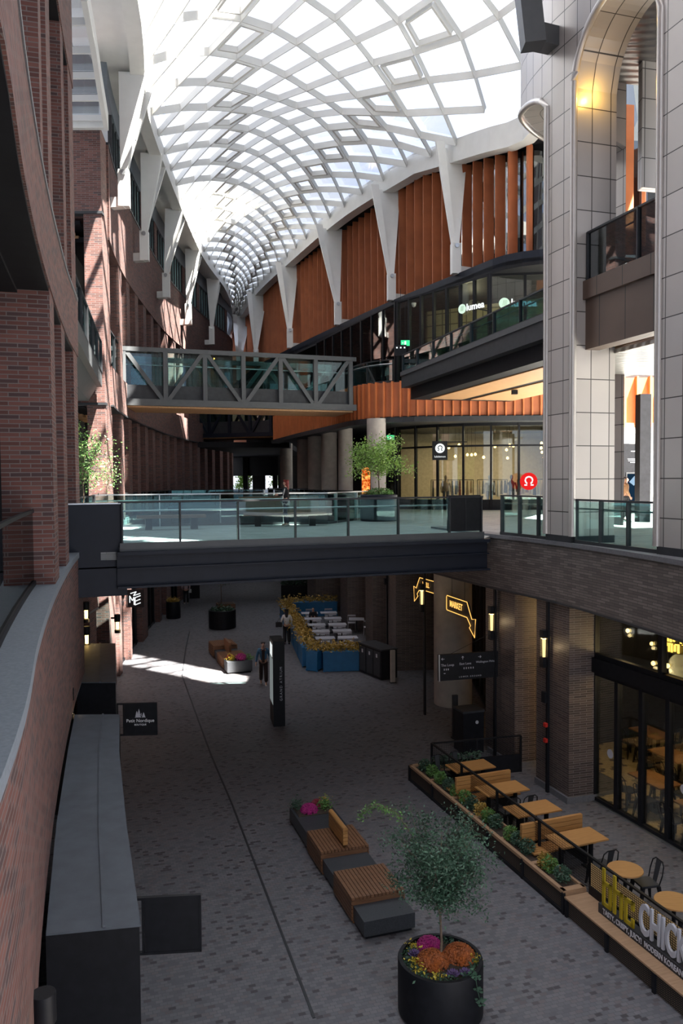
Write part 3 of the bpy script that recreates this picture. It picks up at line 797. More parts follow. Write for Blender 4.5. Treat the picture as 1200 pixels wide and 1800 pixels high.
def arch_z(s):
    for a, b in openings:
        if a < s < b:
            r = (b - a) / 2; x = s - (a + b) / 2; return ZS + math.sqrt(max(0, r * r - x * x)) * (0.28 if a < 0 else 1.0)
    return None
def tp(s, t=0.0):
    (x, y), h = at_len(TP, max(0.0, min(LT, s))); return Vector((x - math.sin(h) * t, y + math.cos(h) * t))
TT = 1.2
tw = MB(); ss = []
s = 0.0
while s < LT: ss.append(s); s += 0.14
ss += [x for o in openings for x in o]; ss = sorted(set(round(x, 4) for x in ss if 0 <= x <= LT))
for s0, s1 in zip(ss, ss[1:]):
    mid = (s0 + s1) / 2; az = arch_z(mid)
    a, b = tp(s0), tp(s1); c, d = tp(s1, TT), tp(s0, TT)
    if az is None: za = zb = 6.62
    else:
        za = arch_z(s0 + 1e-4) or ZS; zb = arch_z(s1 - 1e-4) or ZS
        za = arch_z(s0) or ZS; zb = arch_z(s1) or ZS
    tw.face([(a.x, a.y, za), (b.x, b.y, zb), (b.x, b.y, ZT), (a.x, a.y, ZT)], [(s0, za), (s1, zb), (s1, ZT), (s0, ZT)])
    tw.face([(c.x, c.y, zb), (d.x, d.y, za), (d.x, d.y, ZT), (c.x, c.y, ZT)], [(s1, zb), (s0, za), (s0, ZT), (s1, ZT)])
    if az is not None: tw.face([(b.x, b.y, zb), (a.x, a.y, za), (d.x, d.y, za), (c.x, c.y, zb)], [(0, s1 * 1.3), (0, s0 * 1.3), (TT, s0 * 1.3), (TT, s1 * 1.3)])
for o in openings:
    for e in o:
        if 0 < e < LT:
            a, d = tp(e), tp(e, TT)
            tw.face([(a.x, a.y, 6.62), (d.x, d.y, 6.62), (d.x, d.y, ZS), (a.x, a.y, ZS)], [(0, 6.62), (TT, 6.62), (TT, ZS), (0, ZS)])
for e in (0, LT):
    a, d = tp(e), tp(e, TT); tw.face([(a.x, a.y, 6.62), (d.x, d.y, 6.62), (d.x, d.y, ZT), (a.x, a.y, ZT)])
tower = struct(tw, 'wall_right', 'panel')
base = MB()
for a, b in (pA, pB, pC): 
    base.prism([tuple(tp(a - .0, -.02)), tuple(tp(b + .0, -.02)), tuple(tp(b, TT + .02)), tuple(tp(a, TT + .02))], 6.44, 6.62)
struct(base, 'baseboard_right', 'charcoal', tower)
# rolled lip round each arch
lip = MB()
for a, b in openings:
    r = (b - a) / 2; c = (a + b) / 2; pts = []
    for z in [6.62 + k * (ZS - 6.62) / 10 for k in range(10)]:
        q = tp(a + .02, -0.0); pts.append((q.x, q.y, z))
    for k in range(25):
        t = PI - PI * k / 24; q = tp(c + (r - .02) * math.cos(t), -0.0); pts.append((q.x, q.y, ZS + (r - .02) * math.sin(t)))
    for z in [ZS - k * (ZS - 6.62) / 10 for k in range(1, 11)]:
        q = tp(b - .02, -0.0); pts.append((q.x, q.y, z))
    if a >= 0 and b < LT: lip.tube(pts, 0.085, 10)
    if a < 0:
        pts = [(*tp(b - .02), z) for z in [6.62 + k * (ZS - 6.62) / 10 for k in range(10)]]
        for k in range(20):
            sx = (b - .02) * (1 - k / 20) ; q = tp(sx); pts.append((q.x, q.y, arch_z(max(sx, 0.01)) or ZS))
        lip.tube(pts, 0.085, 10)
lipm = mat('satin_cream_metal', (0.56, 0.52, 0.48), 0.3, 0.35, var=0.03)
struct(lip, 'arch_trim', lipm, tower, smooth=True)
# bronze spandrels, glass rail and ceilings inside the openings
for (a, b), kk in ((openings[1], 1), (openings[2], 2)):
    q0, q1 = tp(a - .05, 0.28), tp(b + .05, 0.28); q2, q3 = tp(b + .05, 0.75), tp(a - .05, 0.75)
    struct(MB().prism([tuple(q0), tuple(q1), tuple(q2), tuple(q3)], 12.28, 12.72), 'wall_right', 'bronze')
    q0, q1 = tp(a - .05, 0.36), tp(b + .05, 0.36)
    struct(MB().prism([tuple(q0), tuple(q1), tuple(q2), tuple(q3)], 11.1, 12.28), 'wall_right', 'bronze')
mb = MB().prism([tuple(tp(s, TT - .02)) for s in [k * 0.5 for k in range(int(LT / .5))]] + [(13, 5), (13, 24.5)], 11.05, 11.15)
silv = mat('contoured_silver_ceiling', (0.52, 0.50, 0.47), 0.28, 0.55, var=0.05)
def contour(m):
    n = m.node_tree; b = n.nodes['Principled BSDF']
    tc = N(n, 'ShaderNodeTexCoord'); wv = N(n, 'ShaderNodeTexWave', wave_type='RINGS', Scale=1.3, Distortion=2.5); wv.inputs['Detail Scale'].default_value = 0.6
    bp_ = N(n, 'ShaderNodeBump', Strength=0.6, Distance=0.04)
    n.links.new(tc.outputs['Object'], wv.inputs[0]); n.links.new(wv.outputs['Fac'], bp_.inputs['Height']); n.links.new(bp_.outputs[0], b.inputs['Normal'])
contour(silv)
struct(mb, 'ceiling', silv)
mb = MB().prism([tuple(tp(s, TT - .02)) for s in [k * 0.5 for k in range(int(LT / .5))]] + [(13, 5), (13, 24.5)], 19.4, 19.6)
dkc = mat('contoured_dark_ceiling', (0.10, 0.09, 0.085), 0.35, 0.5, var=0.05); contour(dkc)
struct(mb, 'ceiling', dkc)
mb = MB().prism([tuple(tp(s, TT + .3)) for s in [k * 0.5 for k in range(int(LT / .5))]] + [(13, 5), (13, 24.5)], 12.3, 12.6)
struct(mb, 'floor', 'charcoal')
struct(MB().prism([(8.3, 22.2), (11.5, 23), (11.5, 23.3), (8.3, 22.5)], 16.0, 19.4), 'wall_right', 'panel')
struct(MB().prism([(9.0, 17), (9.4, 17), (9.7, 21), (9.3, 21)], 12.6, 19.4), 'wall_right', 'charcoal')

for (px, py, Y, e) in ((1052, 158, 19.0, 30), (1128, 40, 17.0, 6)):
    q = D(px, py, Y); l = bpy.data.lights.new('arch_uplight', 'POINT'); l.energy = e; l.color = (1, .58, .10); l.shadow_soft_size = .05
    lo = bpy.data.objects.new('arch_uplight', l); COL.objects.link(lo); lo.location = q
# ---------------- level 2 shop (right) shell
SG = smooth_curve([(3.2, 45.2), (4.6, 43.6), (6.2, 42.6), (8.0, 42.1), (10.2, 42.0), (13.5, 42.0)], 0.4)
sgw = struct(MB().wall(SG, DECK, 11.0, 0.03, 1), 'window_7', 'glass_shop')
mb = MB(); L = curve_len(SG)
k = 0
while k * 1.45 < L:
    (x, y), h = at_len(SG, k * 1.45); mb.box((x, y, 8.7), (0.10, 0.16, 4.6), h); k += 1
mb.wall(offset(SG, -0.03), 6.4, 6.95, 0.12, 1); mb.wall(offset(SG, -0.03), 9.75, 9.85, 0.12, 1); mb.wall(offset(SG, -0.03), 10.85, 11.0, 0.12, 1)
struct(mb, 'window_frame', 'black', sgw)
struct(MB().prism([(3.4, 52), (17, 52), (17, 52.2), (3.4, 52.2)], DECK, 11), 'wall_back', mat('cream_shop_wall', (0.55, 0.45, 0.30), 0.7))
struct(MB().prism([(13.4, 42), (13.6, 42), (13.6, 52), (13.4, 52)], DECK, 11), 'wall_right', 'dark_void')
struct(MB().prism([(3.2, 45.4), (3.4, 45.4), (3.4, 52), (3.2, 52)], DECK, 11), 'wall_right', 'dark_void')
# dark entrances left of the shop
glazed((3.1, 45.3), (1.9, 50.5), DECK, 11, 4, 'window_8', 'glass_dark', 'black')
struct(MB().prism([(2.8, 51), (-3, 62), (-2.6, 62), (3.2, 51)], DECK, 11), 'wall_right', 'dark_void')
# level 3 shop glazing
glazed((2.9, 40.4), (6.55, 35.3), 12.8, 17.0, 7, 'window_9', 'glass_shop', 'black')
glazed((6.6, 35.3), (12.5, 34.6), 12.8, 17.0, 4, 'window_9', 'glass_shop', 'black')
struct(MB().prism([(4.6, 43.0), (13.4, 37.9), (13.4, 38.2), (4.6, 43.3)], 12.8, 17.0), 'wall_back', brick_mat('olive_shop_panels', [(0, (.30, .27, .15)), (1, (.38, .34, .2))], (.10, .09, .06), .45, .6, ms=.03, offset=0, bump=0))
for (x, y, e) in ((6.4, 38.8, 60), (10.5, 36.6, 60)):
    l = bpy.data.lights.new('gallery_shop_light', 'POINT'); l.energy = e * 2; l.color = (1, .86, .55); l.shadow_soft_size = .3
    lo = bpy.data.objects.new('gallery_shop_light', l); COL.objects.link(lo); lo.location = (x, y, 16.4)
glazed((2.8, 40.6), (-1.5, 52), 12.8, 17.0, 8, 'window_9', 'glass_dark', 'black')
struct(MB().prism([(3.8, 44), (-0.5, 55), (0, 55), (4.3, 44)], 12.8, 17.0), 'wall_back', 'dark_void')
# white building across the side street, dark column by the pavilion
struct(MB().prism([(14.2, 43), (26, 43), (26, 43.4), (14.2, 43.4)], DECK, 11.0), 'wall_back', brick_mat('white_tiles', [(0, (0.82, 0.83, 0.84)), (1, (0.86, 0.87, 0.88))], (0.5, 0.5, 0.5), 2.0, 1.3, ms=0.02, offset=0, bump=0))
struct(MB().box((11.15, 29.5, 8.75), (0.42, 0.4, 4.7), 0.1), 'wall_right', 'black')
ow = struct(MB().prism([(14.2, 42.9), (26, 42.9), (26, 43.4), (14.2, 43.4)], 11.0, 13.4), 'wall_back', 'terracotta_bright')
for k in range(16): MB().box((14.4 + k * .7, 42.75, 12.1), (.10, .34, 2.7)).build('fin', 'terracotta_bright', ow)
struct(MB().prism([(14.2, 43), (26, 43), (26, 43.4), (14.2, 43.4)], 13.4, 24), 'wall_back', 'charcoal')
# ---------------- round concrete columns
def column(x, y, r, z0, z1):
    o = struct(MB().lathe([(r, z0), (r, z1)], (x, y, 0), 28), 'wall_right', 'concrete', smooth=True); return o
column(3.95, 28.3, 0.68, 0, 4.9)
for x, y, r in ((1.72, 38.9, 0.46), (0.25, 46, 0.42), (-0.75, 50, 0.5), (-1.75, 54, 0.5), (-2.7, 58, 0.5), (-4.4, 64, 0.5)):
    column(x, y, r, DECK, 11.0)

# ---------------- end of the lane
fpoly([(-12, 60), (-4, 62), (-4, 90), (-12, 90)], 10.6, 11.0, 'soffit_black', 'ceiling')
struct(MB().prism([(-10.9, 50), (-2.2, 52), (-3.2, 56), (-10.9, 54)], 5.4, DECK), 'floor', 'navy')
struct(MB().prism([(-18, 88), (-12.2, 88), (-12.2, 88.4), (-18, 88.4)], 0, 11), 'wall_back', 'dark_void')
struct(MB().prism([(-9.8, 88), (-8.4, 88), (-8.4, 88.4), (-9.8, 88.4)], 0, 11), 'wall_back', 'dark_void')
struct(MB().prism([(-6.5, 82), (6, 82), (6, 82.4), (-6.5, 82.4)], 0, 24), 'wall_back', 'dark_void')
struct(MB().prism([(-18, 75), (-9, 90), (-3, 90), (-3, 91), (-18, 91)], 0, 5.6), 'wall_back', 'dark_void')
struct(MB().prism([(-30, 92), (0, 92), (0, 93), (-30, 93)], 0, 24), 'wall_back', 'brick_red') if False else None
struct(MB().prism([(-14, 89), (-2, 83), (-2, 83.4), (-14, 89.4)], 11, 24), 'wall_back', 'terracotta')
struct(MB().prism([(-13, 88), (-6, 83.5), (-6, 83.9), (-13, 88.4)], 8.6, 11.0), 'wall_back', 'dark_void')
for x in (-10.6, -7.4): struct(MB().prism([(x, 86), (x + .5, 86), (x + .5, 86.4), (x, 86.4)], 0, 11.0), 'wall_back', 'dark_void')
# ---------------- unseen sun-shaping masses added above the glass roof, and the left block's upper storeys
def sun_block_slab(y0, y1, z1, x0=8.5, x1=None):  # unseen mass added to block the sun, sides slanted along its rays
    x1 = x1 or x0
    struct(MB().prism([(x0, y0), (x0 + 3.5, y0 - 2.36), (x1 + 3.5, y1 - 2.36), (x1, y1)], 24.8, z1), 'wall_right', 'stone')
for y0, y1, z1 in ((-20, 11.0, 75), (11.0, 12.4, 37), (12.4, 14.8, 75), (14.8, 20.0, 50), (20.0, 21.0, 75), (21.0, 23.0, 34.6), (23.0, 25.2, 75)): sun_block_slab(y0, y1, z1)  # differing heights leave slots that shape the sun patches
sun_block_slab(25.2, 38, 80, 8.5, 14); sun_block_slab(38, 110, 110, 14, 26)
struct(MB().prism([(-20, -10), (-4.2, -10), (-7, 18.5), (-20, 18.5)], 24.8, 50), 'wall_left', 'brick_red')
# ================================================================== BRIDGES, RAILS, STRUTS
def sh(mb, L):
    L = Vector(L); mb.v = [tuple(Vector(p) - L) for p in mb.v]; return mb
def V3(p, z): return Vector((p[0], p[1], z))
def railing(name, label, line, z, posts, h=1.15, group=None, zl=None, gm='glass', base=True, kick=0.0, post_m='charcoal', w=0.07, inner=1):
    """line: plan polyline; posts: list of fractions along it"""
    L = curve_len(line); t = thing(name, label, 'railing', (line[0][0], line[0][1], z), 0, group); O = t.location
    P = [at_len(line, L * f)[0] for f in posts]; H = [at_len(line, L * f)[1] for f in posts]
    for p, hd in zip(P, H):
        sh(MB().box((p[0], p[1], z + h / 2), (0.035, 0.11, h), hd), O).build('post', post_m, t)
    for i in range(len(P) - 1):
        a, b = posts[i] * L, posts[i + 1] * L
        n = max(2, int((b - a) / 0.8) + 1)
        seg = [at_len(line, a + (b - a) * k / (n - 1))[0] for k in range(n)]
        sh(MB().wall(seg, z + 0.06, z + h - 0.04, 0.016), O).build('glass_panel', gm, t)
    n = max(2, int(L / 0.6)); full = [at_len(line, L * k / (n - 1))[0] for k in range(n)]
    mb = MB().wall(offset(full, 0.02), z + h - 0.03, z + h + 0.015, 0.06, -1)
    sh(mb, O).build('top_rail', 'rail' if post_m == 'rail' else 'charcoal', t)
    mb = MB().tube([(p[0], p[1], z + h - 0.22) for p in offset(full, 0.09 * inner)], 0.022, 8)
    sh(mb, O).build('handrail', 'rail', t)
    if base:
        sh(MB().wall(offset(full, 0.03), z, z + 0.08, 0.08, -1), O).build('base_channel', 'charcoal', t)
    return t

# ---- near bridge
b0, b1 = Vector(B0), Vector(B1); bd = (b1 - b0).normalized(); bn = Vector((-bd.y, bd.x))
def BP(u, v=0.0): p = b0 + bd * u + bn * v; return (p.x, p.y)
BL = (b1 - b0).length
t = thing('footbridge', 'dark blue-black steel girder of the near glass sided footbridge', 'bridge', (*B0, 5.5))
O = t.location
mb = MB().prism([BP(-0.05, -.05), BP(BL + .1, -.05), BP(BL + .1, 0.25), BP(-.05, 0.25)], 5.62, 6.36)
sh(mb, O).build('girder', 'navy', t)
mb = MB().prism([BP(-0.05, -.22), BP(BL + .1, -.22), BP(BL + .1, 0.3), BP(-.05, 0.3)], 6.33, 6.41)
sh(mb, O).build('top_flange', 'navy', t)
mb = MB().prism([BP(-0.05, -.16), BP(BL + .1, -.16), BP(BL + .1, 0.3), BP(-.05, 0.3)], 6.0, 6.035)
sh(mb, O).build('stiffener', 'navy', t)
mb = MB().prism([BP(-0.05, -.22), BP(BL + .1, -.22), BP(BL + .1, 0.4), BP(-.05, 0.4)], 5.57, 5.62)
sh(mb, O).build('bottom_flange', 'navy', t)
mb = MB().prism([BP(0.0, 0.3), BP(BL + .2, 0.3), BP(BL - 1.0, 7.0), BP(-.5, 7.0)], 5.75, 6.2)
sh(mb, O).build('deck_beam', 'navy', t)
mb = MB().wall([BP(0.02, -0.07), BP(BL, -0.07)], 6.41, 6.60, 0.06)
sh(mb, O).build('upstand', 'steel_grey', t)
pu = [214, 316, 418, 519, 612, 700, 790, 852]
fr = []
for px in pu:
    g = (px - 600) / FPX          # intersect the view ray with the bridge line
    u = (g * b0.y - b0.x) / (bd.x - g * bd.y); fr.append(max(0.005, min(0.995, u / BL)))
railing('glass_railing', 'long glass railing along the near edge of the near footbridge', [BP(0.0, 0.02), BP(BL, 0.02)], 6.42, fr, 1.13)
# black planter box hung on the right end of that railing
t = thing('planter_box', 'flat black metal box standing at the right end of the near bridge railing', 'box', (*BP(fr[6] * BL + 0.48, 0.1), 6.62), math.atan2(bd.y, bd.x))
MB().box((0, 0, 0.49), (0.9, 0.22, 0.96)).build('box_body', 'black', t)
MB().box((0, -0.115, 0.49), (0.012, 0.01, 0.9)).build('door_seam', 'charcoal', t)
# black steel screen box at the left end
t = thing('screen_box', 'tall blue-black steel cladding box closing the left end of the near bridge', 'box', (-5.75, 18.35, 5.4), math.atan2(bd.y, bd.x))
MB().box((-0.05, 0.0, 1.38), (1.42, 0.5, 1.44)).build('upper_panel', 'navy', t)
MB().box((0.0, -0.02, 0.31), (1.46, 0.56, 0.64)).build('lower_panel', 'navy', t)
MB().box((-0.05, 0.0, 2.115), (1.46, 0.54, 0.03)).build('cap', 'rail', t)
# ---- rear railing of the near bridge
rearL = [(-8.8, 28.15), (-4.5, 29.3), (-0.5, 29.5), (1.4, 34.3)]
railing('glass_railing', 'glass railing with a bright rail along the back edge of the near footbridge', rearL, DECK, [0.005, 0.17, 0.33, 0.5, 0.68, 0.84, 0.995], 1.16, post_m='rail')
# ---- right hand upper lane rail, on the parapet
rl = cut(CR, 19.9, 22.3); rl = [(p[0] + .12, p[1]) for p in rl]
if rl[0][1] < rl[-1][1]: rl = rl[::-1]
railing('glass_railing', 'short glass railing between near bridge and cream arched tower', rl, 6.46, [0.02, 0.35, 0.68, 0.98], 1.1)
q0, q1 = tp(openings[1][0] + .05, .1), tp(openings[1][1] - .05, .1)
railing('glass_railing', 'glass railing on the brick parapet inside the cream arch', [tuple(q0), tuple(q1)], 6.46, [0.0, 0.33, 0.66, 1.0], 1.05)
q0, q1 = tp(openings[2][0] + .05, .1), tp(openings[2][1] - .05, .1)
railing('glass_railing', 'glass railing on the brick parapet in the arch nearest the right edge', [tuple(q0), tuple(q1)], 6.46, [0.0, 0.5, 1.0], 1.05)
q0, q1 = tp(openings[1][0] + .05, .4), tp(openings[1][1] - .05, .4)
railing('glass_railing', 'upper glass railing above the bronze spandrel inside the cream arch', [tuple(q0), tuple(q1)], 12.72, [0.0, 0.62, 1.0], 1.15, gm='glass_dark', base=False)
# ---- level 3 balcony rail with teal tinted glass
bl = [bp(0, 0.08), bp(15, 0.08)]
railing('glass_railing', 'teal glass railing of the projecting level three balcony on the right', bl, 12.84, [k / 8 for k in range(9)], 0.80, gm='glass_teal')
R3r = [p for p in R3 if p[0] < 2.9 and p[1] < 60]
railing('glass_railing', 'curved glass railing above the orange fascia behind the truss bridge', offset(R3r, -0.15), 12.8, [k / 14 for k in range(15)], 1.1, gm='glass_teal')
# ---- left gallery rails
railing('glass_railing', 'teal glass railing on the raised gallery left of the sunlit brick tower', [(-6.45, 19.4), (-8.75, 29.3)], 12.0, [k / 5 for k in range(6)], 1.15, gm='glass_teal')
railing('glass_railing', 'short glass railing between brick tower and left end of truss bridge', [(-8.85, 30.2), (-9.8, 35.9)], 12.5, [0, 0.5, 1], 1.5, gm='glass_teal')
railing('glass_railing', 'low glass railing behind the leafy shrubs left of the near bridge', [(-6.7, 18.8), (-8.7, 28.0)], DECK, [0, 0.25, 0.5, 0.75, 1], 1.15, gm='glass_teal')
railing('glass_railing', 'dark distant glass railing across the far end of the upper lane', [(-10.9, 50), (-2.2, 52)], DECK, [k / 6 for k in range(7)], 1.1, gm='glass_dark')
railing('glass_railing', 'long glass railing along the right upper lane behind concrete columns', [(1.6, 36.4), (-0.8, 43), (-3, 51), (-5.5, 60)], DECK, [k / 10 for k in range(11)], 1.1, gm='glass_dark')
railing('glass_railing', 'long glass railing in front of the far left brick piers', [(-9.3, 30.8), (-9.75, 35), (-10.3, 41), (-10.7, 50)], DECK, [k / 9 for k in range(10)], 1.1, gm='glass_dark')

# ---- truss bridges at level 3
def truss(label, a, b, z0, z1, pxs, y_front, width, m, deck_z, pattern, name='truss_footbridge'):
    a = Vector(a); b = Vector(b); d = (b - a); L = d.length; d.normalize(); n = Vector((-d.y, d.x))
    t = thing(name, label, 'bridge', (a.x, a.y, z0)); O = t.location
    def W(u, v, z): p = a + d * u + n * v; return Vector((p.x, p.y, z))
    us = [L * f for f in pxs]
    for v, kind in ((0, 'front'), (width, 'rear')):
        for z, nm, hh in ((z0 + .15, 'bottom_chord', 0.30), (z1 - .1, 'top_chord', 0.2)):
            sh(MB().bar(W(-.1, v, z), W(L + .1, v, z), 0.22, hh), O).build(nm, m, t)
        for u in us: sh(MB().bar(W(u, v, z0 + .2), W(u, v, z1 - .1), 0.2, 0.2, up=(d.x, d.y, 0)), O).build('vertical', m, t)
        for i in range(len(us) - 1):
            up_first = (i % 2 == pattern)
            z_a, z_b = (z1 - .15, z0 + .2) if up_first else (z0 + .2, z1 - .15)
            sh(MB().bar(W(us[i] + .08, v, z_a), W(us[i + 1] - .08, v, z_b), 0.18, 0.16, up=(n.x, n.y, 0)), O).build('diagonal', m, t)
    sh(MB().hexa([W(0, .1, z0), W(L, .1, z0), W(L, width - .1, z0), W(0, width - .1, z0)], [W(0, .1, deck_z), W(L, .1, deck_z), W(L, width - .1, deck_z), W(0, width - .1, deck_z)]), O).build('deck', 'charcoal', t)
    so = MB()
    for k in range(8):
        v0 = .12 + k * (width - .24) / 8; v1 = v0 + (width - .24) / 8 - .03
        so.hexa([W(-.2, v0, z0 - .08), W(L, v0, z0 - .08), W(L, v1, z0 - .08), W(-.2, v1, z0 - .08)], [W(-.2, v0, z0), W(L, v0, z0), W(L, v1, z0), W(-.2, v1, z0)])
    sh(so, O).build('soffit_boards', 'wood_soffit', t)
    for v in (0.22, width - .22):
        for i in range(len(us) - 1):
            p, q = W(us[i] + .03, v, 0), W(us[i + 1] - .03, v, 0)
            sh(MB().wall([(p.x, p.y), (q.x, q.y)], deck_z, z1 + .02, 0.016), O).build('glass_panel', 'glass', t)
    sh(MB().tube([W(0, .35, deck_z + .95), W(L, .35, deck_z + .95)], 0.025, 8), O).build('handrail', 'rail', t)
    return t
ta = G(215, 712, 11.5); tb = G(622, 722, 11.5)
pf = []
dd = Vector((tb.x - ta.x, tb.y - ta.y)); LL2 = dd.length; dd.normalize()
for px in (221, 294, 363, 430, 495, 556, 617):
    g = (px - 600) / FPX; u = (g * ta.y - ta.x) / (dd.x - g * dd.y); pf.append(u / LL2)
truss('dark grey steel truss footbridge with timber soffit, the nearer of two', (ta.x, ta.y), (tb.x, tb.y), 11.5, 14.15, pf, 0, 3.0, 'steel_grey', 12.45, 0)
tc_ = G(333, 768, 11.5); td_ = G(552, 762, 11.5)
truss('shaded dark steel truss footbridge seen below and behind the nearer one', (tc_.x, tc_.y), (td_.x, td_.y), 11.4, 14.4, [k / 6 for k in range(7)], 0, 3.0, 'navy', 12.6, 0)

# ---- white V shaped roof struts
def strut(label, base, top, wdir, wall_pt, lean, group, wtop=1.05, scale=1.0):
    """blade rising from the bracket at base to the roof beam at top; second leg leans along the beam"""
    base = Vector(base); top = Vector(top); wd = Vector(wdir).normalized(); ln = Vector(lean)
    t = thing('roof_strut', label, 'roof strut', base, 0, group); O = base
    th_ = 0.16; w0 = 0.22
    sd = Vector((-wd.y, wd.x, 0))
    def blade(p, q, wa, wb, tk):
        bt = [p - wd * wa / 2 - sd * tk, p + wd * wa / 2 - sd * tk, p + wd * wa / 2 + sd * tk, p - wd * wa / 2 + sd * tk]
        tp_ = [q - wd * wb / 2 - sd * tk, q + wd * wb / 2 - sd * tk, q + wd * wb / 2 + sd * tk, q - wd * wb / 2 + sd * tk]
        return sh(MB().hexa(bt, tp_), O)
    blade(base, top, w0, wtop, th_).build('blade', 'white', t)
    blade(base + sd * .05 - wd * .06, top + ln, w0 * .8, 0.42, 0.09).build('leg', 'white', t)
    wp = Vector(wall_pt)
    k = MB()
    k.bar(base + Vector((0, 0, .25)), base - Vector((0, 0, 1.15)), 0.38, 0.42, up=(wd.x, wd.y, 0))
    k.bar(base - Vector((0, 0, .98)), Vector((wp.x, wp.y, base.z - .98)), 0.36, 0.38)
    sh(k, O).build('bracket', 'white', t)
    pn = MB().tube([base - sd * .26 + Vector((0, 0, .12)), base + sd * .26 + Vector((0, 0, .12))], 0.10, 12)
    sh(pn, O).build('pin', 'rail', t)
    return t
for k, (y, nm) in enumerate(((31.6, 'nearest white V strut on the left wall beside the sunlit tower'), (39.2, 'second white V strut along the left clerestory wall'), (47.0, 'third white V strut along the left clerestory wall'), (55.0, 'fourth white V strut along the left clerestory wall'), (63.0, 'farthest white V strut on the left clerestory wall'))):
    wx = x_at(FL, max(y, 30.8)); bx = x_at(RL, y)
    strut(nm, (wx + 0.55, y, 19.9), (bx - 0.45, y, 23.85), (1, 0.1, 0), (wx + 0.02, y + .1, 18.9), (0.15, 1.5, 0), 'white roof struts on the left')
def on_r(curve, y):
    return x_at([p for p in curve if p[0] < 8.4 or p[1] > 36], y)
for k, (yb, px, py) in enumerate(((37.6, 826, 418), (43.0, 686, 483), (49.6, 593, 533), (58.0, 519, 575), (67.0, 459, 604), (76.0, 411, 612))):
    s = len_at_y([p for p in R4 if p[0] < 6.5], yb); (ex, ey), h = at_len([p for p in R4 if p[0] < 6.5], s)
    bx = G(px, py, 19.0); base = Vector((ex - .05, ey, 18.75))
    (rx, ry), h2 = at_len([p for p in RR if p[1] > 36.5], len_at_y([p for p in RR if p[1] > 36.5], min(89, yb + 1.2)))
    nrm = Vector((math.sin(h), -math.cos(h), 0))   # into the building
    strut(('nearest', 'second', 'third', 'fourth', 'fifth', 'farthest')[k] + ' white V strut in front of the orange fins on the right', base, (rx + .35, ry + .1, 23.85), (1, 0.15, 0), base + nrm * 1.2, (-0.75, -0.9, 0), 'white roof struts on the right', wtop=1.35)
# grey steel box bracket hanging at the top right
t = thing('beam_bracket', 'grey steel box bracket fixed high on the cream arched tower', 'bracket', tuple(D(935, 60, 19.5)))
O = t.location
a = D(925, -30, 19.5); b = D(937, 82, 19.5)
sh(MB().bar((a.x, a.y, a.z), (b.x, b.y, b.z), 0.5, 0.5, up=(0, 1, 0)), O).build('box_post', 'steel_grey', t)
sh(MB().bar((b.x, b.y, b.z + .25), (b.x + 1.3, b.y + 1.0, b.z + .55), 0.5, 0.45), O).build('box_arm', 'steel_grey', t)
# ================================================================== LEFT SIDE: CANOPY BOXES, LANTERNS, SIGNS
def canopy(label, inner, outer, z1, seams, name='canopy_box'):
    """closed metal box over a shop entrance; inner and outer plan edges run near to far"""
    c = Vector((outer[0][0], outer[0][1], 0)); t = thing(name, label, 'canopy', c)
    poly = inner + outer[::-1]
    sh(MB().prism(poly, 0.0, z1 - 0.16), c).build('body', 'black', t)
    sh(MB().prism(poly, z1 - 0.16, z1), c).build('fascia', 'black', t)
    cx = sum(p[0] for p in poly) / len(poly); cy = sum(p[1] for p in poly) / len(poly)
    p2 = [(cx + (p[0] - cx) * 1.01, cy + (p[1] - cy) * 1.003) for p in poly]
    sh(MB().prism(p2, z1, z1 + 0.02), c).build('roof_sheet', 'canopy', t)
    for f in seams:
        mb = MB()
        pts = [(i[0] + (o[0] - i[0]) * f, i[1] + (o[1] - i[1]) * f) for i, o in zip(inner, outer)]
        for a, b in zip(pts, pts[1:]): mb.bar((*a, z1 + .03), (*b, z1 + .03), 0.035, 0.025)
        sh(mb, c).build('roof_seam', 'canopy', t)
    return t
def inner_pt(y): return (x_at(LL, y) + 0.02, y)
o1 = [(-2.17, 8.26), (-2.99, 10.76), (-3.9, 13.7), (-4.5, 15.9)]
i1 = [(-3.28, 8.1), (-4.02, 10.75), (-5.05, 14.0), (-5.62, 15.9)]
i1 = [(x_at(LL, p[1]) + .03, p[1]) for p in i1]
canopy('long black metal canopy box running up the left wall, nearest the camera', i1, o1, 3.3, (0.62,))
o2 = [(-5.32, 18.5), (-5.95, 20.7), (-6.6, 23.0)]
i2 = [(x_at(LL, p[1]) + .03, p[1]) for p in o2]
canopy('shorter black metal canopy box beyond the long one on the left', i2, o2, 3.3, (0.6,))
# crumpled litter on the long canopy
def crumple(name, label, c, r, m):
    random.seed(3); mb = MB(); vs = []; n = 7
    prof = []
    for i in range(5):
        for k in range(n):
            th_ = PI * i / 4; ph = 2 * PI * k / n; rr_ = r * random.uniform(0.6, 1.25)
            vs.append((rr_ * math.sin(th_) * math.cos(ph), rr_ * math.sin(th_) * math.sin(ph), max(-r * .6, rr_ * math.cos(th_) * 0.6)))
    fs = [(i * n + k, i * n + (k + 1) % n, (i + 1) * n + (k + 1) % n, (i + 1) * n + k) for i in range(4) for k in range(n)]
    mb.shared(vs, fs); o = mb.build(name, m); o.location = c; tag(o, label, 'litter'); return o
g = G(83, 1419, 3.32); crumple('crumpled_paper', 'crumpled white paper lying on the long black canopy roof', (g.x, g.y, 3.36), 0.06, 'white_paint')
g = G(87, 1378, 3.32); o = MB().box((0, 0, 0.01), (0.03, 0.09, 0.015), 0.3).build('paper_scrap', 'white_paint'); o.location = (g.x, g.y, 3.322); tag(o, 'tiny white scrap on the canopy roof behind the crumpled paper', 'litter')

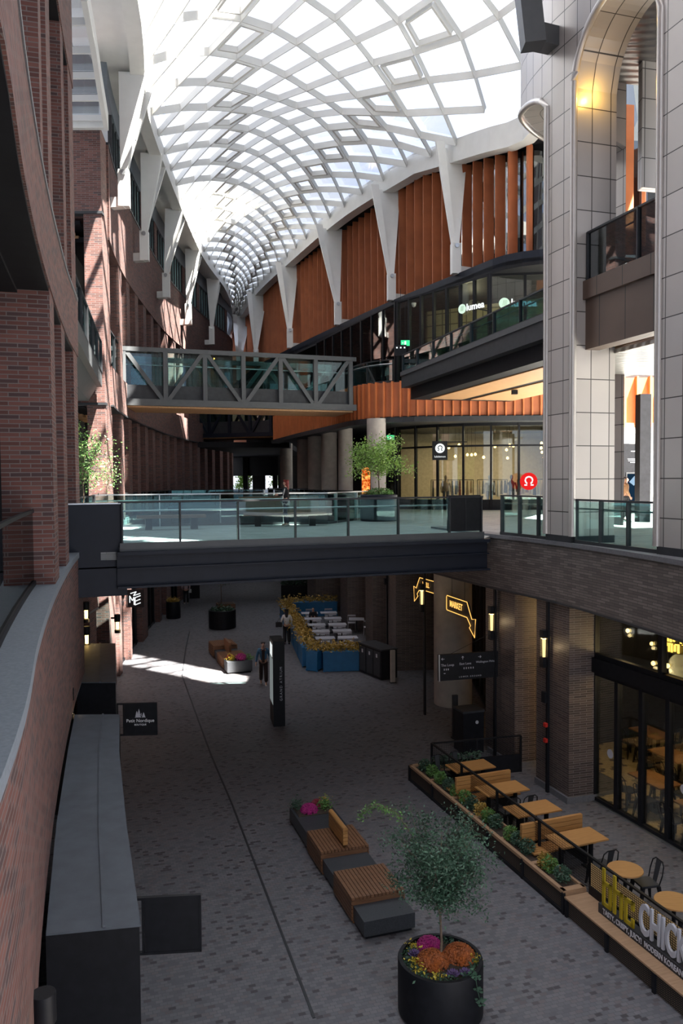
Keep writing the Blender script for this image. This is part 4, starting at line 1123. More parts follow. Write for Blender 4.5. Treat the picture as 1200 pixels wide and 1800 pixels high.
def lantern(label, loc, h=0.62, r=0.10, group='cylinder lanterns on the left wall', src=[]):
    if src:
        return dup(src[0], loc, label=label, group=group)
    t = thing('wall_lantern', label, 'wall lamp', loc, 0, group)
    MB().lathe([(r, 0.38), (r, 0.60), (r * .96, 0.62)], n=24).build('cap', 'black', t, smooth=True)
    MB().lathe([(r, 0.0), (r, 0.10)], n=24).build('base', 'black', t, smooth=True)
    MB().lathe([(r * .86, 0.10), (r * .86, 0.38)], n=24).build('glass_tube', 'glass_shop', t, smooth=True)
    MB().lathe([(r * .45, 0.12), (r * .5, 0.38)], n=16).build('lamp_core', 'lamp', t, smooth=True)
    MB().box((-0.14, 0, 0.5), (0.14, 0.06, 0.05)).build('bracket', 'black', t)
    l = bpy.data.lights.new('lantern_light', 'POINT'); l.energy = 2.2; l.color = (1, 0.68, 0.34); l.shadow_soft_size = 0.06
    lo = bpy.data.objects.new('lantern_light', l); COL.objects.link(lo); lo.parent = t; lo.location = (0.22, 0, 0.05)
    src.append(t); return t
LNT = []
for (px, py, z, lab) in ((76, 1745, 3.85, 'black cylinder wall lantern glowing at the bottom left corner'), (121, 1210, 3.85, 'black cylinder wall lantern between the two canopy boxes'), (152, 1101, 3.85, 'black cylinder wall lantern beyond the shorter canopy box'), (151, 1058, 4.4, 'small lit wall lantern just under the steel screen box'), (206, 1080, 3.6, 'wall lantern on the corner of the tower column by the cube letter sign')):
    g = G(px, py, z); lantern(lab, (g.x, g.y, z - 0.62), src=LNT)

def blade_sign(label, loc, rz, w, h, gap, m='black', name='blade_sign'):
    """frame hung from the wall on the left, panel to its right; x runs away from the wall"""
    t = thing(name, label, 'sign', loc, rz)
    f = MB()
    f.box((w / 2, 0, h), (w, 0.05, 0.03)); f.box((w / 2, 0, 0), (w, 0.05, 0.03)); f.box((w - .012, 0, h / 2), (0.025, 0.05, h)); f.box((gap, 0, h / 2), (0.025, 0.05, h)); f.box((0.012, 0, h / 2), (0.025, 0.05, h))
    f.build('frame', 'black', t)
    MB().box(((w + gap) / 2, 0, h / 2), (w - gap - .04, 0.035, h - .03)).build('panel', m, t)
    return t
g = D(206, 1292, 16.6); rzs = 0.06
t = blade_sign('black projecting shop sign reading Petit Nordique Boutique', (g.x, 16.6, g.z), rzs, 0.84, 0.66, 0.14)
text_mesh('lettering', 'Petit Nordique', 'white_bright', 0.098, 0.002, t, (0.49, -0.026, 0.30), sx=0.98)
text_mesh('lettering', 'BOUTIQUE', 'white_bright', 0.05, 0.002, t, (0.49, -0.026, 0.215))
mb = MB()
for cx, hh in ((0.42, 0.13), (0.465, 0.17), (0.56, 0.10)):
    for k in range(3):
        z0_ = 0.37 + k * hh / 3.4; wv = 0.045 * (1 - k * .25)
        mb.face([(cx - wv, -0.027, z0_), (cx + wv, -0.027, z0_), (cx, -0.027, z0_ + hh * .5)])
mb.box((0.51, -0.026, 0.43), (0.012, 0.002, 0.06)); mb.build('tree_emblem', 'white_paint', t)
g = D(236, 1676, 9.35)
blade_sign('blank black projecting sign panel beside the long canopy', (g.x, 9.35, g.z), 0.09, 0.80, 0.67, 0.11)
g = D(222, 1067, 33.4)
t = blade_sign('black projecting sign with a white cube made of letters M Z E', (g.x, 33.4, g.z), 0.05, 0.74, 0.72, 0.06)
def seg(mb, a, b, w=0.05): mb.bar((a[0], -0.03, a[1]), (b[0], -0.03, b[1]), 0.006, w, up=(0, 0, 1) if abs(a[0] - b[0]) > abs(a[1] - b[1]) else (1, 0, 0))
mb = MB(); X = lambda x, y: (0.10 + x * 0.55, 0.06 + y * 0.6)
for a, b in (((.1, .7), (.1, .2)), ((.1, .68), (.3, .35)), ((.3, .35), (.42, .6)), ((.42, .6), (.42, .05)), ((.15, .85), (.6, .98)), ((.6, .98), (.38, .7)), ((.38, .7), (.9, .85)), ((.5, .55), (.5, .02)), ((.5, .56), (.92, .7)), ((.5, .3), (.9, .45)), ((.5, .05), (.92, .2))):
    seg(mb, X(*a), X(*b), 0.040)
mb.build('cube_logo', 'white_sign', t)
# ================================================================== FURNITURE AND PLANTS ON THE LOWER LANE
def leaves(n, fn, size, m='leaf', seed=1):
    """n small bent leaves at points given by fn(rng)"""
    r = random.Random(seed); mb = MB()
    for _ in range(n):
        p = Vector(fn(r)); s = size * r.uniform(0.6, 1.3)
        a = Vector((r.gauss(0, 1), r.gauss(0, 1), r.gauss(0, .6))).normalized(); b = a.cross(Vector((r.gauss(0, 1), r.gauss(0, 1), r.gauss(0, 1)))).normalized()
        mb.shared([p - a * s, p + b * s * .45, p + a * s, p - b * s * .45], [(0, 1, 2, 3)])
    return mb
def in_ellipsoid(r, c, rad):
    while True:
        v = Vector((r.uniform(-1, 1), r.uniform(-1, 1), r.uniform(-1, 1)))
        if 0.35 < v.length < 1: return (c[0] + v.x * rad[0], c[1] + v.y * rad[1], c[2] + v.z * rad[2])
def mum(c, r, n, seed, h=0.75, pet=0.028):
    """dome of many small round blooms"""
    g = random.Random(seed); mb = MB()
    mb.lathe([(r * .55, c[2] - .02), (r * .9, c[2] + r * h * .3), (r * .8, c[2] + r * h * .65), (r * .45, c[2] + r * h * .92), (0.01, c[2] + r * h)], (c[0], c[1], 0), 16)
    for _ in range(n):
        t = 2 * PI * g.random(); f = math.acos(1 - g.random() * 0.95)
        x, y, z = r * math.sin(f) * math.cos(t), r * math.sin(f) * math.sin(t), r * h * math.cos(f)
        s = pet * g.uniform(.7, 1.3); p = Vector((c[0] + x, c[1] + y, c[2] + z + .01))
        nn = Vector((x, y, z * 1.3)).normalized(); a = nn.cross(Vector((0.1, 0.2, 1))).normalized(); b = nn.cross(a)
        ring = [p + (a * math.cos(k * PI / 3) + b * math.sin(k * PI / 3)) * s for k in range(6)]
        mb.shared(ring + [p + nn * s * .8], [(k, (k + 1) % 6, 6) for k in range(6)])
    return mb
def tree_parts(t, z0, trunk_h, crown, rad, nleaf, size, seed, lm='leaf', tr=0.035, nb=14, lean=(0, 0)):
    """trunk with branches and a leafy crown; crown=(x,y,z) centre"""
    g = random.Random(seed); mb = MB(); top = Vector((lean[0], lean[1], z0 + trunk_h))
    mb.tube([(0, 0, z0), (lean[0] * .3 + .02, lean[1] * .3, z0 + trunk_h * .4), top, Vector(crown) + Vector((0, 0, rad[2] * .5))], [tr, tr * .85, tr * .65, tr * .2], 8)
    ends = []
    for k in range(nb):
        a = top.lerp(Vector(crown), g.uniform(-.1, .8)); th_ = g.uniform(0, 2 * PI); f = g.uniform(.55, .95)
        e = Vector(crown) + Vector((rad[0] * f * math.cos(th_), rad[1] * f * math.sin(th_), rad[2] * g.uniform(-.6, .85)))
        m_ = a.lerp(e, .5) + Vector((0, 0, .06 * rad[2])); mb.tube([a, m_, e], [tr * .4, tr * .25, tr * .08], 5); ends.append((a, m_, e))
        for _ in range(3):
            q = m_.lerp(e, g.uniform(0, .8)); e2 = q + Vector((g.gauss(0, .25) * rad[0], g.gauss(0, .25) * rad[1], g.gauss(0, .2) * rad[2])); mb.tube([q, e2], [tr * .15, tr * .05], 4); ends.append((q, q.lerp(e2, .5), e2))
    mb.build('trunk', 'bark', t)
    def fn(r):
        a, m_, e = r.choice(ends); f = r.random() ** .6; p = m_.lerp(e, f) if r.random() < .75 else a.lerp(m_, f)
        sp = 0.13 * max(rad); return p + Vector((r.gauss(0, sp), r.gauss(0, sp), r.gauss(0, sp * .7)))
    leaves(nleaf, fn, size, lm, seed + 1).build('foliage', lm, t)

# ---- large round planter in the foreground
g = G(773.5, 1682, 0.82); r_pl = 0.64
t = thing('round_planter', 'large round black planter nearest the camera, filled with autumn flowers', 'planter', (g.x, g.y, 0))
PLO = t.location.copy()
MB().lathe([(r_pl * .93, 0), (r_pl, 0.04), (r_pl, 0.80), (r_pl * .985, 0.82), (r_pl * .9, 0.82), (r_pl * .9, 0.72)], n=56).build('pot', 'black', t, smooth=True)
MB().lathe([(r_pl * .9, 0.70), (r_pl * .88, 0.74), (0.02, 0.78)], n=40).build('soil', 'soil', t, smooth=True)
tt = thing('young_tree', 'small leafy tree growing from the large round planter in front', 'tree', (g.x, g.y, 0.74))
tree_parts(tt, 0.0, 0.75, (0.04, 0.1, 1.5), (0.78, 0.72, 0.80), 13500, 0.026, 11, 'leaf_dark', 0.024, 30)
mb = MB(); bp_ = [(0, .05, 1.0), (-.35, .25, 1.75), (-.62, .42, 2.12), (-.95, .5, 2.22), (-1.22, .45, 2.05)]; mb.tube(bp_, [.012, .009, .007, .005, .003], 6); mb.build('long_branch', 'bark', tt)
leaves(420, lambda r: (lambda f, k: tuple(Vector(bp_[k]).lerp(Vector(bp_[k + 1]), f) + Vector((r.gauss(0, .035), r.gauss(0, .05), r.gauss(-.02, .035)))))(r.random(), r.choice((1, 2, 2, 3, 3))), .022, seed=77).build('branch_leaves', 'leaf', tt)
def plant(name, label, cat, mb, m, loc, group=None):
    o = mb.build(name, m); o.location = loc; tag(o, label, cat, group); return o
L0 = (g.x, g.y, 0.76)
plant('chrysanthemum', 'magenta mum at the back of the large round planter', 'flower', mum((0, 0, 0), 0.19, 420, 1, pet=.02), 'magenta', (g.x - .13, g.y + .34, .76))
plant('chrysanthemum', 'rust orange mum at the left of the trunk in the round planter', 'flower', mum((0, 0, 0), 0.24, 520, 2, pet=.02), 'rust', (g.x - .12, g.y - .05, .74))
plant('chrysanthemum', 'rust orange mum at the right of the trunk in the round planter', 'flower', mum((0, 0, 0), 0.24, 520, 3, pet=.02), 'rust', (g.x + .30, g.y + .10, .74))
k = 0
for (dx, dy, lab) in ((-.40, -.10, 'yellow flowers low at the left rim of the round planter'), (-.34, -.33, 'yellow flowers at the front left rim of the round planter'), (-.10, -.46, 'yellow flowers at the very front rim of the round planter'), (.52, -.02, 'yellow flowers at the right rim of the round planter'), (-.37, .3, 'yellow flowers at the back left of the round planter')):
    mb = leaves(70, lambda r: (r.gauss(0, .05), r.gauss(0, .05), abs(r.gauss(.06, .03))), .025, seed=20 + k)
    o = plant('yellow_flowers', lab, 'flower', mb, 'yellow', (g.x + dx, g.y + dy, .75)); k += 1
    leaves(60, lambda r: (r.gauss(0, .07), r.gauss(0, .07), abs(r.gauss(.03, .02))), .03, seed=40 + k).build('leaf_clump', 'leaf_dark', o)
for dx, dy, lab in ((.14, -.38, 'purple ornamental cabbage at the front of the round planter'), (.32, -.36, 'violet ornamental cabbage right of the front in the round planter'), (-.38, .12, 'pale purple ornamental cabbage at the left of the round planter')):
    mb = MB()
    for q in range(3):
        for j in range(8):
            a = j * PI / 4 + q * .4; rr_ = .09 - q * .025; zz = .03 + q * .02
            mb.face([(0, 0, zz - .02), (rr_ * math.cos(a - .35), rr_ * math.sin(a - .35), zz + .01), (rr_ * 1.15 * math.cos(a), rr_ * 1.15 * math.sin(a), zz + .03), (rr_ * math.cos(a + .35), rr_ * math.sin(a + .35), zz + .01)])
    plant('ornamental_cabbage', lab, 'plant', mb, 'purple', (g.x + dx, g.y + dy, .76))
def fn(r):
    a = r.uniform(0, 2 * PI); return (r.uniform(.42, .6) * math.cos(a), r.uniform(.42, .6) * math.sin(a), r.uniform(0, .07))
plant('ivy', 'green ivy and filler leaves round the rim of the front planter', 'plant', leaves(700, fn, .03, seed=5), 'leaf_dark', (g.x, g.y, .75))
vine = MB(); pts = [(.40, -.44, .08), (.45, -.50, .07), (.47, -.52, -.1), (.50, -.52, -.22), (.53, -.50, -.3)]
vine.tube(pts, .006, 5)
for p in pts:
    for j in range(7):
        q = Vector(p) + Vector((random.gauss(0, .03), random.gauss(0, .02), random.gauss(0, .03))); vine.shared([q + Vector((-.03, 0, 0)), q + Vector((0, -.01, .02)), q + Vector((.03, 0, 0)), q + Vector((0, 0, -.03))], [(0, 1, 2, 3)])
plant('trailing_ivy', 'ivy strand trailing down the front of the large round planter', 'plant', vine, 'leaf_dark', (g.x, g.y, .75))

# ---- modular bench in the foreground
BA = Vector((0.80, 13.70, 0)); BHD = math.radians(108.4); bax = Vector((math.cos(BHD), math.sin(BHD), 0)); BW = 0.98
rzb = BHD - PI / 2          # local y runs up the lane, local x to the right
def slatted(parent, x0, x1, y0, y1, z, n, along='y'):
    mb = MB(); w_ = (x1 - x0) / n
    for k in range(n): mb.box((x0 + (k + .5) * w_, (y0 + y1) / 2, z - .02), (w_ * .82, y1 - y0, 0.045))
    return mb.build('slat_top', 'wood', parent)
def wood_block(label, y0, y1, h, src=BA, w_=BW + .06):
    c = src + bax * ((y0 + y1) / 2); t = thing('slatted_bench', label, 'bench', (c.x, c.y, 0), rzb)
    ly = (y1 - y0) / 2
    slatted(t, -w_ / 2, w_ / 2, -ly, ly, h, 14)
    mb = MB()
    for k in range(5):
        z = .06 + k * (h - .1) / 5
        for s_ in (-1, 1): mb.box((s_ * (w_ / 2 - .015), 0, z + .03), (.03, ly * 2, (h - .1) / 5 * .8))
    for s_ in (-1, 1): mb.box((0, s_ * (ly - .03), (h - .05) / 2), (w_ - .06, .03, h - .06))
    mb.build('side_slats', 'wood', t); return t
def stone_block(label, y0, y1, h, src=BA, w_=BW - .02, m='black_terrazzo', name='stone_bench'):
    c = src + bax * ((y0 + y1) / 2); t = thing(name, label, 'bench', (c.x, c.y, 0), rzb)
    ly = (y1 - y0) / 2
    MB().box((0, 0, .03), (w_ - .1, ly * 2 - .08, .06)).build('plinth', 'black', t)
    MB().box((0, 0, .06 + (h - .06) / 2), (w_, ly * 2, h - .06)).build('block', m, t); return t
MT['black_terrazzo'] = mat('black_terrazzo', (0.045, 0.05, 0.058), 0.4, var=0.3, scale=60)
stone_block('black stone end block of the foreground modular bench, nearest the round planter', 0.0, 0.62, .33)
wood_block('slatted wood bench seat without back in the foreground bench row', 0.56, 1.62, .47)
stone_block('black stone block between the two slatted seats of the foreground bench', 1.62, 2.45, .33)
wb = wood_block('slatted wood bench seat with a rounded backrest in the foreground bench row', 2.45, 3.5, .47)
mb = MB()
for zz in (.56, .64, .72, .80): mb.box((0.02, 0.0, zz), (.10, .98, .07))
mb.tube([(0.02, -.49, .84), (0.02, .49, .84)], .055, 12)
mb.build('backrest', 'wood_light', wb, 'golden timber backrest')
mb = MB()
for yy in (-.3, .3): mb.box((.02, yy, .5), (.04, .06, .12))
mb.build('bracket', 'black', wb)
pc = stone_block('black stone planter block at the far end of the foreground bench row', 3.5, 5.1, .36, name='stone_planter')
MB().box((0, .45, .365), (BW - .14, .56, .02)).build('soil', 'soil', pc)
c = BA + bax * 4.75
def off(dx, dy): p = Vector((dx, dy, 0)); p.rotate(Matrix.Rotation(rzb, 3, 'Z')); return (c.x + p.x, c.y + p.y, .36)
plant('chrysanthemum', 'magenta mum in the far end of the foreground bench planter', 'flower', mum((0, 0, 0), .20, 420, 6, .85, .02), 'magenta', off(-.12, -.05))
plant('chrysanthemum', 'dark maroon mum behind the magenta one in the bench planter', 'flower', mum((0, 0, 0), .15, 300, 7, .9, .018), 'maroon', off(.15, .22))
plant('leafy_herb', 'green leafy plant at the right of the bench planter flowers', 'plant', leaves(260, lambda r: (r.gauss(0, .09), r.gauss(0, .08), abs(r.gauss(.12, .06))), .03, seed=9), 'leaf', off(.27, .0))
plant('leafy_herb', 'green leafy plant at the left of the bench planter flowers', 'plant', leaves(260, lambda r: (r.gauss(0, .08), r.gauss(0, .09), abs(r.gauss(.12, .06))), .03, seed=10), 'leaf_dark', off(-.36, .2))
plant('yellow_flowers', 'small yellow flowers beside the maroon mum in the bench planter', 'flower', leaves(60, lambda r: (r.gauss(0, .06), r.gauss(0, .05), abs(r.gauss(.2, .04))), .02, seed=12), 'yellow', off(.33, .12))

# ---- sign totem GRAND ATRIUM
g = G(491, 1277)
t = thing('sign_totem', 'tall black wayfinding totem reading Grand Atrium on the lower lane', 'sign', (g.x, g.y, 0), 0.20)
MB().box((0, 0.5, 1.40), (0.38, 1.0, 2.80)).build('body', 'black', t)
MB().box((-0.193, 0.5, 1.45), (0.01, 0.86, 1.5)).build('screen', emit_mat('totem_screen', (0.75, 0.85, 0.85), 0.22), t)
text_mesh('lettering', 'GRAND ATRIUM', 'white_paint', 0.12, 0.003, t, (0.07, -0.004, 1.40), (PI / 2, -PI / 2, 0), spacing=1.35)
mb = MB()
for k in range(4): mb.box((-0.194, 0.25 + k * .17, 2.45), (0.008, 0.05, 0.42), rx=.15)
mb.build('stripe_marks', 'white_sign', t)

# ---- far modular bench with flowers
FA = Vector((-4.28, 32.95, 0))
old = (bax.copy(), rzb)
BHD = math.radians(109); bax = Vector((math.cos(BHD), math.sin(BHD), 0)); rzb = BHD - PI / 2
fp = stone_block('dark flower planter at the near end of the far bench row, in the sun patch', 0, .75, .5, FA, 1.05, name='stone_planter')
wood_block('slatted wood seat just behind the far flower planter', 1.0, 2.3, .47, FA, 1.1)
stone_block('dark stone block in the middle of the far bench row', 2.3, 3.2, .38, FA, 1.0)
wood_block('farthest slatted wood seat of the far bench row', 3.2, 4.5, .55, FA, 1.1)
c = FA + bax * .38; c.z = .5
mb = MB(); mb.box((0, 0, .25), (.1, 1.2, .5)); o = mb.build('bench_backrest', 'wood'); o.location = tuple(FA + bax * 2.7 + Vector((0, 0, .38))); o.rotation_euler = (0, 0, rzb); tag(o, 'low timber backrest in the middle of the far bench row', 'backrest')
plant('chrysanthemum', 'magenta mum in the far sunlit bench planter', 'flower', mum((0, 0, 0), .26, 260, 13, .9, .03), 'magenta', (c.x + .12, c.y, .5))
plant('chrysanthemum', 'red orange mum at the left of the far bench planter', 'flower', mum((0, 0, 0), .19, 180, 14, .9, .03), 'rust', (c.x - .34, c.y + .15, .5))
plant('yellow_flowers', 'bright yellow flowers in front of the far bench planter mums', 'flower', leaves(160, lambda r: (r.gauss(0, .09), r.gauss(0, .06), abs(r.gauss(.1, .07))), .04, seed=15), 'yellow', (c.x - .25, c.y - .15, .5))
plant('leafy_herb', 'green leafy filler at the right of the far bench planter', 'plant', leaves(200, lambda r: (r.gauss(0, .12), r.gauss(0, .1), abs(r.gauss(.08, .06))), .04, seed=16), 'leaf', (c.x + .42, c.y + .05, .5))
bax, rzb = old

# ---- round and square planters further up the lane
def rplanter(label, x, y, r, h, seed, lm='leaf_dark', treelab=None):
    t = thing('round_planter', label, 'planter', (x, y, 0))
    MB().lathe([(r * .94, 0), (r, .05), (r, h - .02), (r * .97, h), (r * .88, h), (r * .88, h - .1)], n=36).build('pot', 'black', t, smooth=True)
    MB().lathe([(r * .88, h - .12), (.02, h - .06)], n=24).build('soil', 'soil', t)
    plant('shrub', 'low green planting filling the ' + label.replace('black ', ''), 'plant', leaves(520, lambda q: (q.uniform(-.8, .8) * r, q.uniform(-.6, .6) * r, abs(q.gauss(.12, .09))), .07, seed=seed), lm, (x, y, h - .1))
    return t
g = G(388, 1107); rplanter('wide round black planter in the middle distance of the lane', g.x, g.y + .6, .74, 1.0, 31)
g = G(303, 1088); rplanter('smaller round black planter beside the far left shopfronts', g.x, g.y + .3, .42, 1.0, 32, 'leaf_yellow')
tt = thing('young_tree', 'thin sapling behind the wide round planter in the distance', 'tree', (G(388, 1085).x, 46.9, .7)); tree_parts(tt, 0, 1.0, (0, 0, 1.9), (1.0, .6, .6), 500, .06, 33, 'leaf_dark', .03, 8)
g = G(399, 1083); t = thing('timber_planter', 'reddish timber planter block behind the wide round planter', 'planter', (g.x, g.y, 0), .3)
MB().box((0, .5, .35), (1.0, 1.0, .7)).build('body', 'wood', t); MB().box((0, .5, .71), (.9, .9, .02)).build('soil', 'soil', t)
g = G(342, 1052); t = thing('square_planter', 'dark square planter far up the lane behind the person in pink', 'planter', (g.x, g.y, 0), .2)
MB().box((0, .4, .55), (.7, .8, 1.1)).build('body', 'black', t); MB().box((0, .4, 1.11), (.6, .7, .02)).build('soil', 'soil', t)
t = thing('hedge_planter', 'long black planter with a clipped dark hedge at the far end of the lane', 'planter', (-2.85, 54, 0), 0)
MB().box((0, .4, .45), (2.6, .8, .9)).build('body', 'black', t)
leaves(2600, lambda r: (r.uniform(-1.3, 1.3), r.uniform(0, .8), r.uniform(.85, 1.75)), .07, seed=34).build('foliage', 'leaf_dark', t)
# ---- bins and bollards on the right
bn_ = thing('recycling_station', 'black three slot recycling station beside the blue planters', 'bin', (1.45, 32.5, 0), math.radians(118))
MB().box((0, 0, .62), (1.8, .75, 1.16)).build('body', 'black', bn_)
MB().box((0, 0, 1.22), (1.86, .8, .05)).build('lid', 'charcoal', bn_)
for k in (-1, 0, 1): MB().box((k * .58, .385, .62), (.5, .02, 1.0)).build('door', 'charcoal', bn_); MB().box((k * .58, .40, .95), (.1, .015, .14)).build('slot_label', 'white_paint', bn_)
tb_ = thing('waste_bin', 'tall black waste bin with a small white round mark by the brick pier', 'bin', (3.72, 23.3, 0), math.radians(18))
MB().box((0, 0, .6), (.66, .62, 1.2)).build('body', 'black', tb_)
MB().box((0, 0, 1.23), (.70, .66, .06)).build('lid', 'charcoal', tb_)
MB().tube([(.1, -.32, .92), (.1, -.335, .92)], .05, 16).build('round_mark', 'white_paint', tb_)
def bollard(label, x, y, h, w_):
    t = thing('bollard', label, 'post', (x, y, 0), .3); MB().box((0, 0, h / 2), (w_, .1, h)).build('post_body', 'concrete' if y > 30 else 'charcoal', t); MB().box((0, 0, .02), (w_ + .06, .16, .04)).build('foot', 'charcoal', t); return t
bollard('flat metal post standing beside the recycling station', 1.98, 31.2, 1.3, .18)
bollard('flat grey post standing in front of the round concrete column', 3.47, 24.4, 1.35, .16)

# ---- blue planters with ochre shrubs enclosing the cafe seating
def blue_planter(label, a, b, h=.85, dep=.62, group='blue planters round the cafe seating', n=240, seed=0):
    a = Vector((*a, 0)); b = Vector((*b, 0)); d = b - a; L = d.length; rz = math.atan2(d.y, d.x); c = (a + b) / 2
    t = thing('blue_planter', label, 'planter', (c.x, c.y, 0), rz, group)
    MB().box((0, 0, h / 2 + .03), (L - .04, dep, h - .06)).build('body', 'blue', t)
    mb = MB()
    for s_ in (-1, 1):
        for q in (-L / 2 + .06, L / 2 - .06): mb.box((q, s_ * dep / 2, h / 2), (.06, .03, h))
        mb.box((0, s_ * dep / 2, h - .03), (L, .03, .06)); mb.box((0, s_ * dep / 2, .05), (L, .03, .06))
    mb.build('trim', 'blue', t)
    MB().box((0, 0, h - .02), (L - .1, dep - .1, .03)).build('soil', 'soil', t)
    s_ = plant('ochre_shrub', 'ochre shrubs in the ' + label, 'plant', leaves(n, lambda r: (r.uniform(-L / 2, L / 2), r.gauss(0, dep * .3), abs(r.gauss(.16, .11))), .075, seed=seed), 'leaf_yellow', (c.x, c.y, h))
    s_.rotation_euler = (0, 0, rz); return t
blue_planter('wide blue planter at the near end of the cafe seating', (-.85, 33.35), (.95, 33.5), n=650, seed=50)
blue_planter('narrow blue planter at the near left corner of the cafe seating', (-1.42, 33.6), (-.9, 33.35), n=200, seed=51)
pa, pb = Vector((-1.4, 33.9)), Vector((-3.35, 46.6))
names = ('first', 'second', 'third', 'fourth', 'fifth', 'sixth')
for k in range(6):
    a = pa.lerp(pb, k / 6); b = pa.lerp(pb, (k + 1) / 6)
    blue_planter(names[k] + ' blue planter from the near end beside the lane', tuple(a), tuple(b), n=420, seed=52 + k)
blue_planter('blue planter closing the far end of the cafe seating', (-3.2, 46.9), (-.3, 47.2), n=500, seed=60)

# white wire cafe chair and table
def cafe_chair(label, loc, rz, group):
    t = thing('cafe_chair', label, 'chair', loc, rz, group)
    MB().box((0, 0, .45), (.42, .40, .03)).build('seat', 'white_paint', t)
    mb = MB()
    mb.tube([(-.2, -.19, .46), (-.21, -.24, .82), (.21, -.24, .82), (.2, -.19, .46)], .014, 6)
    for k in range(5): mb.tube([(-.14 + k * .07, -.19, .46), (-.14 + k * .07, -.24, .82)], .008, 5)
    mb.box((0, -.24, .80), (.42, .02, .07)); mb.build('backrest', 'white_paint', t)
    for sx_ in (-1, 1):
        for sy in (-1, 1): MB().tube([(sx_ * .18, sy * .17, .45), (sx_ * .21, sy * .21, 0)], .012, 6).build('leg', 'white_paint', t)
    return t
def cafe_table(label, loc, rz, w_, d_, group, round_=False):
    t = thing('cafe_table', label, 'table', loc, rz, group)
    if round_: MB().lathe([(w_ / 2, .72), (w_ / 2, .75)], n=28).build('tabletop', 'white_paint', t)
    else: MB().box((0, 0, .735), (w_, d_, .03)).build('tabletop', 'white_paint', t)
    MB().tube([(0, 0, .02), (0, 0, .72)], .03, 8).build('pedestal', 'charcoal', t); MB().box((0, 0, .015), (.45, .45, .03)).build('base', 'charcoal', t)
    return t
ch0 = None
rows = [(-.95, 36.6), (-1.22, 38.3), (-1.45, 40.0), (-1.7, 41.8), (-1.95, 43.6)]
rn = ('nearest', 'second', 'third', 'fourth', 'fifth')
for i, (x, y) in enumerate(rows):
    for j in (0, 1):
        cx = x + j * 1.05 + .15; cy = y + j * .1
        cafe_table('white cafe table, ' + ('left' if j == 0 else 'right') + ' of the ' + rn[i] + ' row inside the blue planters', (cx, cy, 0), .1, .9, .62, 'white cafe tables')
        for s_ in (-1, 1):
            if i == 3 and j == 0 and s_ == -1: continue
            lab = 'white chair on the %s side of the %s table in the %s cafe row' % ('near' if s_ < 0 else 'far', 'left' if j == 0 else 'right', rn[i])
            rz = .1 if s_ < 0 else .1 + PI
            if ch0 is None: ch0 = cafe_chair(lab, (cx, cy + s_ * .55, 0), rz, 'white cafe chairs')
            else: dup(ch0, (cx, cy + s_ * .55, 0), rz, lab)
cafe_table('round white cafe table close to the wide blue planter', (.25, 34.75, 0), 0, .95, .95, 'white cafe tables', True)
dup(ch0, (1.1, 35.0, 0), 1.6, 'white slat back chair right of the round cafe table')
cafe_table('white cafe table beside the far brick pier', (.75, 41.6, 0), 0, .8, .8, 'white cafe tables')
dup(ch0, (.5, 42.1, 0), PI, 'white slat back chair behind the table by the far brick pier')
dup(ch0, (1.3, 40.8, 0), 0, 'white slat back chair in front of the table by the far brick pier')
# ================================================================== PATIO ON THE RIGHT
PH = math.radians(109.0)                 # direction of the planter fence, away from the camera
pdv = Vector((math.cos(PH), math.sin(PH), 0)); pev = Vector((math.sin(PH), -math.cos(PH), 0))
prz = PH - PI / 2                        # local y away from the camera along the fence, x to the right
F0 = Vector((1.78, 20.95, 0)); F1 = Vector((4.03, 14.36, 0)); FLn = (F0 - F1).length
meshm = brick_mat('fine_metal_mesh', [(0, (0.20, 0.13, 0.08)), (1, (0.24, 0.16, 0.10))], (0.015, 0.012, 0.01), 0.035, 0.035, ms=0.012, offset=0, bump=0)
amber = brick_mat('amber_mesh_painted_lit', [(0, (0.90, 0.62, 0.26)), (1, (0.95, 0.68, 0.3))], (0.06, 0.04, 0.02), 0.05, 0.04, ms=0.008, offset=0, bump=0)  # pale base colour stands in for the light on the mesh
t = thing('timber_planter', 'long timber edged patio planter with mesh front along the lane', 'planter', (F1.x, F1.y, 0), prz)
MB().box((.24, FLn / 2, .19), (.44, FLn - .06, .34)).build('body', meshm, t)
mb = MB(); mb.box((.03, FLn / 2, .40), (.08, FLn, .06)); mb.box((.46, FLn / 2, .40), (.05, FLn, .06)); mb.box((.24, .06, .40), (.48, .14, .06)); mb.box((.24, FLn - .04, .40), (.48, .08, .06)); mb.box((.24, .0, .2), (.5, .03, .42))
mb.build('timber_edge', 'wood_tan', t)
mb = MB()
for k in range(6): mb.box((0.0, FLn * k / 5, .2), (.05, .06, .40))
mb.box((.005, FLn / 2, .03), (.04, FLn, .06)); mb.build('frame', 'black', t)
MB().box((.24, FLn / 2, .37), (.38, FLn - .2, .03)).build('soil', 'soil', t)
for k in range(5): MB().box((.24, FLn * (k + 1) / 6, .40), (.42, .1, .04)).build('divider', 'wood_tan', t)
def PW(x, y, z=0): p = F1 + pev * x + pdv * y; return (p.x, p.y, z)
sk = [('bushy', .4, 'leaf_dark'), ('bushy', .8, 'leaf'), ('dry', .95, 'leaf_yellow'), ('x', 1.6, 'leaf_dark'), ('x', 1.95, 'leaf_dark'), ('x', 2.25, 'leaf'), ('x', 2.9, 'leaf_dark'), ('x', 3.2, 'leaf'), ('x', 3.55, 'leaf_yellow'), ('x', 3.95, 'leaf_dark'), ('x', 4.3, 'leaf'), ('x', 4.75, 'leaf'), ('x', 5.15, 'leaf_dark'), ('x', 5.6, 'leaf'), ('x', 6.1, 'leaf'), ('x', 6.55, 'leaf_dark')]
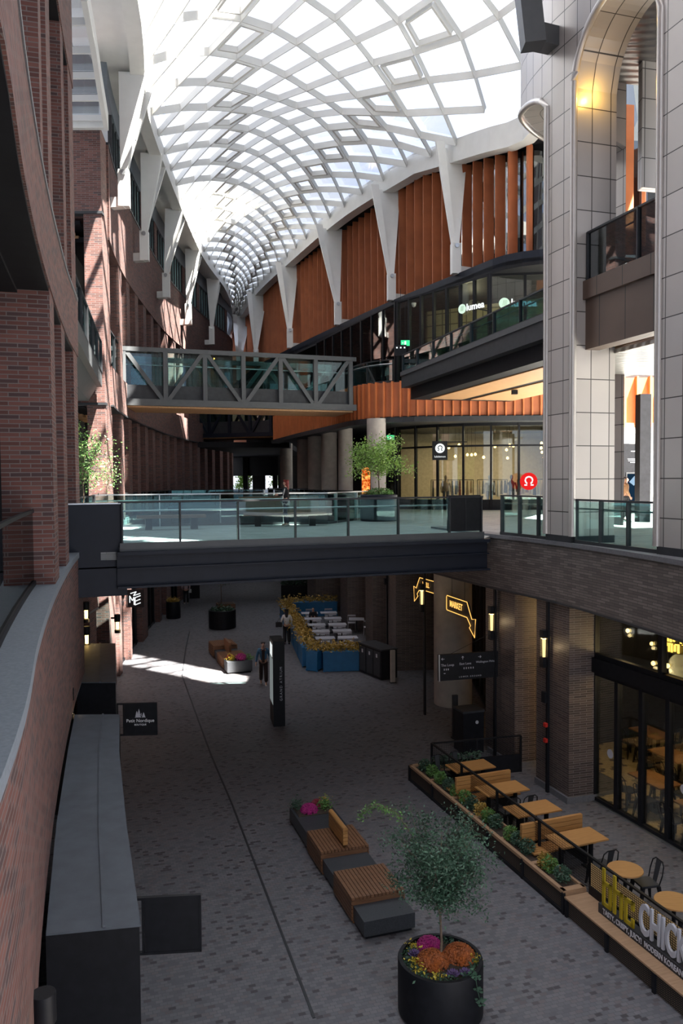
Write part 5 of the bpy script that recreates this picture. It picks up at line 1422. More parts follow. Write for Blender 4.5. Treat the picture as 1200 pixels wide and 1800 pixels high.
for k, (_, y, m) in enumerate(sk):
    nm = ('ochre tinted' if m == 'leaf_yellow' else 'light green' if m == 'leaf' else 'dark green')
    o = plant('shrub', '%s shrub, number %s from the near end of the patio planter' % (nm, ('one', 'two', 'three', 'four', 'five', 'six', 'seven', 'eight', 'nine', 'ten', 'eleven', 'twelve', 'thirteen', 'fourteen', 'fifteen', 'sixteen')[k]), 'plant',
              leaves(420, lambda r: tuple(Vector(in_ellipsoid(r, (0, 0, .14), (.17, .19, .17)))), .032, seed=70 + k), m, PW(.25, y, .38), 'shrubs in the patio planter')
# rail fence behind the planter, with side return
def bar_fence(label, a, b, h, npost, solid=0.0, z0=0.0, name='patio_fence', infill=True):
    a = Vector((*a, 0)); b = Vector((*b, 0)); d = b - a; L = d.length; rz = math.atan2(d.y, d.x)
    t = thing(name, label, 'fence', (a.x, a.y, 0), rz)
    MB().box((L / 2, 0, h), (L, .05, .035)).build('top_rail', 'black', t)
    for k in range(npost + 1): MB().box((L * k / npost, 0, h / 2), (.05, .05, h)).build('post', 'black', t)
    if not infill: return t
    mb = MB()
    if solid: mb.box((L / 2, 0, solid / 2), (L, .03, solid))
    n = int(L / .05)
    for k in range(n): mb.box((k * .05 + .02, 0, (h + solid) / 2), (.004, .004, h - solid))
    for k in range(int((h - solid) / .05)): mb.box((L / 2, 0, solid + k * .05), (L, .004, .004))
    mb.build('mesh_infill', 'black', t); return t
fa, fb, fc = PW(.52, -4.6)[:2], PW(.52, FLn - .2)[:2], PW(.52 + 2.6, FLn - .45)[:2]
fm = PW(.56, -.05)[:2]; fb = PW(.56, FLn - .2)[:2]; fa = PW(.56, -4.6)[:2]
bar_fence('long black mesh rail fence between planter and patio tables', fb, fm, 1.0, 4)
bar_fence('black rail fence behind the chicken sign', fm, fa, 1.0, 2, infill=False)
bar_fence('short black fence closing the far end of the patio', fb, fc, 1.0, 2, solid=0.5)
# ledge and sign in front of the fence, nearest part
t = thing('timber_ledge', 'low mesh fronted timber ledge under the chicken sign', 'ledge', (F1.x, F1.y, 0), prz)
MB().box((.24, -2.4, .16), (.44, 4.66, .3)).build('body', meshm, t)
MB().box((.24, -2.4, .335), (.5, 4.72, .03)).build('ledge_top', 'wood_tan', t)
for k in range(5): MB().box((0, -.1 - k * 1.15, .16), (.05, .06, .32)).build('post', 'black', t)
t = thing('painted_lit_mesh_panel', 'amber mesh panel, lit look in its colour, behind the chicken sign letters', 'panel', PW(.49, -2.4), prz)
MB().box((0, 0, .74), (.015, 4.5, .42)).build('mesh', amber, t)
MB().box((0, 0, .43), (.03, 4.6, .16)).build('kick_board', 'black', t)
S0 = G(1056, 1604, .36); srz = prz - PI / 2
t = thing('restaurant_sign', 'bhc Chicken sign, yellow and white block letters on the ledge', 'sign', (S0.x, S0.y, .35), srz)
MB().box((1.6, 0.06, .085), (3.3, .16, .17)).build('base_board', 'charcoal', t)
mb = MB(); st = .066
def strokes(x0, segs):
    for ax, az, bx, bz in segs: mb.bar((x0 + ax, .0, .18 + az), (x0 + bx, .0, .18 + bz), .03, st, up=(0, 0, 1) if abs(ax - bx) > abs(az - bz) else (1, 0, 0))
q_ = st / 2; W_ = .24
strokes(.04, [(q_, 0, q_, .66), (0, q_, W_, q_), (0, .44 - q_, W_, .44 - q_), (W_ - q_, 0, W_ - q_, .44)])
strokes(.33, [(q_, 0, q_, .66), (0, .44 - q_, W_, .44 - q_), (W_ - q_, 0, W_ - q_, .44)])
strokes(.62, [(q_, 0, q_, .44), (0, q_, W_, q_), (0, .44 - q_, W_, .44 - q_), (W_ - q_, .29, W_ - q_, .44), (W_ - q_, 0, W_ - q_, .15)])
mb.build('brand_lettering', mat('yellow_sign_face', (0.42, 0.31, 0.012), 0.5, var=.03), t, 'yellow block letters bhc')
text_mesh('chicken_lettering', 'CHICKEN', 'white_paint', 0.72, 0.02, t, (.96, 0.02, .43), align='LEFT', bold=.014, sx=.50, label='white letters CHICKEN')
text_mesh('tagline', 'TASTY, CRISPY, JUICY!  MODERN KOREAN CHICKEN', 'white_paint', 0.13, 0.003, t, (.08, -0.026, .085), align='LEFT', bold=.003, sx=.78)

# tables, benches and chairs
TH = math.radians(20.5)
def quadc(px): ps = [G(x, y, .75) for x, y in px]; return sum(ps, Vector()) / 4
tabs = [[(784, 1344), (847, 1334), (867, 1348), (807, 1357)], [(839, 1381), (902, 1373), (925, 1388), (862, 1398.5)], [(891.5, 1417), (953, 1405.5), (979, 1424), (918, 1436)], [(960, 1470), (1033.5, 1454), (1061.5, 1474), (993, 1488.5)]]
tl = ('rectangular golden oak patio table farthest from the camera', 'rectangular golden oak patio table, second from the far end', 'rectangular golden oak patio table, third from the far end', 'rectangular golden oak patio table nearest the round tables')
TC = []
for px, lab in zip(tabs, tl):
    c = quadc(px); TC.append(c)
    t = thing('patio_table', lab, 'table', (c.x, c.y, 0), TH, 'rectangular patio tables')
    MB().box((0, 0, .735), (1.12, .62, .03)).build('tabletop', 'wood_light', t)
    for s_ in (-1, 1):
        MB().box((s_ * .36, 0, .36), (.07, .07, .70)).build('leg', 'black', t); MB().box((s_ * .36, 0, .015), (.08, .5, .03)).build('foot', 'black', t)
for (px, py), lab in (((1098.5, 1527), 'round golden oak patio table with one chair at its right'), ((1184, 1583), 'round golden oak patio table cut by the right edge of the photo')):
    c = G(px, py, .75)
    t = thing('patio_table', lab, 'table', (c.x, c.y, 0), 0, 'round patio tables')
    MB().lathe([(.315, .72), (.325, .73), (.32, .75)], n=40).build('tabletop', 'wood_light', t)
    MB().tube([(0, 0, .02), (0, 0, .72)], .035, 10).build('pedestal', 'black', t); MB().lathe([(.24, 0), (.22, .03)], n=24).build('base', 'black', t)
def patio_bench(label, c, length, both=True):
    t = thing('patio_bench', label, 'bench', (c[0], c[1], 0), TH)
    for s_ in ((-1, 1) if both else (-1,)):
        mb = MB()
        for k in range(5): mb.box((0, s_ * (.11 + k * .085), .45), (length, .07, .03))
        mb.build('seat', 'wood_light', t)
    mb = MB()
    for k in range(4): mb.box((0, 0, .55 + k * .095), (length, .075, .085))
    mb.build('backrest', 'wood_light', t)
    for x in (-length * .38, length * .38):
        MB().box((x, 0, .22), (.06, .8 if both else .45, .44)).build('leg', 'black', t)
    return t
Ed = Vector((math.cos(TH), math.sin(TH), 0)); Nd = Vector((-Ed.y, Ed.x, 0))
for i, lab in ((1, 'slatted golden double bench with backrest between first and second tables'), (3, 'slatted golden double bench with backrest between third and fourth tables')):
    c = TC[i] + Nd * .66 - Ed * .12; patio_bench(lab, c, 1.5)
c = TC[0] + Nd * -.0 - Ed * .7
def metal_chair(label, loc, rz, group='black metal patio chairs'):
    """stamped metal cafe chair: splayed legs, hoop back with one broad splat; faces local +y"""
    t = thing('metal_chair', label, 'chair', loc, rz, group)
    mb = MB().box((0, 0, .445), (.36, .36, .022)); mb.box((0, 0, .42), (.33, .33, .03)); mb.build('seat', 'charcoal', t)
    mb = MB(); mb.tube([(-.17, -.17, .44), (-.19, -.22, .62), (-.17, -.26, .78), (-.10, -.28, .84), (.10, -.28, .84), (.17, -.26, .78), (.19, -.22, .62), (.17, -.17, .44)], .012, 7)
    mb.build('back_hoop', 'black', t)
    mb = MB(); mb.hexa([(-.05, -.19, .44), (.05, -.19, .44), (.05, -.175, .44), (-.05, -.175, .44)], [(-.07, -.285, .84), (.07, -.285, .84), (.07, -.27, .84), (-.07, -.27, .84)]); mb.build('back_splat', 'charcoal', t)
    for sx_ in (-1, 1):
        for sy in (-1, 1):
            b_ = Vector((sx_ * .16, sy * .16, .43)); e = Vector((sx_ * .21, sy * .23, 0)); mb = MB()
            mb.hexa([e + Vector((-.015, -.015, 0)), e + Vector((.015, -.015, 0)), e + Vector((.015, .015, 0)), e + Vector((-.015, .015, 0))], [b_ + Vector((-.035, -.03, 0)), b_ + Vector((.035, -.03, 0)), b_ + Vector((.035, .03, 0)), b_ + Vector((-.035, .03, 0))]); mb.build('leg', 'black', t)
    return t
R1 = G(1098.5, 1527, .75); R2 = G(1184, 1583, .75)
mc = metal_chair('black metal chair right of the first round patio table', (R1.x + .42, R1.y + .10, 0), PI / 2 + .2)
for loc, rz, lab in (((TC[3] + Ed * .15 - Nd * .62), .36 + 0.0, 'black metal chair on the near side of the fourth rectangular table'),
                     ((TC[1] + Ed * .25 - Nd * .55), .36, 'black metal chair on the near side of the second rectangular table'),
                     ((TC[1] - Ed * .2 - Nd * .55), .36, 'black metal chair at the left of the near side of the second table'),
                     ((TC[2] + Ed * .1 - Nd * .5), .36, 'black metal chair on the near side of the third rectangular table'),
                     ((TC[0] + Nd * .55), .36 + PI, 'black metal chair beyond the farthest rectangular patio table'),
                     ((TC[0] - Ed * .55 + Nd * .5), .36 + PI, 'black metal chair at the far left corner of the patio'),
                     (Vector((R2.x - .02, R2.y - .55, 0)), .1, 'black metal chair in front of the round table at the right edge')):
    dup(mc, (loc[0], loc[1], 0), rz, lab)
t = thing('timber_planter', 'small timber planter of greenery at the far end of the patio', 'planter', (TC[0].x + Nd.x * .95 + .1, TC[0].y + Nd.y * .95, 0), TH)
MB().box((0, 0, .2), (1.5, .35, .4)).build('body', meshm, t); MB().box((0, 0, .41), (1.54, .4, .03)).build('timber_edge', 'wood_tan', t)
leaves(700, lambda r: (r.uniform(-.7, .7), r.gauss(0, .1), r.uniform(.4, .75)), .04, seed=99).build('foliage', 'leaf_dark', t)

# ---- things on the brick piers: conduits, lanterns, strobes
def conduit_light(label, loc, rz, z1, lz, boxz=None, red=()):
    t = thing('pier_light', label, 'wall lamp', (loc[0], loc[1], 0), rz, 'lanterns on the dark brick piers')
    MB().box((0, -.06, z1 / 2), (.09, .06, z1)).build('conduit', 'black', t)
    MB().box((-.08, -.12, lz + .62), (.16, .16, .2)).build('cap', 'black', t); MB().box((-.08, -.12, lz - .1), (.16, .16, .26)).build('base', 'black', t)
    MB().box((-.08, -.12, lz + .27), (.13, .13, .5)).build('glass_tube', 'glass_shop', t)
    MB().lathe([(.035, lz + .03), (.045, lz + .5)], (-.08, -.12, 0), 12).build('lamp_core', 'lamp_dim', t)
    MB().box((-.08, -.12, lz + .505), (.10, .10, .03)).build('bulb', 'lamp', t)
    if boxz: MB().box((-.06, -.11, boxz), (.15, .1, .28)).build('junction_box', 'black', t)
    for z in red: MB().box((.0, -.12, z), (.1, .07, .1)).build('strobe', mat('red_alarm_plastic', (.55, .03, .02), .4), t, 'red alarm strobe')
    l = bpy.data.lights.new('pier_lamp', 'POINT'); l.energy = 4; l.color = (1, .72, .4); l.shadow_soft_size = .05
    lo = bpy.data.objects.new('pier_lamp', l); COL.objects.link(lo); lo.parent = t; lo.location = (-.1, -.32, lz + .25)
    return t
pr = math.radians(-70)
conduit_light('slim lantern on a conduit on the nearest dark brick pier, with red strobes', (5.27, 20.1), pr, 4.9, 3.45, 2.45, (1.75, 1.35))
conduit_light('slim lantern on a conduit on the second dark brick pier', (4.42, 22.65), pr, 4.9, 3.65)
conduit_light('slim lantern high on the dark pier beyond the round column', (2.02, 34.6), pr, 6.0, 4.1, 3.6)
conduit_light('slim lantern hanging beside the WEL arrow near the column top', (2.85, 26.9), pr, 5.0, 3.75)
g = D(674, 1062, 34.0)
# ---- hanging wayfinding sign
g0_ = D(770, 1200, 22.2); g1_ = D(880, 1190, 22.7)
d_ = Vector((g1_.x - g0_.x, g1_.y - g0_.y)); w_ = d_.length
t = thing('wayfinding_sign', 'black hanging direction sign reading The Loop, East Lane, Wellington Mrkt', 'sign', (g0_.x, g0_.y, g0_.z + .02), math.atan2(d_.y, d_.x))
MB().box((w_ / 2, 0, .40), (w_, .10, .74)).build('panel', 'black', t)
MB().box((.012, -.055, .40), (.03, .02, .76)).build('edge_strip', 'rail', t)
text_mesh('lettering', 'The Loop', 'white_paint', .10, .002, t, (.26, -.055, .47)); text_mesh('lettering', 'East Lane', 'white_paint', .095, .002, t, (.80, -.055, .48)); text_mesh('lettering', 'Wellington Mrkt.', 'white_paint', .085, .002, t, (1.42, -.055, .50))
text_mesh('floor_name', 'LOWER GROUND', 'white_paint', .06, .002, t, (.95, -.055, .11), spacing=1.6)
mb = MB()
def arrow(mb, x, z, ang, s_=.09):
    c_, s2 = math.cos(ang), math.sin(ang); R_ = lambda u, v: (x + u * c_ - v * s2, -.056, z + u * s2 + v * c_)
    for a, b in (((-s_ / 2, 0), (s_ / 2, 0)), ((s_ / 2, 0), (s_ * .1, s_ * .35)), ((s_ / 2, 0), (s_ * .1, -s_ * .35))):
        p, q = Vector(R_(*a)), Vector(R_(*b)); mb.bar(p, q, .012, .008, up=(0, 1, 0))
arrow(mb, .12, .65, PI); arrow(mb, .72, .65, PI / 2); arrow(mb, 1.24, .65, 0)
mb.build('arrows', 'white_paint', t)
mb = MB()
for x0 in (.16, .22, .28, .76, .83, .90, .97, 1.04): mb.box((x0, -.056, .35), (.025, .004, .05))
mb.box((.17, -.056, .24), (.05, .004, .02)); mb.build('pictograms', 'white_paint', t)
mb = MB(); mb.tube([(w_, 0, .7), (w_ + .02, 0, 1.45)], .012, 6); mb.tube([(.35, 0, .76), (w_, 0.0, 1.42)], .006, 5); mb.box((w_ + .02, 0, .6), (.06, .08, 1.3)); mb.build('hanger', 'black', t)
# ---- neon arrow signs
def neon(label, a, b, z0, word, flip, h=.5):
    a = Vector(a); b = Vector(b); d = b - a; L = d.length
    t = thing('neon_arrow_sign', label, 'sign', (a.x, a.y, z0), math.atan2(d.y, d.x), 'amber neon arrow signs')
    pts = [(0.04, 0), (0, .04), (0, h - .04), (0.04, h), (L * .72, h), (L * .88, .0), (L, .05), (L * .97, -.55), (L * .80, -.30), (L * .84, -.22), (L * .72, 0)]
    if flip: pts = [(L - x, z) for x, z in pts]
    P3 = [(x, -.05, z) for x, z in pts]
    MB().tube(P3 + P3[:1], .014, 7).build('tube_outline', 'neon', t)
    mb = MB(); n = len(pts)
    mb.face([(x, -.02, z) for x, z in pts]); mb.face([(x, .02, z) for x, z in pts[::-1]])
    for i in range(n): p, q = pts[i], pts[(i + 1) % n]; mb.face([(p[0], -.02, p[1]), (p[0], .02, p[1]), (q[0], .02, q[1]), (q[0], -.02, q[1])])
    mb.build('backing', 'charcoal', t)
    text_mesh('lettering', word, 'neon', .30 if not flip else .26, .004, t, ((L * .34) if not flip else L * .56, -.05, h / 2), bold=.004, sx=.9)
    mb = MB()
    for x in (L * .15, L * .6): mb.tube([(x, 0, h), (x, 0, (6.1 if flip else 4.9) - z0)], .008, 5)
    mb.build('hanger', 'black', t); return t
pa_ = D(787, 1080, 27.2); pb_ = D(838, 1070, 25.0)
neon('amber neon arrow sign reading MARKET in front of the round column', (pa_.x, pa_.y), (pb_.x, pb_.y), 3.55, 'MARKET', False)
pa_ = D(729, 1050, 31.5); pb_ = D(768, 1050, 29.6)
neon('amber neon arrow sign reading WEL beyond the round column', (pa_.x, pa_.y), (pb_.x, pb_.y), 3.75, 'WELL', True, .45)

# ---- restaurant interior behind the glass
def RPt(u, v): p = g0 + gd * u + nr * v; return p
rt = None; ra = math.atan2(gd.y, gd.x)
woodt = mat('brown_tabletop', (.34, .16, .06), .5, var=.15)
rlab = ['nearest the pier corner', 'at the right edge of the photo', 'in the second row', 'deep at the right', 'farthest inside']
spots = [(1.0, .95), (2.75, .75), (-.2, 2.6), (1.5, 3.0), (-1.9, 3.4)]
for i, (u, v) in enumerate(spots):
    p = RPt(u, v)
    if rt is None:
        rt = thing('dining_table', 'brown dining table inside the restaurant, ' + rlab[i], 'table', (p.x, p.y, 0), ra, 'restaurant dining tables')
        MB().box((0, 0, .735), (1.1, .68, .035)).build('tabletop', woodt, rt)
        MB().tube([(0, 0, .02), (0, 0, .72)], .035, 8).build('pedestal', 'black', rt); MB().box((0, 0, .015), (.6, .4, .03)).build('base', 'black', rt)
    else: dup(rt, (p.x, p.y, 0), ra, 'brown dining table inside the restaurant, ' + rlab[i])
    for j, (du, dv, rz) in enumerate(((-.3, -.52, 0), (.35, -.52, 0), (-.3, .52, PI), (.35, .52, PI))):
        q = RPt(u + du, v + dv); dup(mc, (q.x, q.y, 0), ra + rz, 'dark metal chair %s of four at the table %s' % (('one', 'two', 'three', 'four')[j], rlab[i]), 'restaurant chairs')
c = Vector((8.15, 18.75, 0))
t = thing('ring_lamp', 'glowing amber ring lamp of upright lettered panels inside the restaurant', 'ceiling lamp', (c.x, c.y, 3.9))
mb = MB(); n = 40
for row, (z, h) in enumerate(((.36, .30), (.14, .34))):
    for k in range(n):
        a = 2 * PI * k / n + row * .05
        if (k * 7 + row * 3) % 5 == 0: continue
        mb.box((0.52 * math.cos(a), 0.52 * math.sin(a), z), (.02, .05, h * (.62 if k % 3 else .45)), a)
mb.build('lit_panels', emit_mat('amber_sign_light', (1, .55, .08), 5.0), t)
mb = MB()
for z in (.25, .47, .0): mb.lathe([(.54, z), (.54, z + .02)], n=40)
for a in (0, 2.1, 4.2): mb.tube([(0.52 * math.cos(a), 0.52 * math.sin(a), .47), (0, 0, .9)], .006, 5)
mb.build('ring', 'black', t)
l = bpy.data.lights.new('ring_lamp_light', 'POINT'); l.energy = 100; l.color = (1, .68, .32); l.shadow_soft_size = .5
lo = bpy.data.objects.new('ring_lamp_light', l); COL.objects.link(lo); lo.parent = t; lo.location = (0, 0, -.5)
for i, (u, v, z) in enumerate(((7.35, 18.7, 3.62), (7.8, 18.95, 3.5), (7.5, 20.8, 4.0), (8.6, 22.0, 3.4), (9.3, 19.5, 3.3), (8.6, 17.0, 3.3))):
    c = Vector((u, v, 0))
    t = thing('pendant_bulb', 'bare glowing pendant bulb inside the restaurant, number %s from the glass corner' % ('one', 'two', 'three', 'four', 'five', 'six')[i], 'ceiling lamp', (c.x, c.y, z), 0, 'restaurant pendant bulbs')
    MB().lathe([(.01, -.05), (.045, -.02), (.05, .02), (.02, .06)], n=14).build('bulb', 'lamp', t); MB().tube([(0, 0, .06), (0, 0, 4.8 - z)], .006, 5).build('cord', 'black', t)
    l = bpy.data.lights.new('bulb_light', 'POINT'); l.energy = 32; l.color = (1, .66, .32); l.shadow_soft_size = .05
    lo = bpy.data.objects.new('bulb_light', l); COL.objects.link(lo); lo.parent = t; lo.location = (0, 0, -.12)
for u in (.6, 3.0):
    c = RPt(u, -.03); t = MB().tube([(0, -.004, 0), (0, .004, 0)], .11, 20).build('window_decal', 'white_paint'); t.location = (c.x, c.y, 1.35); t.rotation_euler = (0, 0, ra); tag(t, 'round white decal on the restaurant glass, ' + ('by the brick pier' if u < 1 else 'on the third pane'), 'decal', 'round window decals')
# market interior glow
for i, (x, y, z) in enumerate(((7, 25, 3.2), (7, 29, 2.6))):
    l = bpy.data.lights.new('market_light', 'POINT'); l.energy = 30; l.color = (1, .55, .25); l.shadow_soft_size = .2
    lo = bpy.data.objects.new('market_light', l); COL.objects.link(lo); lo.location = (x, y, z)
t = thing('neon_sculpture', 'small red orange glowing figure inside the market window', 'light', tuple(D(812, 1150, 28.5)))
t.location.x += 1.1
MB().tube([(0, 0, .05), (.05, 0, .5), (.3, 0, .75), (.35, 0, 1.05), (.05, 0, 1.2), (-.15, 0, 1.1)], .07, 8).build('glow_tube', emit_mat('red_neon', (1, .16, .06), 1.3), t)
MB().box((0, 0, .0), (.3, .2, .1)).build('base', 'charcoal', t)
# ================================================================== UPPER LANE (LEVEL 2 AND 3) OBJECTS
def deck_bench(label, px0, px1, py, Y0, Y1):
    a = D(px0, py, Y0); b = D(px1, py, Y1); d = Vector((b.x - a.x, b.y - a.y)); L = d.length; c = (a + b) / 2
    t = thing('timber_bench', label, 'bench', (c.x, c.y, DECK), math.atan2(d.y, d.x), 'timber benches on the near bridge')
    mb = MB()
    for k in range(5): mb.box((0, -.2 + k * .1, .43), (L, .085, .10))
    mb.build('seat', 'wood', t)
    for s_ in (-1, 1): MB().box((s_ * L * .33, 0, .19), (.22, .38, .38)).build('leg', 'black', t)
    return t
deck_bench('timber bench on the near bridge, left one with two dark block legs', 240, 361, 912, 26.6, 27.2)
deck_bench('timber bench on the near bridge beside the red haired person', 428, 573, 906, 28.3, 28.6)
# round planter with a bright tree
g = G(667, 917, DECK); yy = g.y + .7
t = thing('round_planter', 'large round dark planter on the upper lane with a bright green tree', 'planter', (g.x, yy, DECK))
MB().lathe([(.70, 0), (.74, .04), (.74, 1.02), (.70, 1.05), (.66, 1.05), (.66, .95)], n=40).build('pot', 'navy', t, smooth=True)
MB().lathe([(.66, .95), (.02, 1.0)], n=30).build('soil', 'soil', t)
plant('boxwood', 'low mounded shrubs round the tree in the upper lane planter', 'plant', leaves(900, lambda r: tuple(Vector(in_ellipsoid(r, (0, 0, .05), (.62, .6, .22)))), .05, seed=201), 'leaf', (g.x, yy, DECK + 1.05))
tt = thing('young_tree', 'bright green airy tree in the round planter on the upper lane', 'tree', (g.x, yy, DECK + .98))
tree_parts(tt, 0.0, .75, (-.1, 0, 1.6), (1.25, 1.0, 1.0), 5200, .05, 202, 'leaf_bright', .035, 24)
# planter, young tree and shrubs left of the near bridge
t = thing('corten_planter', 'low rust edged planter bed left of the near bridge', 'planter', (-7.75, 21.9, DECK), math.radians(105))
MB().box((0, 0, .45), (5.2, 1.0, .9)).build('body', 'charcoal', t); MB().box((0, 0, .91), (5.2, 1.0, .03)).build('rim', 'terracotta', t); MB().box((0, 0, .925), (5.0, .8, .02)).build('soil', 'soil', t)
for lab, (x, y), hh, rad, n, m, sd_ in (('leafy bright green tree close to the near left piers', (-7.55, 21.0), 1.6, (.55, .6, 1.15), 4200, 'leaf_bright', 211), ('feathery grey green shrub with bare pale stems by the brick tower', (-7.55, 23.3), 1.3, (.6, .6, 1.2), 1500, 'leaf', 212)):
    tt = thing('young_tree', lab, 'tree', (x, y, DECK + .92)); tree_parts(tt, 0, .6, (0, 0, hh), rad, n, .045, sd_, m, .022, 26)
tt = thing('slender_shrub', 'thin twiggy shrub right of the brick tower behind the glass rail', 'plant', (-8.3, 28.3, DECK)); tree_parts(tt, 0, 1.0, (.0, 0, 2.2), (.45, .4, 1.4), 350, .04, 213, 'leaf', .02, 12)
# far bench seen through the bridge glass
t = thing('timber_planter', 'long low timber planter wall far behind the bridge railing', 'planter', (-3.2, 40.5, DECK - 0.0), .15)
MB().box((0, 0, .4), (4.0, .8, .8)).build('body', 'wood', t); MB().box((0, 0, .81), (4.04, .84, .03)).build('rim', 'wood', t)
struct(MB().prism([(-6.4, 39.4), (-.6, 40.2), (-.9, 42.6), (-6.5, 41.6)], 5.6, DECK - .01), 'floor', 'navy')

# ---- orange LED advert totem
g = D(643, 880, 36.5)
t = thing('advert_totem', 'glowing orange advert screen totem behind the bright tree', 'screen', (g.x, g.y, DECK), .1)
MB().box((0, 0, .2), (.5, .2, .4)).build('base', 'black', t); MB().box((0, .02, 1.35), (.44, .12, 2.0)).build('casing', 'black', t)
m, n, b = new_mat('orange_screen'); n.nodes.clear(); out = N(n, 'ShaderNodeOutputMaterial'); em = N(n, 'ShaderNodeEmission'); tcx = N(n, 'ShaderNodeTexCoord'); nzx = N(n, 'ShaderNodeTexNoise', Scale=7.0, Detail=3.0); r = N(n, 'ShaderNodeValToRGB')
e = r.color_ramp.elements; e[0].position = .4; e[0].color = (.25, .02, .0, 1); e[1].position = .62; e[1].color = (1, .35, .08, 1)
n.links.new(tcx.outputs['Object'], nzx.inputs[0]); n.links.new(nzx.outputs['Fac'], r.inputs[0]); n.links.new(r.outputs[0], em.inputs[0]); em.inputs[1].default_value = 2.0; n.links.new(em.outputs[0], out.inputs[0])
MB().box((0, -.045, 1.45), (.38, .01, 1.5)).build('screen', m, t)
text_mesh('caption', 'SALE', 'white_sign', .12, .002, t, (0, -.055, .62))

# ---- shop with round red sign
def disc_logo(parent, r, z, y, ring, glyph):
    MB().tube([(0, y + .03, z), (0, y - .03, z)], r, 40).build('disc', ring, parent)
    mb = MB(); p = []
    for k in range(19):
        a = math.radians(235 - 290 * k / 18); p.append((r * .42 * math.cos(a), y - .04, z + r * .12 + r * .40 * math.sin(a)))
    p = [(-r * .52, y - .04, z - r * .42)] + [(-r * .24, y - .04, z - r * .44)] + p + [(r * .24, y - .04, z - r * .44), (r * .52, y - .04, z - r * .42)]
    mb.tube(p, r * .09, 8); mb.build('logo', glyph, parent)
c = D(929, 846, 40.6)
t = thing('round_sign', 'round red shop sign with a white horseshoe shaped logo', 'sign', (c.x, c.y, c.z))
disc_logo(t, .44, 0, 0, emit_mat('red_lit_disc', (.85, .02, .02), 1.0), 'white_sign')
MB().box((0, .75, 0), (.06, 1.5, .06)).build('arm', 'black', t)
c = D(773, 792, 42.2)
t = thing('blade_sign', 'square black shop sign reading lululemon under a white round logo', 'sign', (c.x, c.y, c.z))
MB().box((0, .06, 0), (.80, .1, 1.0)).build('panel', 'black', t)
disc_logo(t, .25, .12, -.02, 'white_sign', 'black')
text_mesh('lettering', 'lululemon', 'white_sign', .15, .003, t, (0, -.005, -.32))
MB().box((.9, .1, .45), (1.1, .05, .05)).build('arm', 'black', t)
# shop interior: lights, rails, garments
wn = [0]
l = bpy.data.lights.new('shop_light', 'AREA'); l.energy = 750; l.size = 7; l.color = (1, .80, .52)
lo = bpy.data.objects.new('shop_light', l); COL.objects.link(lo); lo.location = (8.8, 46.5, 10.7)
rng = random.Random(5)
cl = [mat('garment_%s' % k, c_, .8, var=.1) for k, c_ in (('black', (.02, .02, .02)), ('sand', (.45, .33, .2)), ('white', (.6, .58, .54)), ('grey', (.16, .16, .17)), ('rust', (.3, .08, .04)))]
ord_ = ('first', 'second', 'third', 'fourth', 'fifth', 'sixth', 'seventh', 'eighth', 'ninth', 'tenth', 'eleventh', 'twelfth', 'thirteenth', 'fourteenth', 'fifteenth', 'sixteenth', 'seventeenth', 'eighteenth', 'nineteenth', 'twentieth')
bulb0 = None
for k in range(20):
    x = 5.6 + rng.random() * 6.3; y = 43.6 + rng.random() * 3.2; z = 9.55 + .35 * math.sin(k * 1.7) + rng.random() * .2
    lab = '%s warm globe bulb from the left in the clothing shop ceiling cluster' % ord_[k]
    if bulb0 is None:
        bulb0 = thing('globe_bulb', lab, 'ceiling lamp', (x, y, z), 0, 'globe bulbs in the clothing shop')
        MB().lathe([(.01, -.08), (.06, -.055), (.08, 0), (.06, .055), (.02, .09)], n=12).build('globe', 'lamp', bulb0); MB().tube([(0, 0, .09), (0, 0, 1.75)], .006, 4).build('cord', 'black', bulb0)
    else: dup(bulb0, (x, y, z), 0)
xs = sorted([o for o in COL.objects if o.name.startswith('globe_bulb')], key=lambda o: o.location.x / o.location.y)
for k, o in enumerate(xs): o['label'] = '%s warm globe bulb from the left in the clothing shop ceiling cluster' % ord_[k]
def rack(label, x, y, w_, n, zr=1.6):
    t = thing('clothes_rail', label, 'clothes rack', (x, y, DECK), 0, 'clothes rails in the shop')
    mb = MB()
    for s_ in (-1, 1): mb.tube([(s_ * w_ / 2, 0, 0), (s_ * w_ / 2, 0, zr)], .02, 6)
    mb.tube([(-w_ / 2, 0, zr), (w_ / 2, 0, zr)], .02, 6); mb.tube([(-w_ / 2, 0, .2), (w_ / 2, 0, .2)], .015, 6); mb.build('frame', 'black', t)
    for k in range(n):
        gx = -w_ / 2 + .12 + k * (w_ - .24) / max(1, n - 1); q = rng.choice(cl); hh = rng.uniform(.6, .9)
        g_ = MB(); g_.hexa([(gx - .04, -.26, zr - .1 - hh), (gx + .04, -.26, zr - .1 - hh), (gx + .04, .26, zr - .1 - hh), (gx - .04, .26, zr - .1 - hh)], [(gx - .02, -.16, zr - .05), (gx + .02, -.16, zr - .05), (gx + .02, .16, zr - .05), (gx - .02, .16, zr - .05)])
        o = g_.build('garment', q); o.location = (x, y, DECK); tag(o, None, 'garment', 'garments hanging on ' + label)
        o['label'] = '%s garment from the left, %s' % (ord_[k], label.replace('clothes rail ', 'on the rail '))
racks = (('clothes rail near the left shop window', 6.6, 44.4, 1.5, 7), ('clothes rail in the middle of the shop', 8.6, 45.4, 1.7, 8), ('clothes rail behind the red sign', 10.6, 44.6, 1.5, 7), ('clothes rail at the back left', 6.2, 47.5, 1.7, 6), ('tall clothes rail at the right end', 12.2, 43.9, 1.2, 6))
for a in racks: rack(*a)
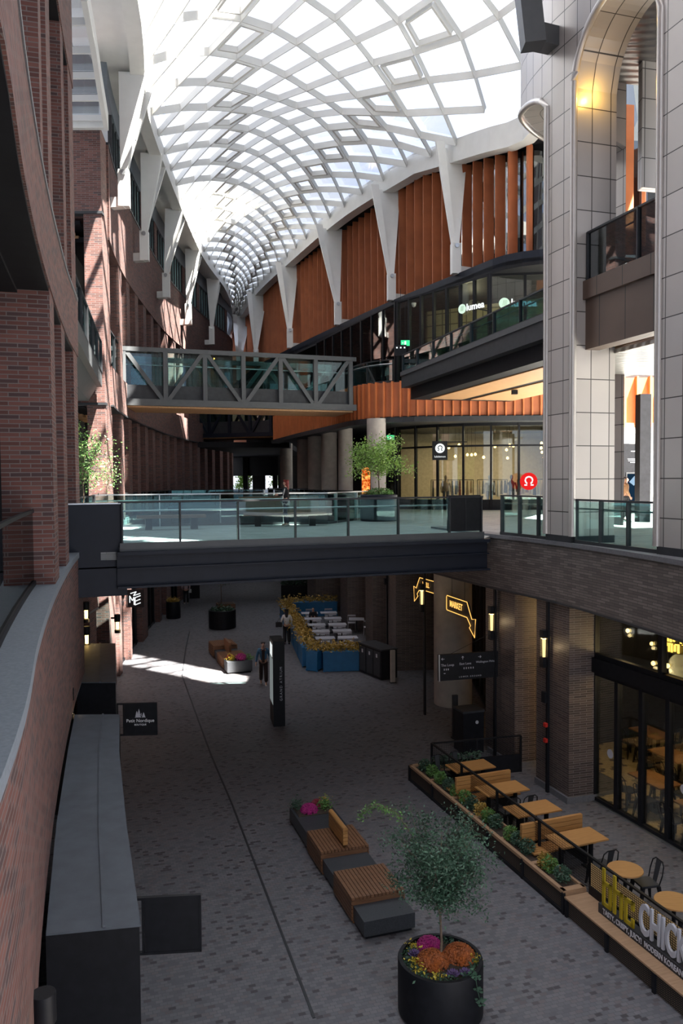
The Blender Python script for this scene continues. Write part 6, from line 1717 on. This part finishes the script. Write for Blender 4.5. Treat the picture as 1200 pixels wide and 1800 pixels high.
def mannequin(label, x, y, rz, m):
    t = thing('mannequin', label, 'mannequin', (x, y, DECK), rz, 'shop mannequins')
    mb = MB(); mb.lathe([(.03, .95), (.17, 1.0), (.14, 1.2), (.20, 1.42), (.10, 1.52), (.05, 1.58), (.06, 1.62), (.09, 1.70), (.08, 1.80), (.02, 1.86)], n=16, sy=.65)
    mb.build('torso', m, t, smooth=True)
    for s_ in (-1, 1): MB().tube([(s_ * .20, 0, 1.44), (s_ * .27, .02, 1.18), (s_ * .25, -.06, .92)], [.05, .04, .03], 8).build('arm', m, t); MB().tube([(s_ * .09, 0, 1.0), (s_ * .10, 0, .5), (s_ * .10, .02, .04)], [.085, .06, .04], 8).build('leg', cl[3], t)
    return t
for lab, x, y, m in (('mannequin in sand coloured top at the left of the shop window', 5.7, 43.5, cl[1]), ('mannequin in pale top in the middle of the shop window', 8.0, 43.0, cl[2]), ('mannequin in white top just right of the red sign', 11.4, 42.9, cl[2]), ('mannequin in dark top beside the middle window frame', 9.2, 43.1, cl[0])): mannequin(lab, x, y, 0, m)
# ---- lumea signs on level 3
def leaf_sign(label, c, rz, s):
    t = thing('shop_sign', label, 'sign', tuple(c), rz, 'lit lumea shop signs')
    MB().tube([(0, .02, 0), (0, -.02, 0)], s * .62, 28).build('round_emblem', emit_mat('pale_green_light', (.75, 1, .8), 1.0) if 'pale_green_light' not in bpy.data.materials else bpy.data.materials['pale_green_light'], t)
    mb = MB()
    for k in range(5): mb.tube([(-.2 * s + k * .1 * s, -.03, -.3 * s), (-.1 * s + k * .1 * s, -.03, .35 * s)], .012 * s, 5)
    mb.build('leaf_veins', 'leaf', t)
    text_mesh('lettering', 'lumea', 'white_sign', s * 1.25, .01, t, (.75 * s, -.02, 0), align='LEFT', bold=.01)
    MB().box((.5 * s, .8, .3 * s), (.05, 1.6, .05)).build('bracket', 'black', t)
    return t
leaf_sign('small lit lumea sign with a round leaf emblem above the teal railing', D(812, 543, 35.3), -.85 + .0, .33)
leaf_sign('larger lit lumea sign near the cream tower above the teal railing', D(886, 533, 33.6), .0, .36)
def exit_sign(label, c, s=.36):
    t = thing('exit_sign', label, 'sign', tuple(c), 0, 'green exit signs'); MB().box((0, 0, 0), (s, .06, s * .62)).build('panel', emit_mat('exit_green', (.05, .75, .3), 1.3) if 'exit_green' not in bpy.data.materials else bpy.data.materials['exit_green'], t)
    mb = MB(); mb.box((0, -.035, 0), (s * .2, .01, s * .4)); mb.box((-.3 * s, -.035, 0), (s * .18, .01, s * .08)); mb.build('running_figure', 'white_sign', t); MB().tube([(0, 0, s * .3), (0, 0, 17.0 - c.z if c.z > 11 else 11.0 - c.z)], .01, 5).build('hanger', 'black', t)
exit_sign('green exit sign hanging in the level three gallery', D(712, 603, 38.5), .42)
exit_sign('green exit sign beside the concrete column on the upper lane', D(686, 769, 41.5), .38)
c = D(704, 612, 37.8); t = thing('direction_sign', 'small black hanging direction sign with white marks in the level three gallery', 'sign', tuple(c)); MB().box((0, 0, -.1), (.55, .06, .5)).build('panel', 'black', t)
mb = MB()
for x in (-.18, 0, .18): mb.box((x, -.035, .02), (.07, .01, .07))
mb.build('marks', 'white_sign', t); MB().tube([(0, 0, .1), (0, 0, 17.0 - c.z)], .012, 5).build('hanger', 'black', t)
# recessed lights in the black soffit
k = 0
dl = None
for (px, py) in ((655, 601), (634, 602), (600, 604), (720, 590), (640, 585), (697, 575)):
    q = G(px, py, 16.98); lab = '%s small recessed downlight in the black level four soffit' % ord_[k]; k += 1
    if dl is None: dl = thing('downlight', lab, 'ceiling lamp', tuple(q), 0, 'recessed soffit downlights'); MB().lathe([(.10, -.02), (.10, .03)], n=14).build('rim', 'charcoal', dl); MB().lathe([(.06, -.03), (.06, -.02)], n=14).build('lens', 'lamp_dim', dl)
    else: dup(dl, tuple(q), 0, lab)
c = G(727, 536, 16.9); t = thing('dome_camera', 'small white dome camera on the level four soffit', 'camera', tuple(c)); MB().lathe([(.02, -.12), (.08, -.08), (.1, 0), (.12, .02), (.12, .1)], n=16).build('dome', 'white', t)
c = G(904, 686, 11.56); t = thing('ceiling_speaker', 'small black box hanging under the timber balcony soffit', 'speaker', tuple(c)); MB().box((0, 0, -.08), (.22, .2, .16)).build('body', 'black', t)
# ---- tower sconce
c = D(1027, 492, 19.6)
t = thing('wall_sconce', 'cylindrical spotlight fixed on the cream tower by the bronze spandrel', 'wall lamp', tuple(c))
MB().tube([(0, 0, -.16), (0, 0, .14)], .085, 18).build('can', 'panel' if False else lipm, t, smooth=True); MB().tube([(-.18, .1, -.22), (-.05, .02, -.18)], .03, 8).build('arm', 'charcoal', t); MB().tube([(-.2, .14, -.26), (-.2, .14, -.14)], .06, 10).build('wall_plate', 'charcoal', t); MB().tube([(0, 0, .141), (0, 0, .15)], .06, 16).build('lens', 'lamp', t)
l = bpy.data.lights.new('sconce_light', 'SPOT'); l.energy = 70; l.spot_size = 1.3; l.color = (1, .72, .35); l.shadow_soft_size = .04
lo = bpy.data.objects.new('sconce_light', l); COL.objects.link(lo); lo.parent = t; lo.location = (0, 0, .2); lo.rotation_euler = (PI - .15, -.12, 0)
# ---- lightbox directory by the side street
c = D(1108, 905, 36.5)
t = thing('directory_totem', 'tall black Grand Atrium directory totem with a lit map screen', 'sign', (c.x, c.y, DECK), .05)
MB().box((0, .15, 1.6), (1.0, .3, 3.2)).build('body', 'black', t); MB().box((.1, -.02, 1.15), (.66, .03, 1.5)).build('screen_bezel', 'charcoal', t)
MB().box((.1, -.04, 1.15), (.56, .01, 1.35)).build('screen', emit_mat('map_screen_dark', (.01, .03, .06), 1.0), t)
mb = MB(); mb.face([(-.1, -.05, 1.45), (.12, -.05, 1.28), (.36, -.05, 1.55), (.14, -.05, 1.72)]); mb.build('map_shape', emit_mat('map_pale_blue', (.5, .75, 1), .8), t)
text_mesh('lettering', 'GRAND ATRIUM', 'white_paint', .15, .003, t, (-.40, -.004, 1.9), (PI / 2, PI / 2, 0), spacing=1.3)
mb = MB()
for z, w_ in ((2.85, .25), (2.5, .55), (2.42, .5), (2.34, .3)): mb.box((.12, -.005, z), (w_, .004, .025))
mb.build('text_lines', 'white_paint', t)
# inside the upper arch: strip lights and orange fin seen beyond
for k, (px, py) in enumerate(((1095, 450), (1095, 464))):
    c = D(px, py, 24.0); t = thing('strip_light', ('upper' if k == 0 else 'lower') + ' white strip light glowing behind the upper arch railing', 'light', tuple(c), .15, 'strip lights behind the arch railing'); MB().box((0, 0, 0), (.75, .05, .06)).build('tube', emit_mat('cool_strip', (1, 1, 1), 2.5) if k == 0 else bpy.data.materials['cool_strip'], t); MB().box((0, .03, .04), (.8, .05, .03)).build('fitting', 'charcoal', t)
struct(MB().prism([(8.6, 24.9), (9.1, 25.0), (9.1, 25.3), (8.6, 25.2)], 11.4, 19.5), 'wall_right', 'terracotta_bright')

# trees and clipped shrubs in daylight beyond the end of the lane
for k, (x, y, lab) in enumerate(((-10.9, 94, 'green tree in daylight beyond the left gap at the lane end'), (-7.0, 95, 'green tree in daylight beyond the right gap at the lane end'))):
    tt = thing('street_tree', lab, 'tree', (x, y, 5.0)); tree_parts(tt, 0, 2.0, (0, 0, 3.6), (1.6, 1.2, 1.9), 2200, .16, 240 + k, 'leaf_bright', .09, 16)
# ================================================================== PEOPLE
def skin_obj(name, V, E, R, m, parent, sub=2, root=0):
    """V: points, E: edges, R: radii -> one smooth continuous mesh grown along the skeleton"""
    me = bpy.data.meshes.new(name); me.from_pydata([tuple(v) for v in V], E, []); me.update()
    o = bpy.data.objects.new(name + '_tmp', me); COL.objects.link(o)
    md = o.modifiers.new('skin', 'SKIN'); md.use_smooth_shade = True
    if not me.skin_vertices: me.skin_vertices.new(name='') if hasattr(me.skin_vertices, 'new') else None
    sv = me.skin_vertices[0].data
    for i, r in enumerate(R):
        sv[i].radius = r if isinstance(r, tuple) else (r, r); sv[i].use_root = (i == root)
    sb = o.modifiers.new('sub', 'SUBSURF'); sb.levels = sub; sb.render_levels = sub
    dg = bpy.context.evaluated_depsgraph_get(); dg.update()
    out = bpy.data.meshes.new_from_object(o.evaluated_get(dg)); bpy.data.objects.remove(o)
    for p in out.polygons: p.use_smooth = True
    out.name = name; out.materials.clear(); out.materials.append(m)
    q = bpy.data.objects.new(name, out); COL.objects.link(q); q.parent = parent; return q
SKIN = mat('warm_skin', (.50, .28, .19), .55, var=.05)
# default standing joints, facing local -y, 1.68 m
JD = dict(pel=(0, 0, .93), spi=(0, .01, 1.10), che=(0, .01, 1.30), nek=(0, .01, 1.44), hdc=(0, -.01, 1.555), hdt=(0, .0, 1.63),
          shL=(.16, .01, 1.375), elL=(.21, .03, 1.11), wrL=(.23, -.04, .88), shR=(-.16, .01, 1.375), elR=(-.21, .03, 1.11), wrR=(-.23, -.04, .88),
          hiL=(.085, 0, .90), knL=(.095, -.03, .50), anL=(.10, .02, .09), hiR=(-.085, 0, .90), knR=(-.095, -.03, .50), anR=(-.10, .02, .09))
def person(label, loc, rz, pose, top_m, leg_m, shoe_m, hair_m, hair='short', scale=1.0, sleeve='long', wide_leg=1.0, open_front=None, group=None):
    J = {k: Vector(v) for k, v in {**JD, **pose}.items()}
    t = thing('person', label, 'person', loc, rz, group); t.scale = (scale,) * 3
    V = []; R = []; E = []; ix = {}
    def add(k, p, r, par=None):
        ix[k] = len(V); V.append(Vector(p)); R.append(r)
        if par is not None: E.append((ix[par], ix[k]))
    add('pel', J['pel'], (.13, .10)); add('spi', J['spi'], (.12, .09), 'pel'); add('che', J['che'], (.14, .10), 'spi'); add('nek', J['nek'], .052, 'che')
    add('jaw', J['nek'].lerp(J['hdc'], .5), .055, 'nek'); add('hdc', J['hdc'], (.078, .09), 'jaw'); add('hdt', J['hdt'], (.06, .068), 'hdc')
    fwd = (J['hdc'] - J['nek']).cross(Vector((1, 0, 0))); fdir = pose.get('face', (0, -1, 0)); fv = Vector(fdir)
    add('nose', J['hdc'] + fv * .105 - Vector((0, 0, .012)), .012, 'hdc')
    for s_ in 'LR':
        add('sh' + s_, J['sh' + s_], .055, 'che'); add('el' + s_, J['el' + s_], .038, 'sh' + s_); add('wr' + s_, J['wr' + s_], .024, 'el' + s_)
        d = (J['wr' + s_] - J['el' + s_]).normalized(); pm = J['wr' + s_] + d * .06; add('pm' + s_, pm, (.034, .02), 'wr' + s_)
        sd = d.cross(Vector((1, 0, 0))).normalized()
        for k in range(4):
            b = pm + sd * (.027 - .018 * k) + d * .035; add('f%s%d' % (s_, k), b, .010, 'pm' + s_); add('g%s%d' % (s_, k), b + d * (.03 + .006 * (k in (1, 2))) + Vector((0, -.012, 0)), .008, 'f%s%d' % (s_, k))
        add('t' + s_, pm + sd * .045 - d * .005, .011, 'pm' + s_); add('u' + s_, pm + sd * .06 + d * .03, .009, 't' + s_)
        add('hi' + s_, J['hi' + s_], .085, 'pel'); add('kn' + s_, J['kn' + s_], .055, 'hi' + s_); add('an' + s_, J['an' + s_], .036, 'kn' + s_)
        td = Vector(pose.get('toe' + s_, (0, -1, -.25))).normalized(); add('to' + s_, J['an' + s_] + td * .15 + Vector((0, 0, -.03)), (.035, .025), 'an' + s_)
    skin_obj('body', V, E, R, SKIN, t, 1)
    # top: torso and sleeves
    V2 = [J['pel'] - Vector((0, 0, .04)), J['spi'], J['che'], J['nek'] - Vector((0, 0, .035))]; E2 = [(0, 1), (1, 2), (2, 3)]; R2 = [(.155, .125), (.142, .112), (.165, .122), .068]
    for s_ in 'LR':
        i = len(V2); V2 += [J['sh' + s_], J['el' + s_], J['wr' + s_].lerp(J['el' + s_], .08 if sleeve == 'long' else .9)]; R2 += [.072, .056, .044]; E2 += [(2, i), (i, i + 1), (i + 1, i + 2)]
    skin_obj('top', V2, E2, R2, top_m, t, 1)
    if open_front:
        mb = MB(); c = J['che'] + fv * .118; p = J['pel'] + fv * .125 - Vector((0, 0, .03)); sx = Vector((1, 0, 0)) if abs(fv.y) > .5 else Vector((0, 1, 0))
        mb.hexa([p - sx * .05 - fv * .04, p + sx * .05 - fv * .04, p + sx * .05 + fv * .012, p - sx * .05 + fv * .012], [c - sx * .06 - fv * .04 + Vector((0, 0, .08)), c + sx * .06 - fv * .04 + Vector((0, 0, .08)), c + sx * .06 + fv * .012 + Vector((0, 0, .08)), c - sx * .06 + fv * .012 + Vector((0, 0, .08))])
        mb.build('shirt_front', open_front, t)
    V3_ = [J['pel'] + Vector((0, 0, .03))]; R3_ = [(.14, .115)]; E3 = []
    for s_ in 'LR':
        i = len(V3_); V3_ += [J['hi' + s_] - Vector((0, 0, .03)), J['kn' + s_], J['an' + s_] + Vector((0, 0, .0))]; R3_ += [.10, .078 * wide_leg, .068 * wide_leg]; E3 += [(0, i), (i, i + 1), (i + 1, i + 2)]
    skin_obj('trousers', V3_, E3, R3_, leg_m, t, 1)
    for s_ in 'LR':
        td = Vector(pose.get('toe' + s_, (0, -1, -.25))).normalized(); a = J['an' + s_] + Vector((0, 0, -.045))
        skin_obj('shoe', [a - td * .05, a + td * .06, a + td * .17 + Vector((0, 0, -.01))], [(0, 1), (1, 2)], [(.042, .042), (.045, .04), (.038, .026)], shoe_m, t, 1)
    # hair
    hc = J['hdc'] - fv * .022 + Vector((0, 0, .035))
    Vh = [hc + Vector((0, 0, .05)), hc]; Rh = [(.070, .072), (.092, .092)]; Eh = [(0, 1)]
    if hair == 'long':
        Vh += [hc - fv * .045 - Vector((0, 0, .12)), hc - fv * .07 - Vector((0, 0, .30))]; Rh += [(.085, .06), (.07, .035)]; Eh += [(1, 2), (2, 3)]
    elif hair == 'bun':
        Vh += [hc - fv * .10 + Vector((0, 0, .0))]; Rh += [.045]; Eh += [(1, 2)]
    skin_obj('hair', Vh, Eh, Rh, hair_m, t, 1, 1)
    # face marks: eyes and mouth
    mb = MB(); sx = fv.cross(Vector((0, 0, 1))).normalized()
    for s_ in (-1, 1): mb.tube([J['hdc'] + fv * .082 + sx * s_ * .03 + Vector((0, 0, .012)), J['hdc'] + fv * .092 + sx * s_ * .03 + Vector((0, 0, .012))], .010, 8)
    mb.build('eyes', 'black', t); MB().box(tuple(J['hdc'] + fv * .085 - Vector((0, 0, .05))), (.035 if abs(fv.y) > .5 else .01, .01 if abs(fv.y) > .5 else .035, .010)).build('mouth', mat('lips', (.35, .08, .08), .5) if 'lips' not in bpy.data.materials else bpy.data.materials['lips'], t)
    for s_ in (-1, 1): MB().tube([J['hdc'] + sx * s_ * .074, J['hdc'] + sx * s_ * .088], .022, 8).build('ear', SKIN, t)
    return t
DENIM = mat('blue_denim', (.05, .15, .26), .8, var=.2, scale=20); BLK = mat('black_cloth', (.012, .012, .015), .85, var=.2); BRN = mat('dark_brown_cloth', (.035, .02, .018), .85, var=.2)
WHT = mat('white_knit', (.55, .54, .52), .85, var=.06); PNK = mat('pale_pink_cloth', (.55, .38, .38), .85); SHOE = mat('pale_trainers', (.5, .47, .42), .6); HBR = mat('dark_brown_hair', (.035, .018, .012), .6); HRD = mat('red_hair', (.20, .02, .015), .55)
TAN = mat('tan_coat', (.30, .16, .08), .8); NVJ = mat('dark_blue_jeans', (.012, .022, .045), .85); GRN = mat('grey_sweater', (.2, .2, .2), .8)
walkA = dict(knL=(.10, -.10, .51), anL=(.10, -.04, .10), knR=(-.09, .02, .50), anR=(-.09, .24, .14), toeR=(0, -1, -.9), elL=(.24, .08, 1.12), wrL=(.29, .02, .88), elR=(-.24, .05, 1.12), wrR=(-.28, -.06, .88))
g = G(463, 1204); person('person in blue denim jacket and dark trousers walking towards the camera', (g.x, g.y, 0), .12, walkA, DENIM, BRN, SHOE, HBR, 'bun', 1.02, open_front=BRN, wide_leg=1.12)
walkB = dict(knL=(.10, -.04, .51), anL=(.10, .05, .10), knR=(-.10, -.02, .50), anR=(-.11, -.02, .09), elL=(.25, .06, 1.13), wrL=(.22, -.10, .98), elR=(-.25, .03, 1.12), wrR=(-.22, -.08, .93))
g = G(504, 1133); p2 = person('person in white top and black trousers walking away with a black bag', (g.x, g.y, 0), PI + .1, walkB, WHT, BLK, BLK, BLK, 'long', 1.03, wide_leg=1.2)
t = thing('shoulder_bag', 'black shoulder bag carried by the person in the white top', 'bag', (g.x - .38, g.y - .05, .86))
MB().box((0, 0, .14), (.30, .12, .24)).build('bag_body', BLK, t); MB().tube([(-.08, 0, .26), (.02, 0, .44), (.12, 0, .26)], .012, 6).build('strap', BLK, t)
g = G(327, 1062); person('person in pale pink top and black trousers far up the lane', (g.x, g.y, 0), PI + .3, walkB, PNK, BLK, SHOE, HBR, 'short', 1.02, wide_leg=1.1)
t = thing('tote_bag', 'white bag held by the person in the pale pink top', 'bag', (g.x + .20, g.y + .22, .72)); MB().box((0, 0, .12), (.22, .08, .24)).build('bag_body', WHT, t); MB().tube([(-.06, 0, .24), (0, 0, .36), (.06, 0, .24)], .01, 5).build('strap', WHT, t)
sit = dict(pel=(0, .02, .52), spi=(0, .03, .70), che=(0, 0, .90), nek=(0, -.02, 1.04), hdc=(0, -.05, 1.155), hdt=(0, -.04, 1.23), shL=(.16, 0, .975), elL=(.20, -.05, .74), wrL=(.10, -.26, .78), shR=(-.16, 0, .975), elR=(-.20, -.05, .74), wrR=(-.10, -.26, .78),
           hiL=(.09, .0, .52), knL=(.11, -.42, .50), anL=(.11, -.40, .10), hiR=(-.09, .0, .52), knR=(-.11, -.42, .50), anR=(-.11, -.40, .10))
person('person in dark jacket seated at a white table inside the blue planters', (-1.55, 42.35, 0), 0.0, sit, BLK, BLK, BLK, HBR, 'short', 1.0)
phone = dict(knL=(.09, -.02, .50), anL=(.09, .10, .10), knR=(-.09, -.06, .50), anR=(-.09, -.04, .09), elL=(.20, -.04, 1.14), wrL=(.12, -.28, 1.13), elR=(-.20, -.04, 1.14), wrR=(-.10, -.28, 1.13))
g = G(503, 925, DECK); person('person with long red hair, dark jacket and jeans on the bridge looking at a phone', (g.x, g.y, DECK), -PI / 2 - .15, phone, BLK, NVJ, SHOE, HRD, 'long', .98)
# striped sleeve and white shirt hem as extra clothing
pr_ = [o for o in COL.objects if o.name.startswith('person') and 'red hair' in o.get('label', '')][0]
MB().lathe([(.165, .76), (.172, .84), (.160, .95)], n=18, sy=.82).build('shirt_hem', WHT, pr_, smooth=True)
MB().tube([(.225, .01, 1.36), (.262, -.02, 1.22), (.255, -.05, 1.12)], .016, 6).build('sleeve_stripe', WHT, pr_)
t = thing('phone', 'phone held by the red haired person on the bridge', 'phone', (g.x - .37, g.y - .02, DECK + 1.14)); MB().box((0, 0, 0), (.012, .075, .15), 0, 0, .5).build('phone_body', 'black', t)
g = G(1128, 916, DECK); person('person in tan coat partly behind the dark column by the directory totem', (g.x - .55, g.y + .2, DECK), PI / 2, walkB, TAN, BLK, BLK, HBR, 'bun', 1.0)
g = G(1140, 918, DECK); person('person in pale patterned top right of the dark column on the upper lane', (g.x + .45, g.y - .3, DECK), PI / 2 + .3, walkB, WHT, BLK, BLK, HBR, 'short', 1.0)
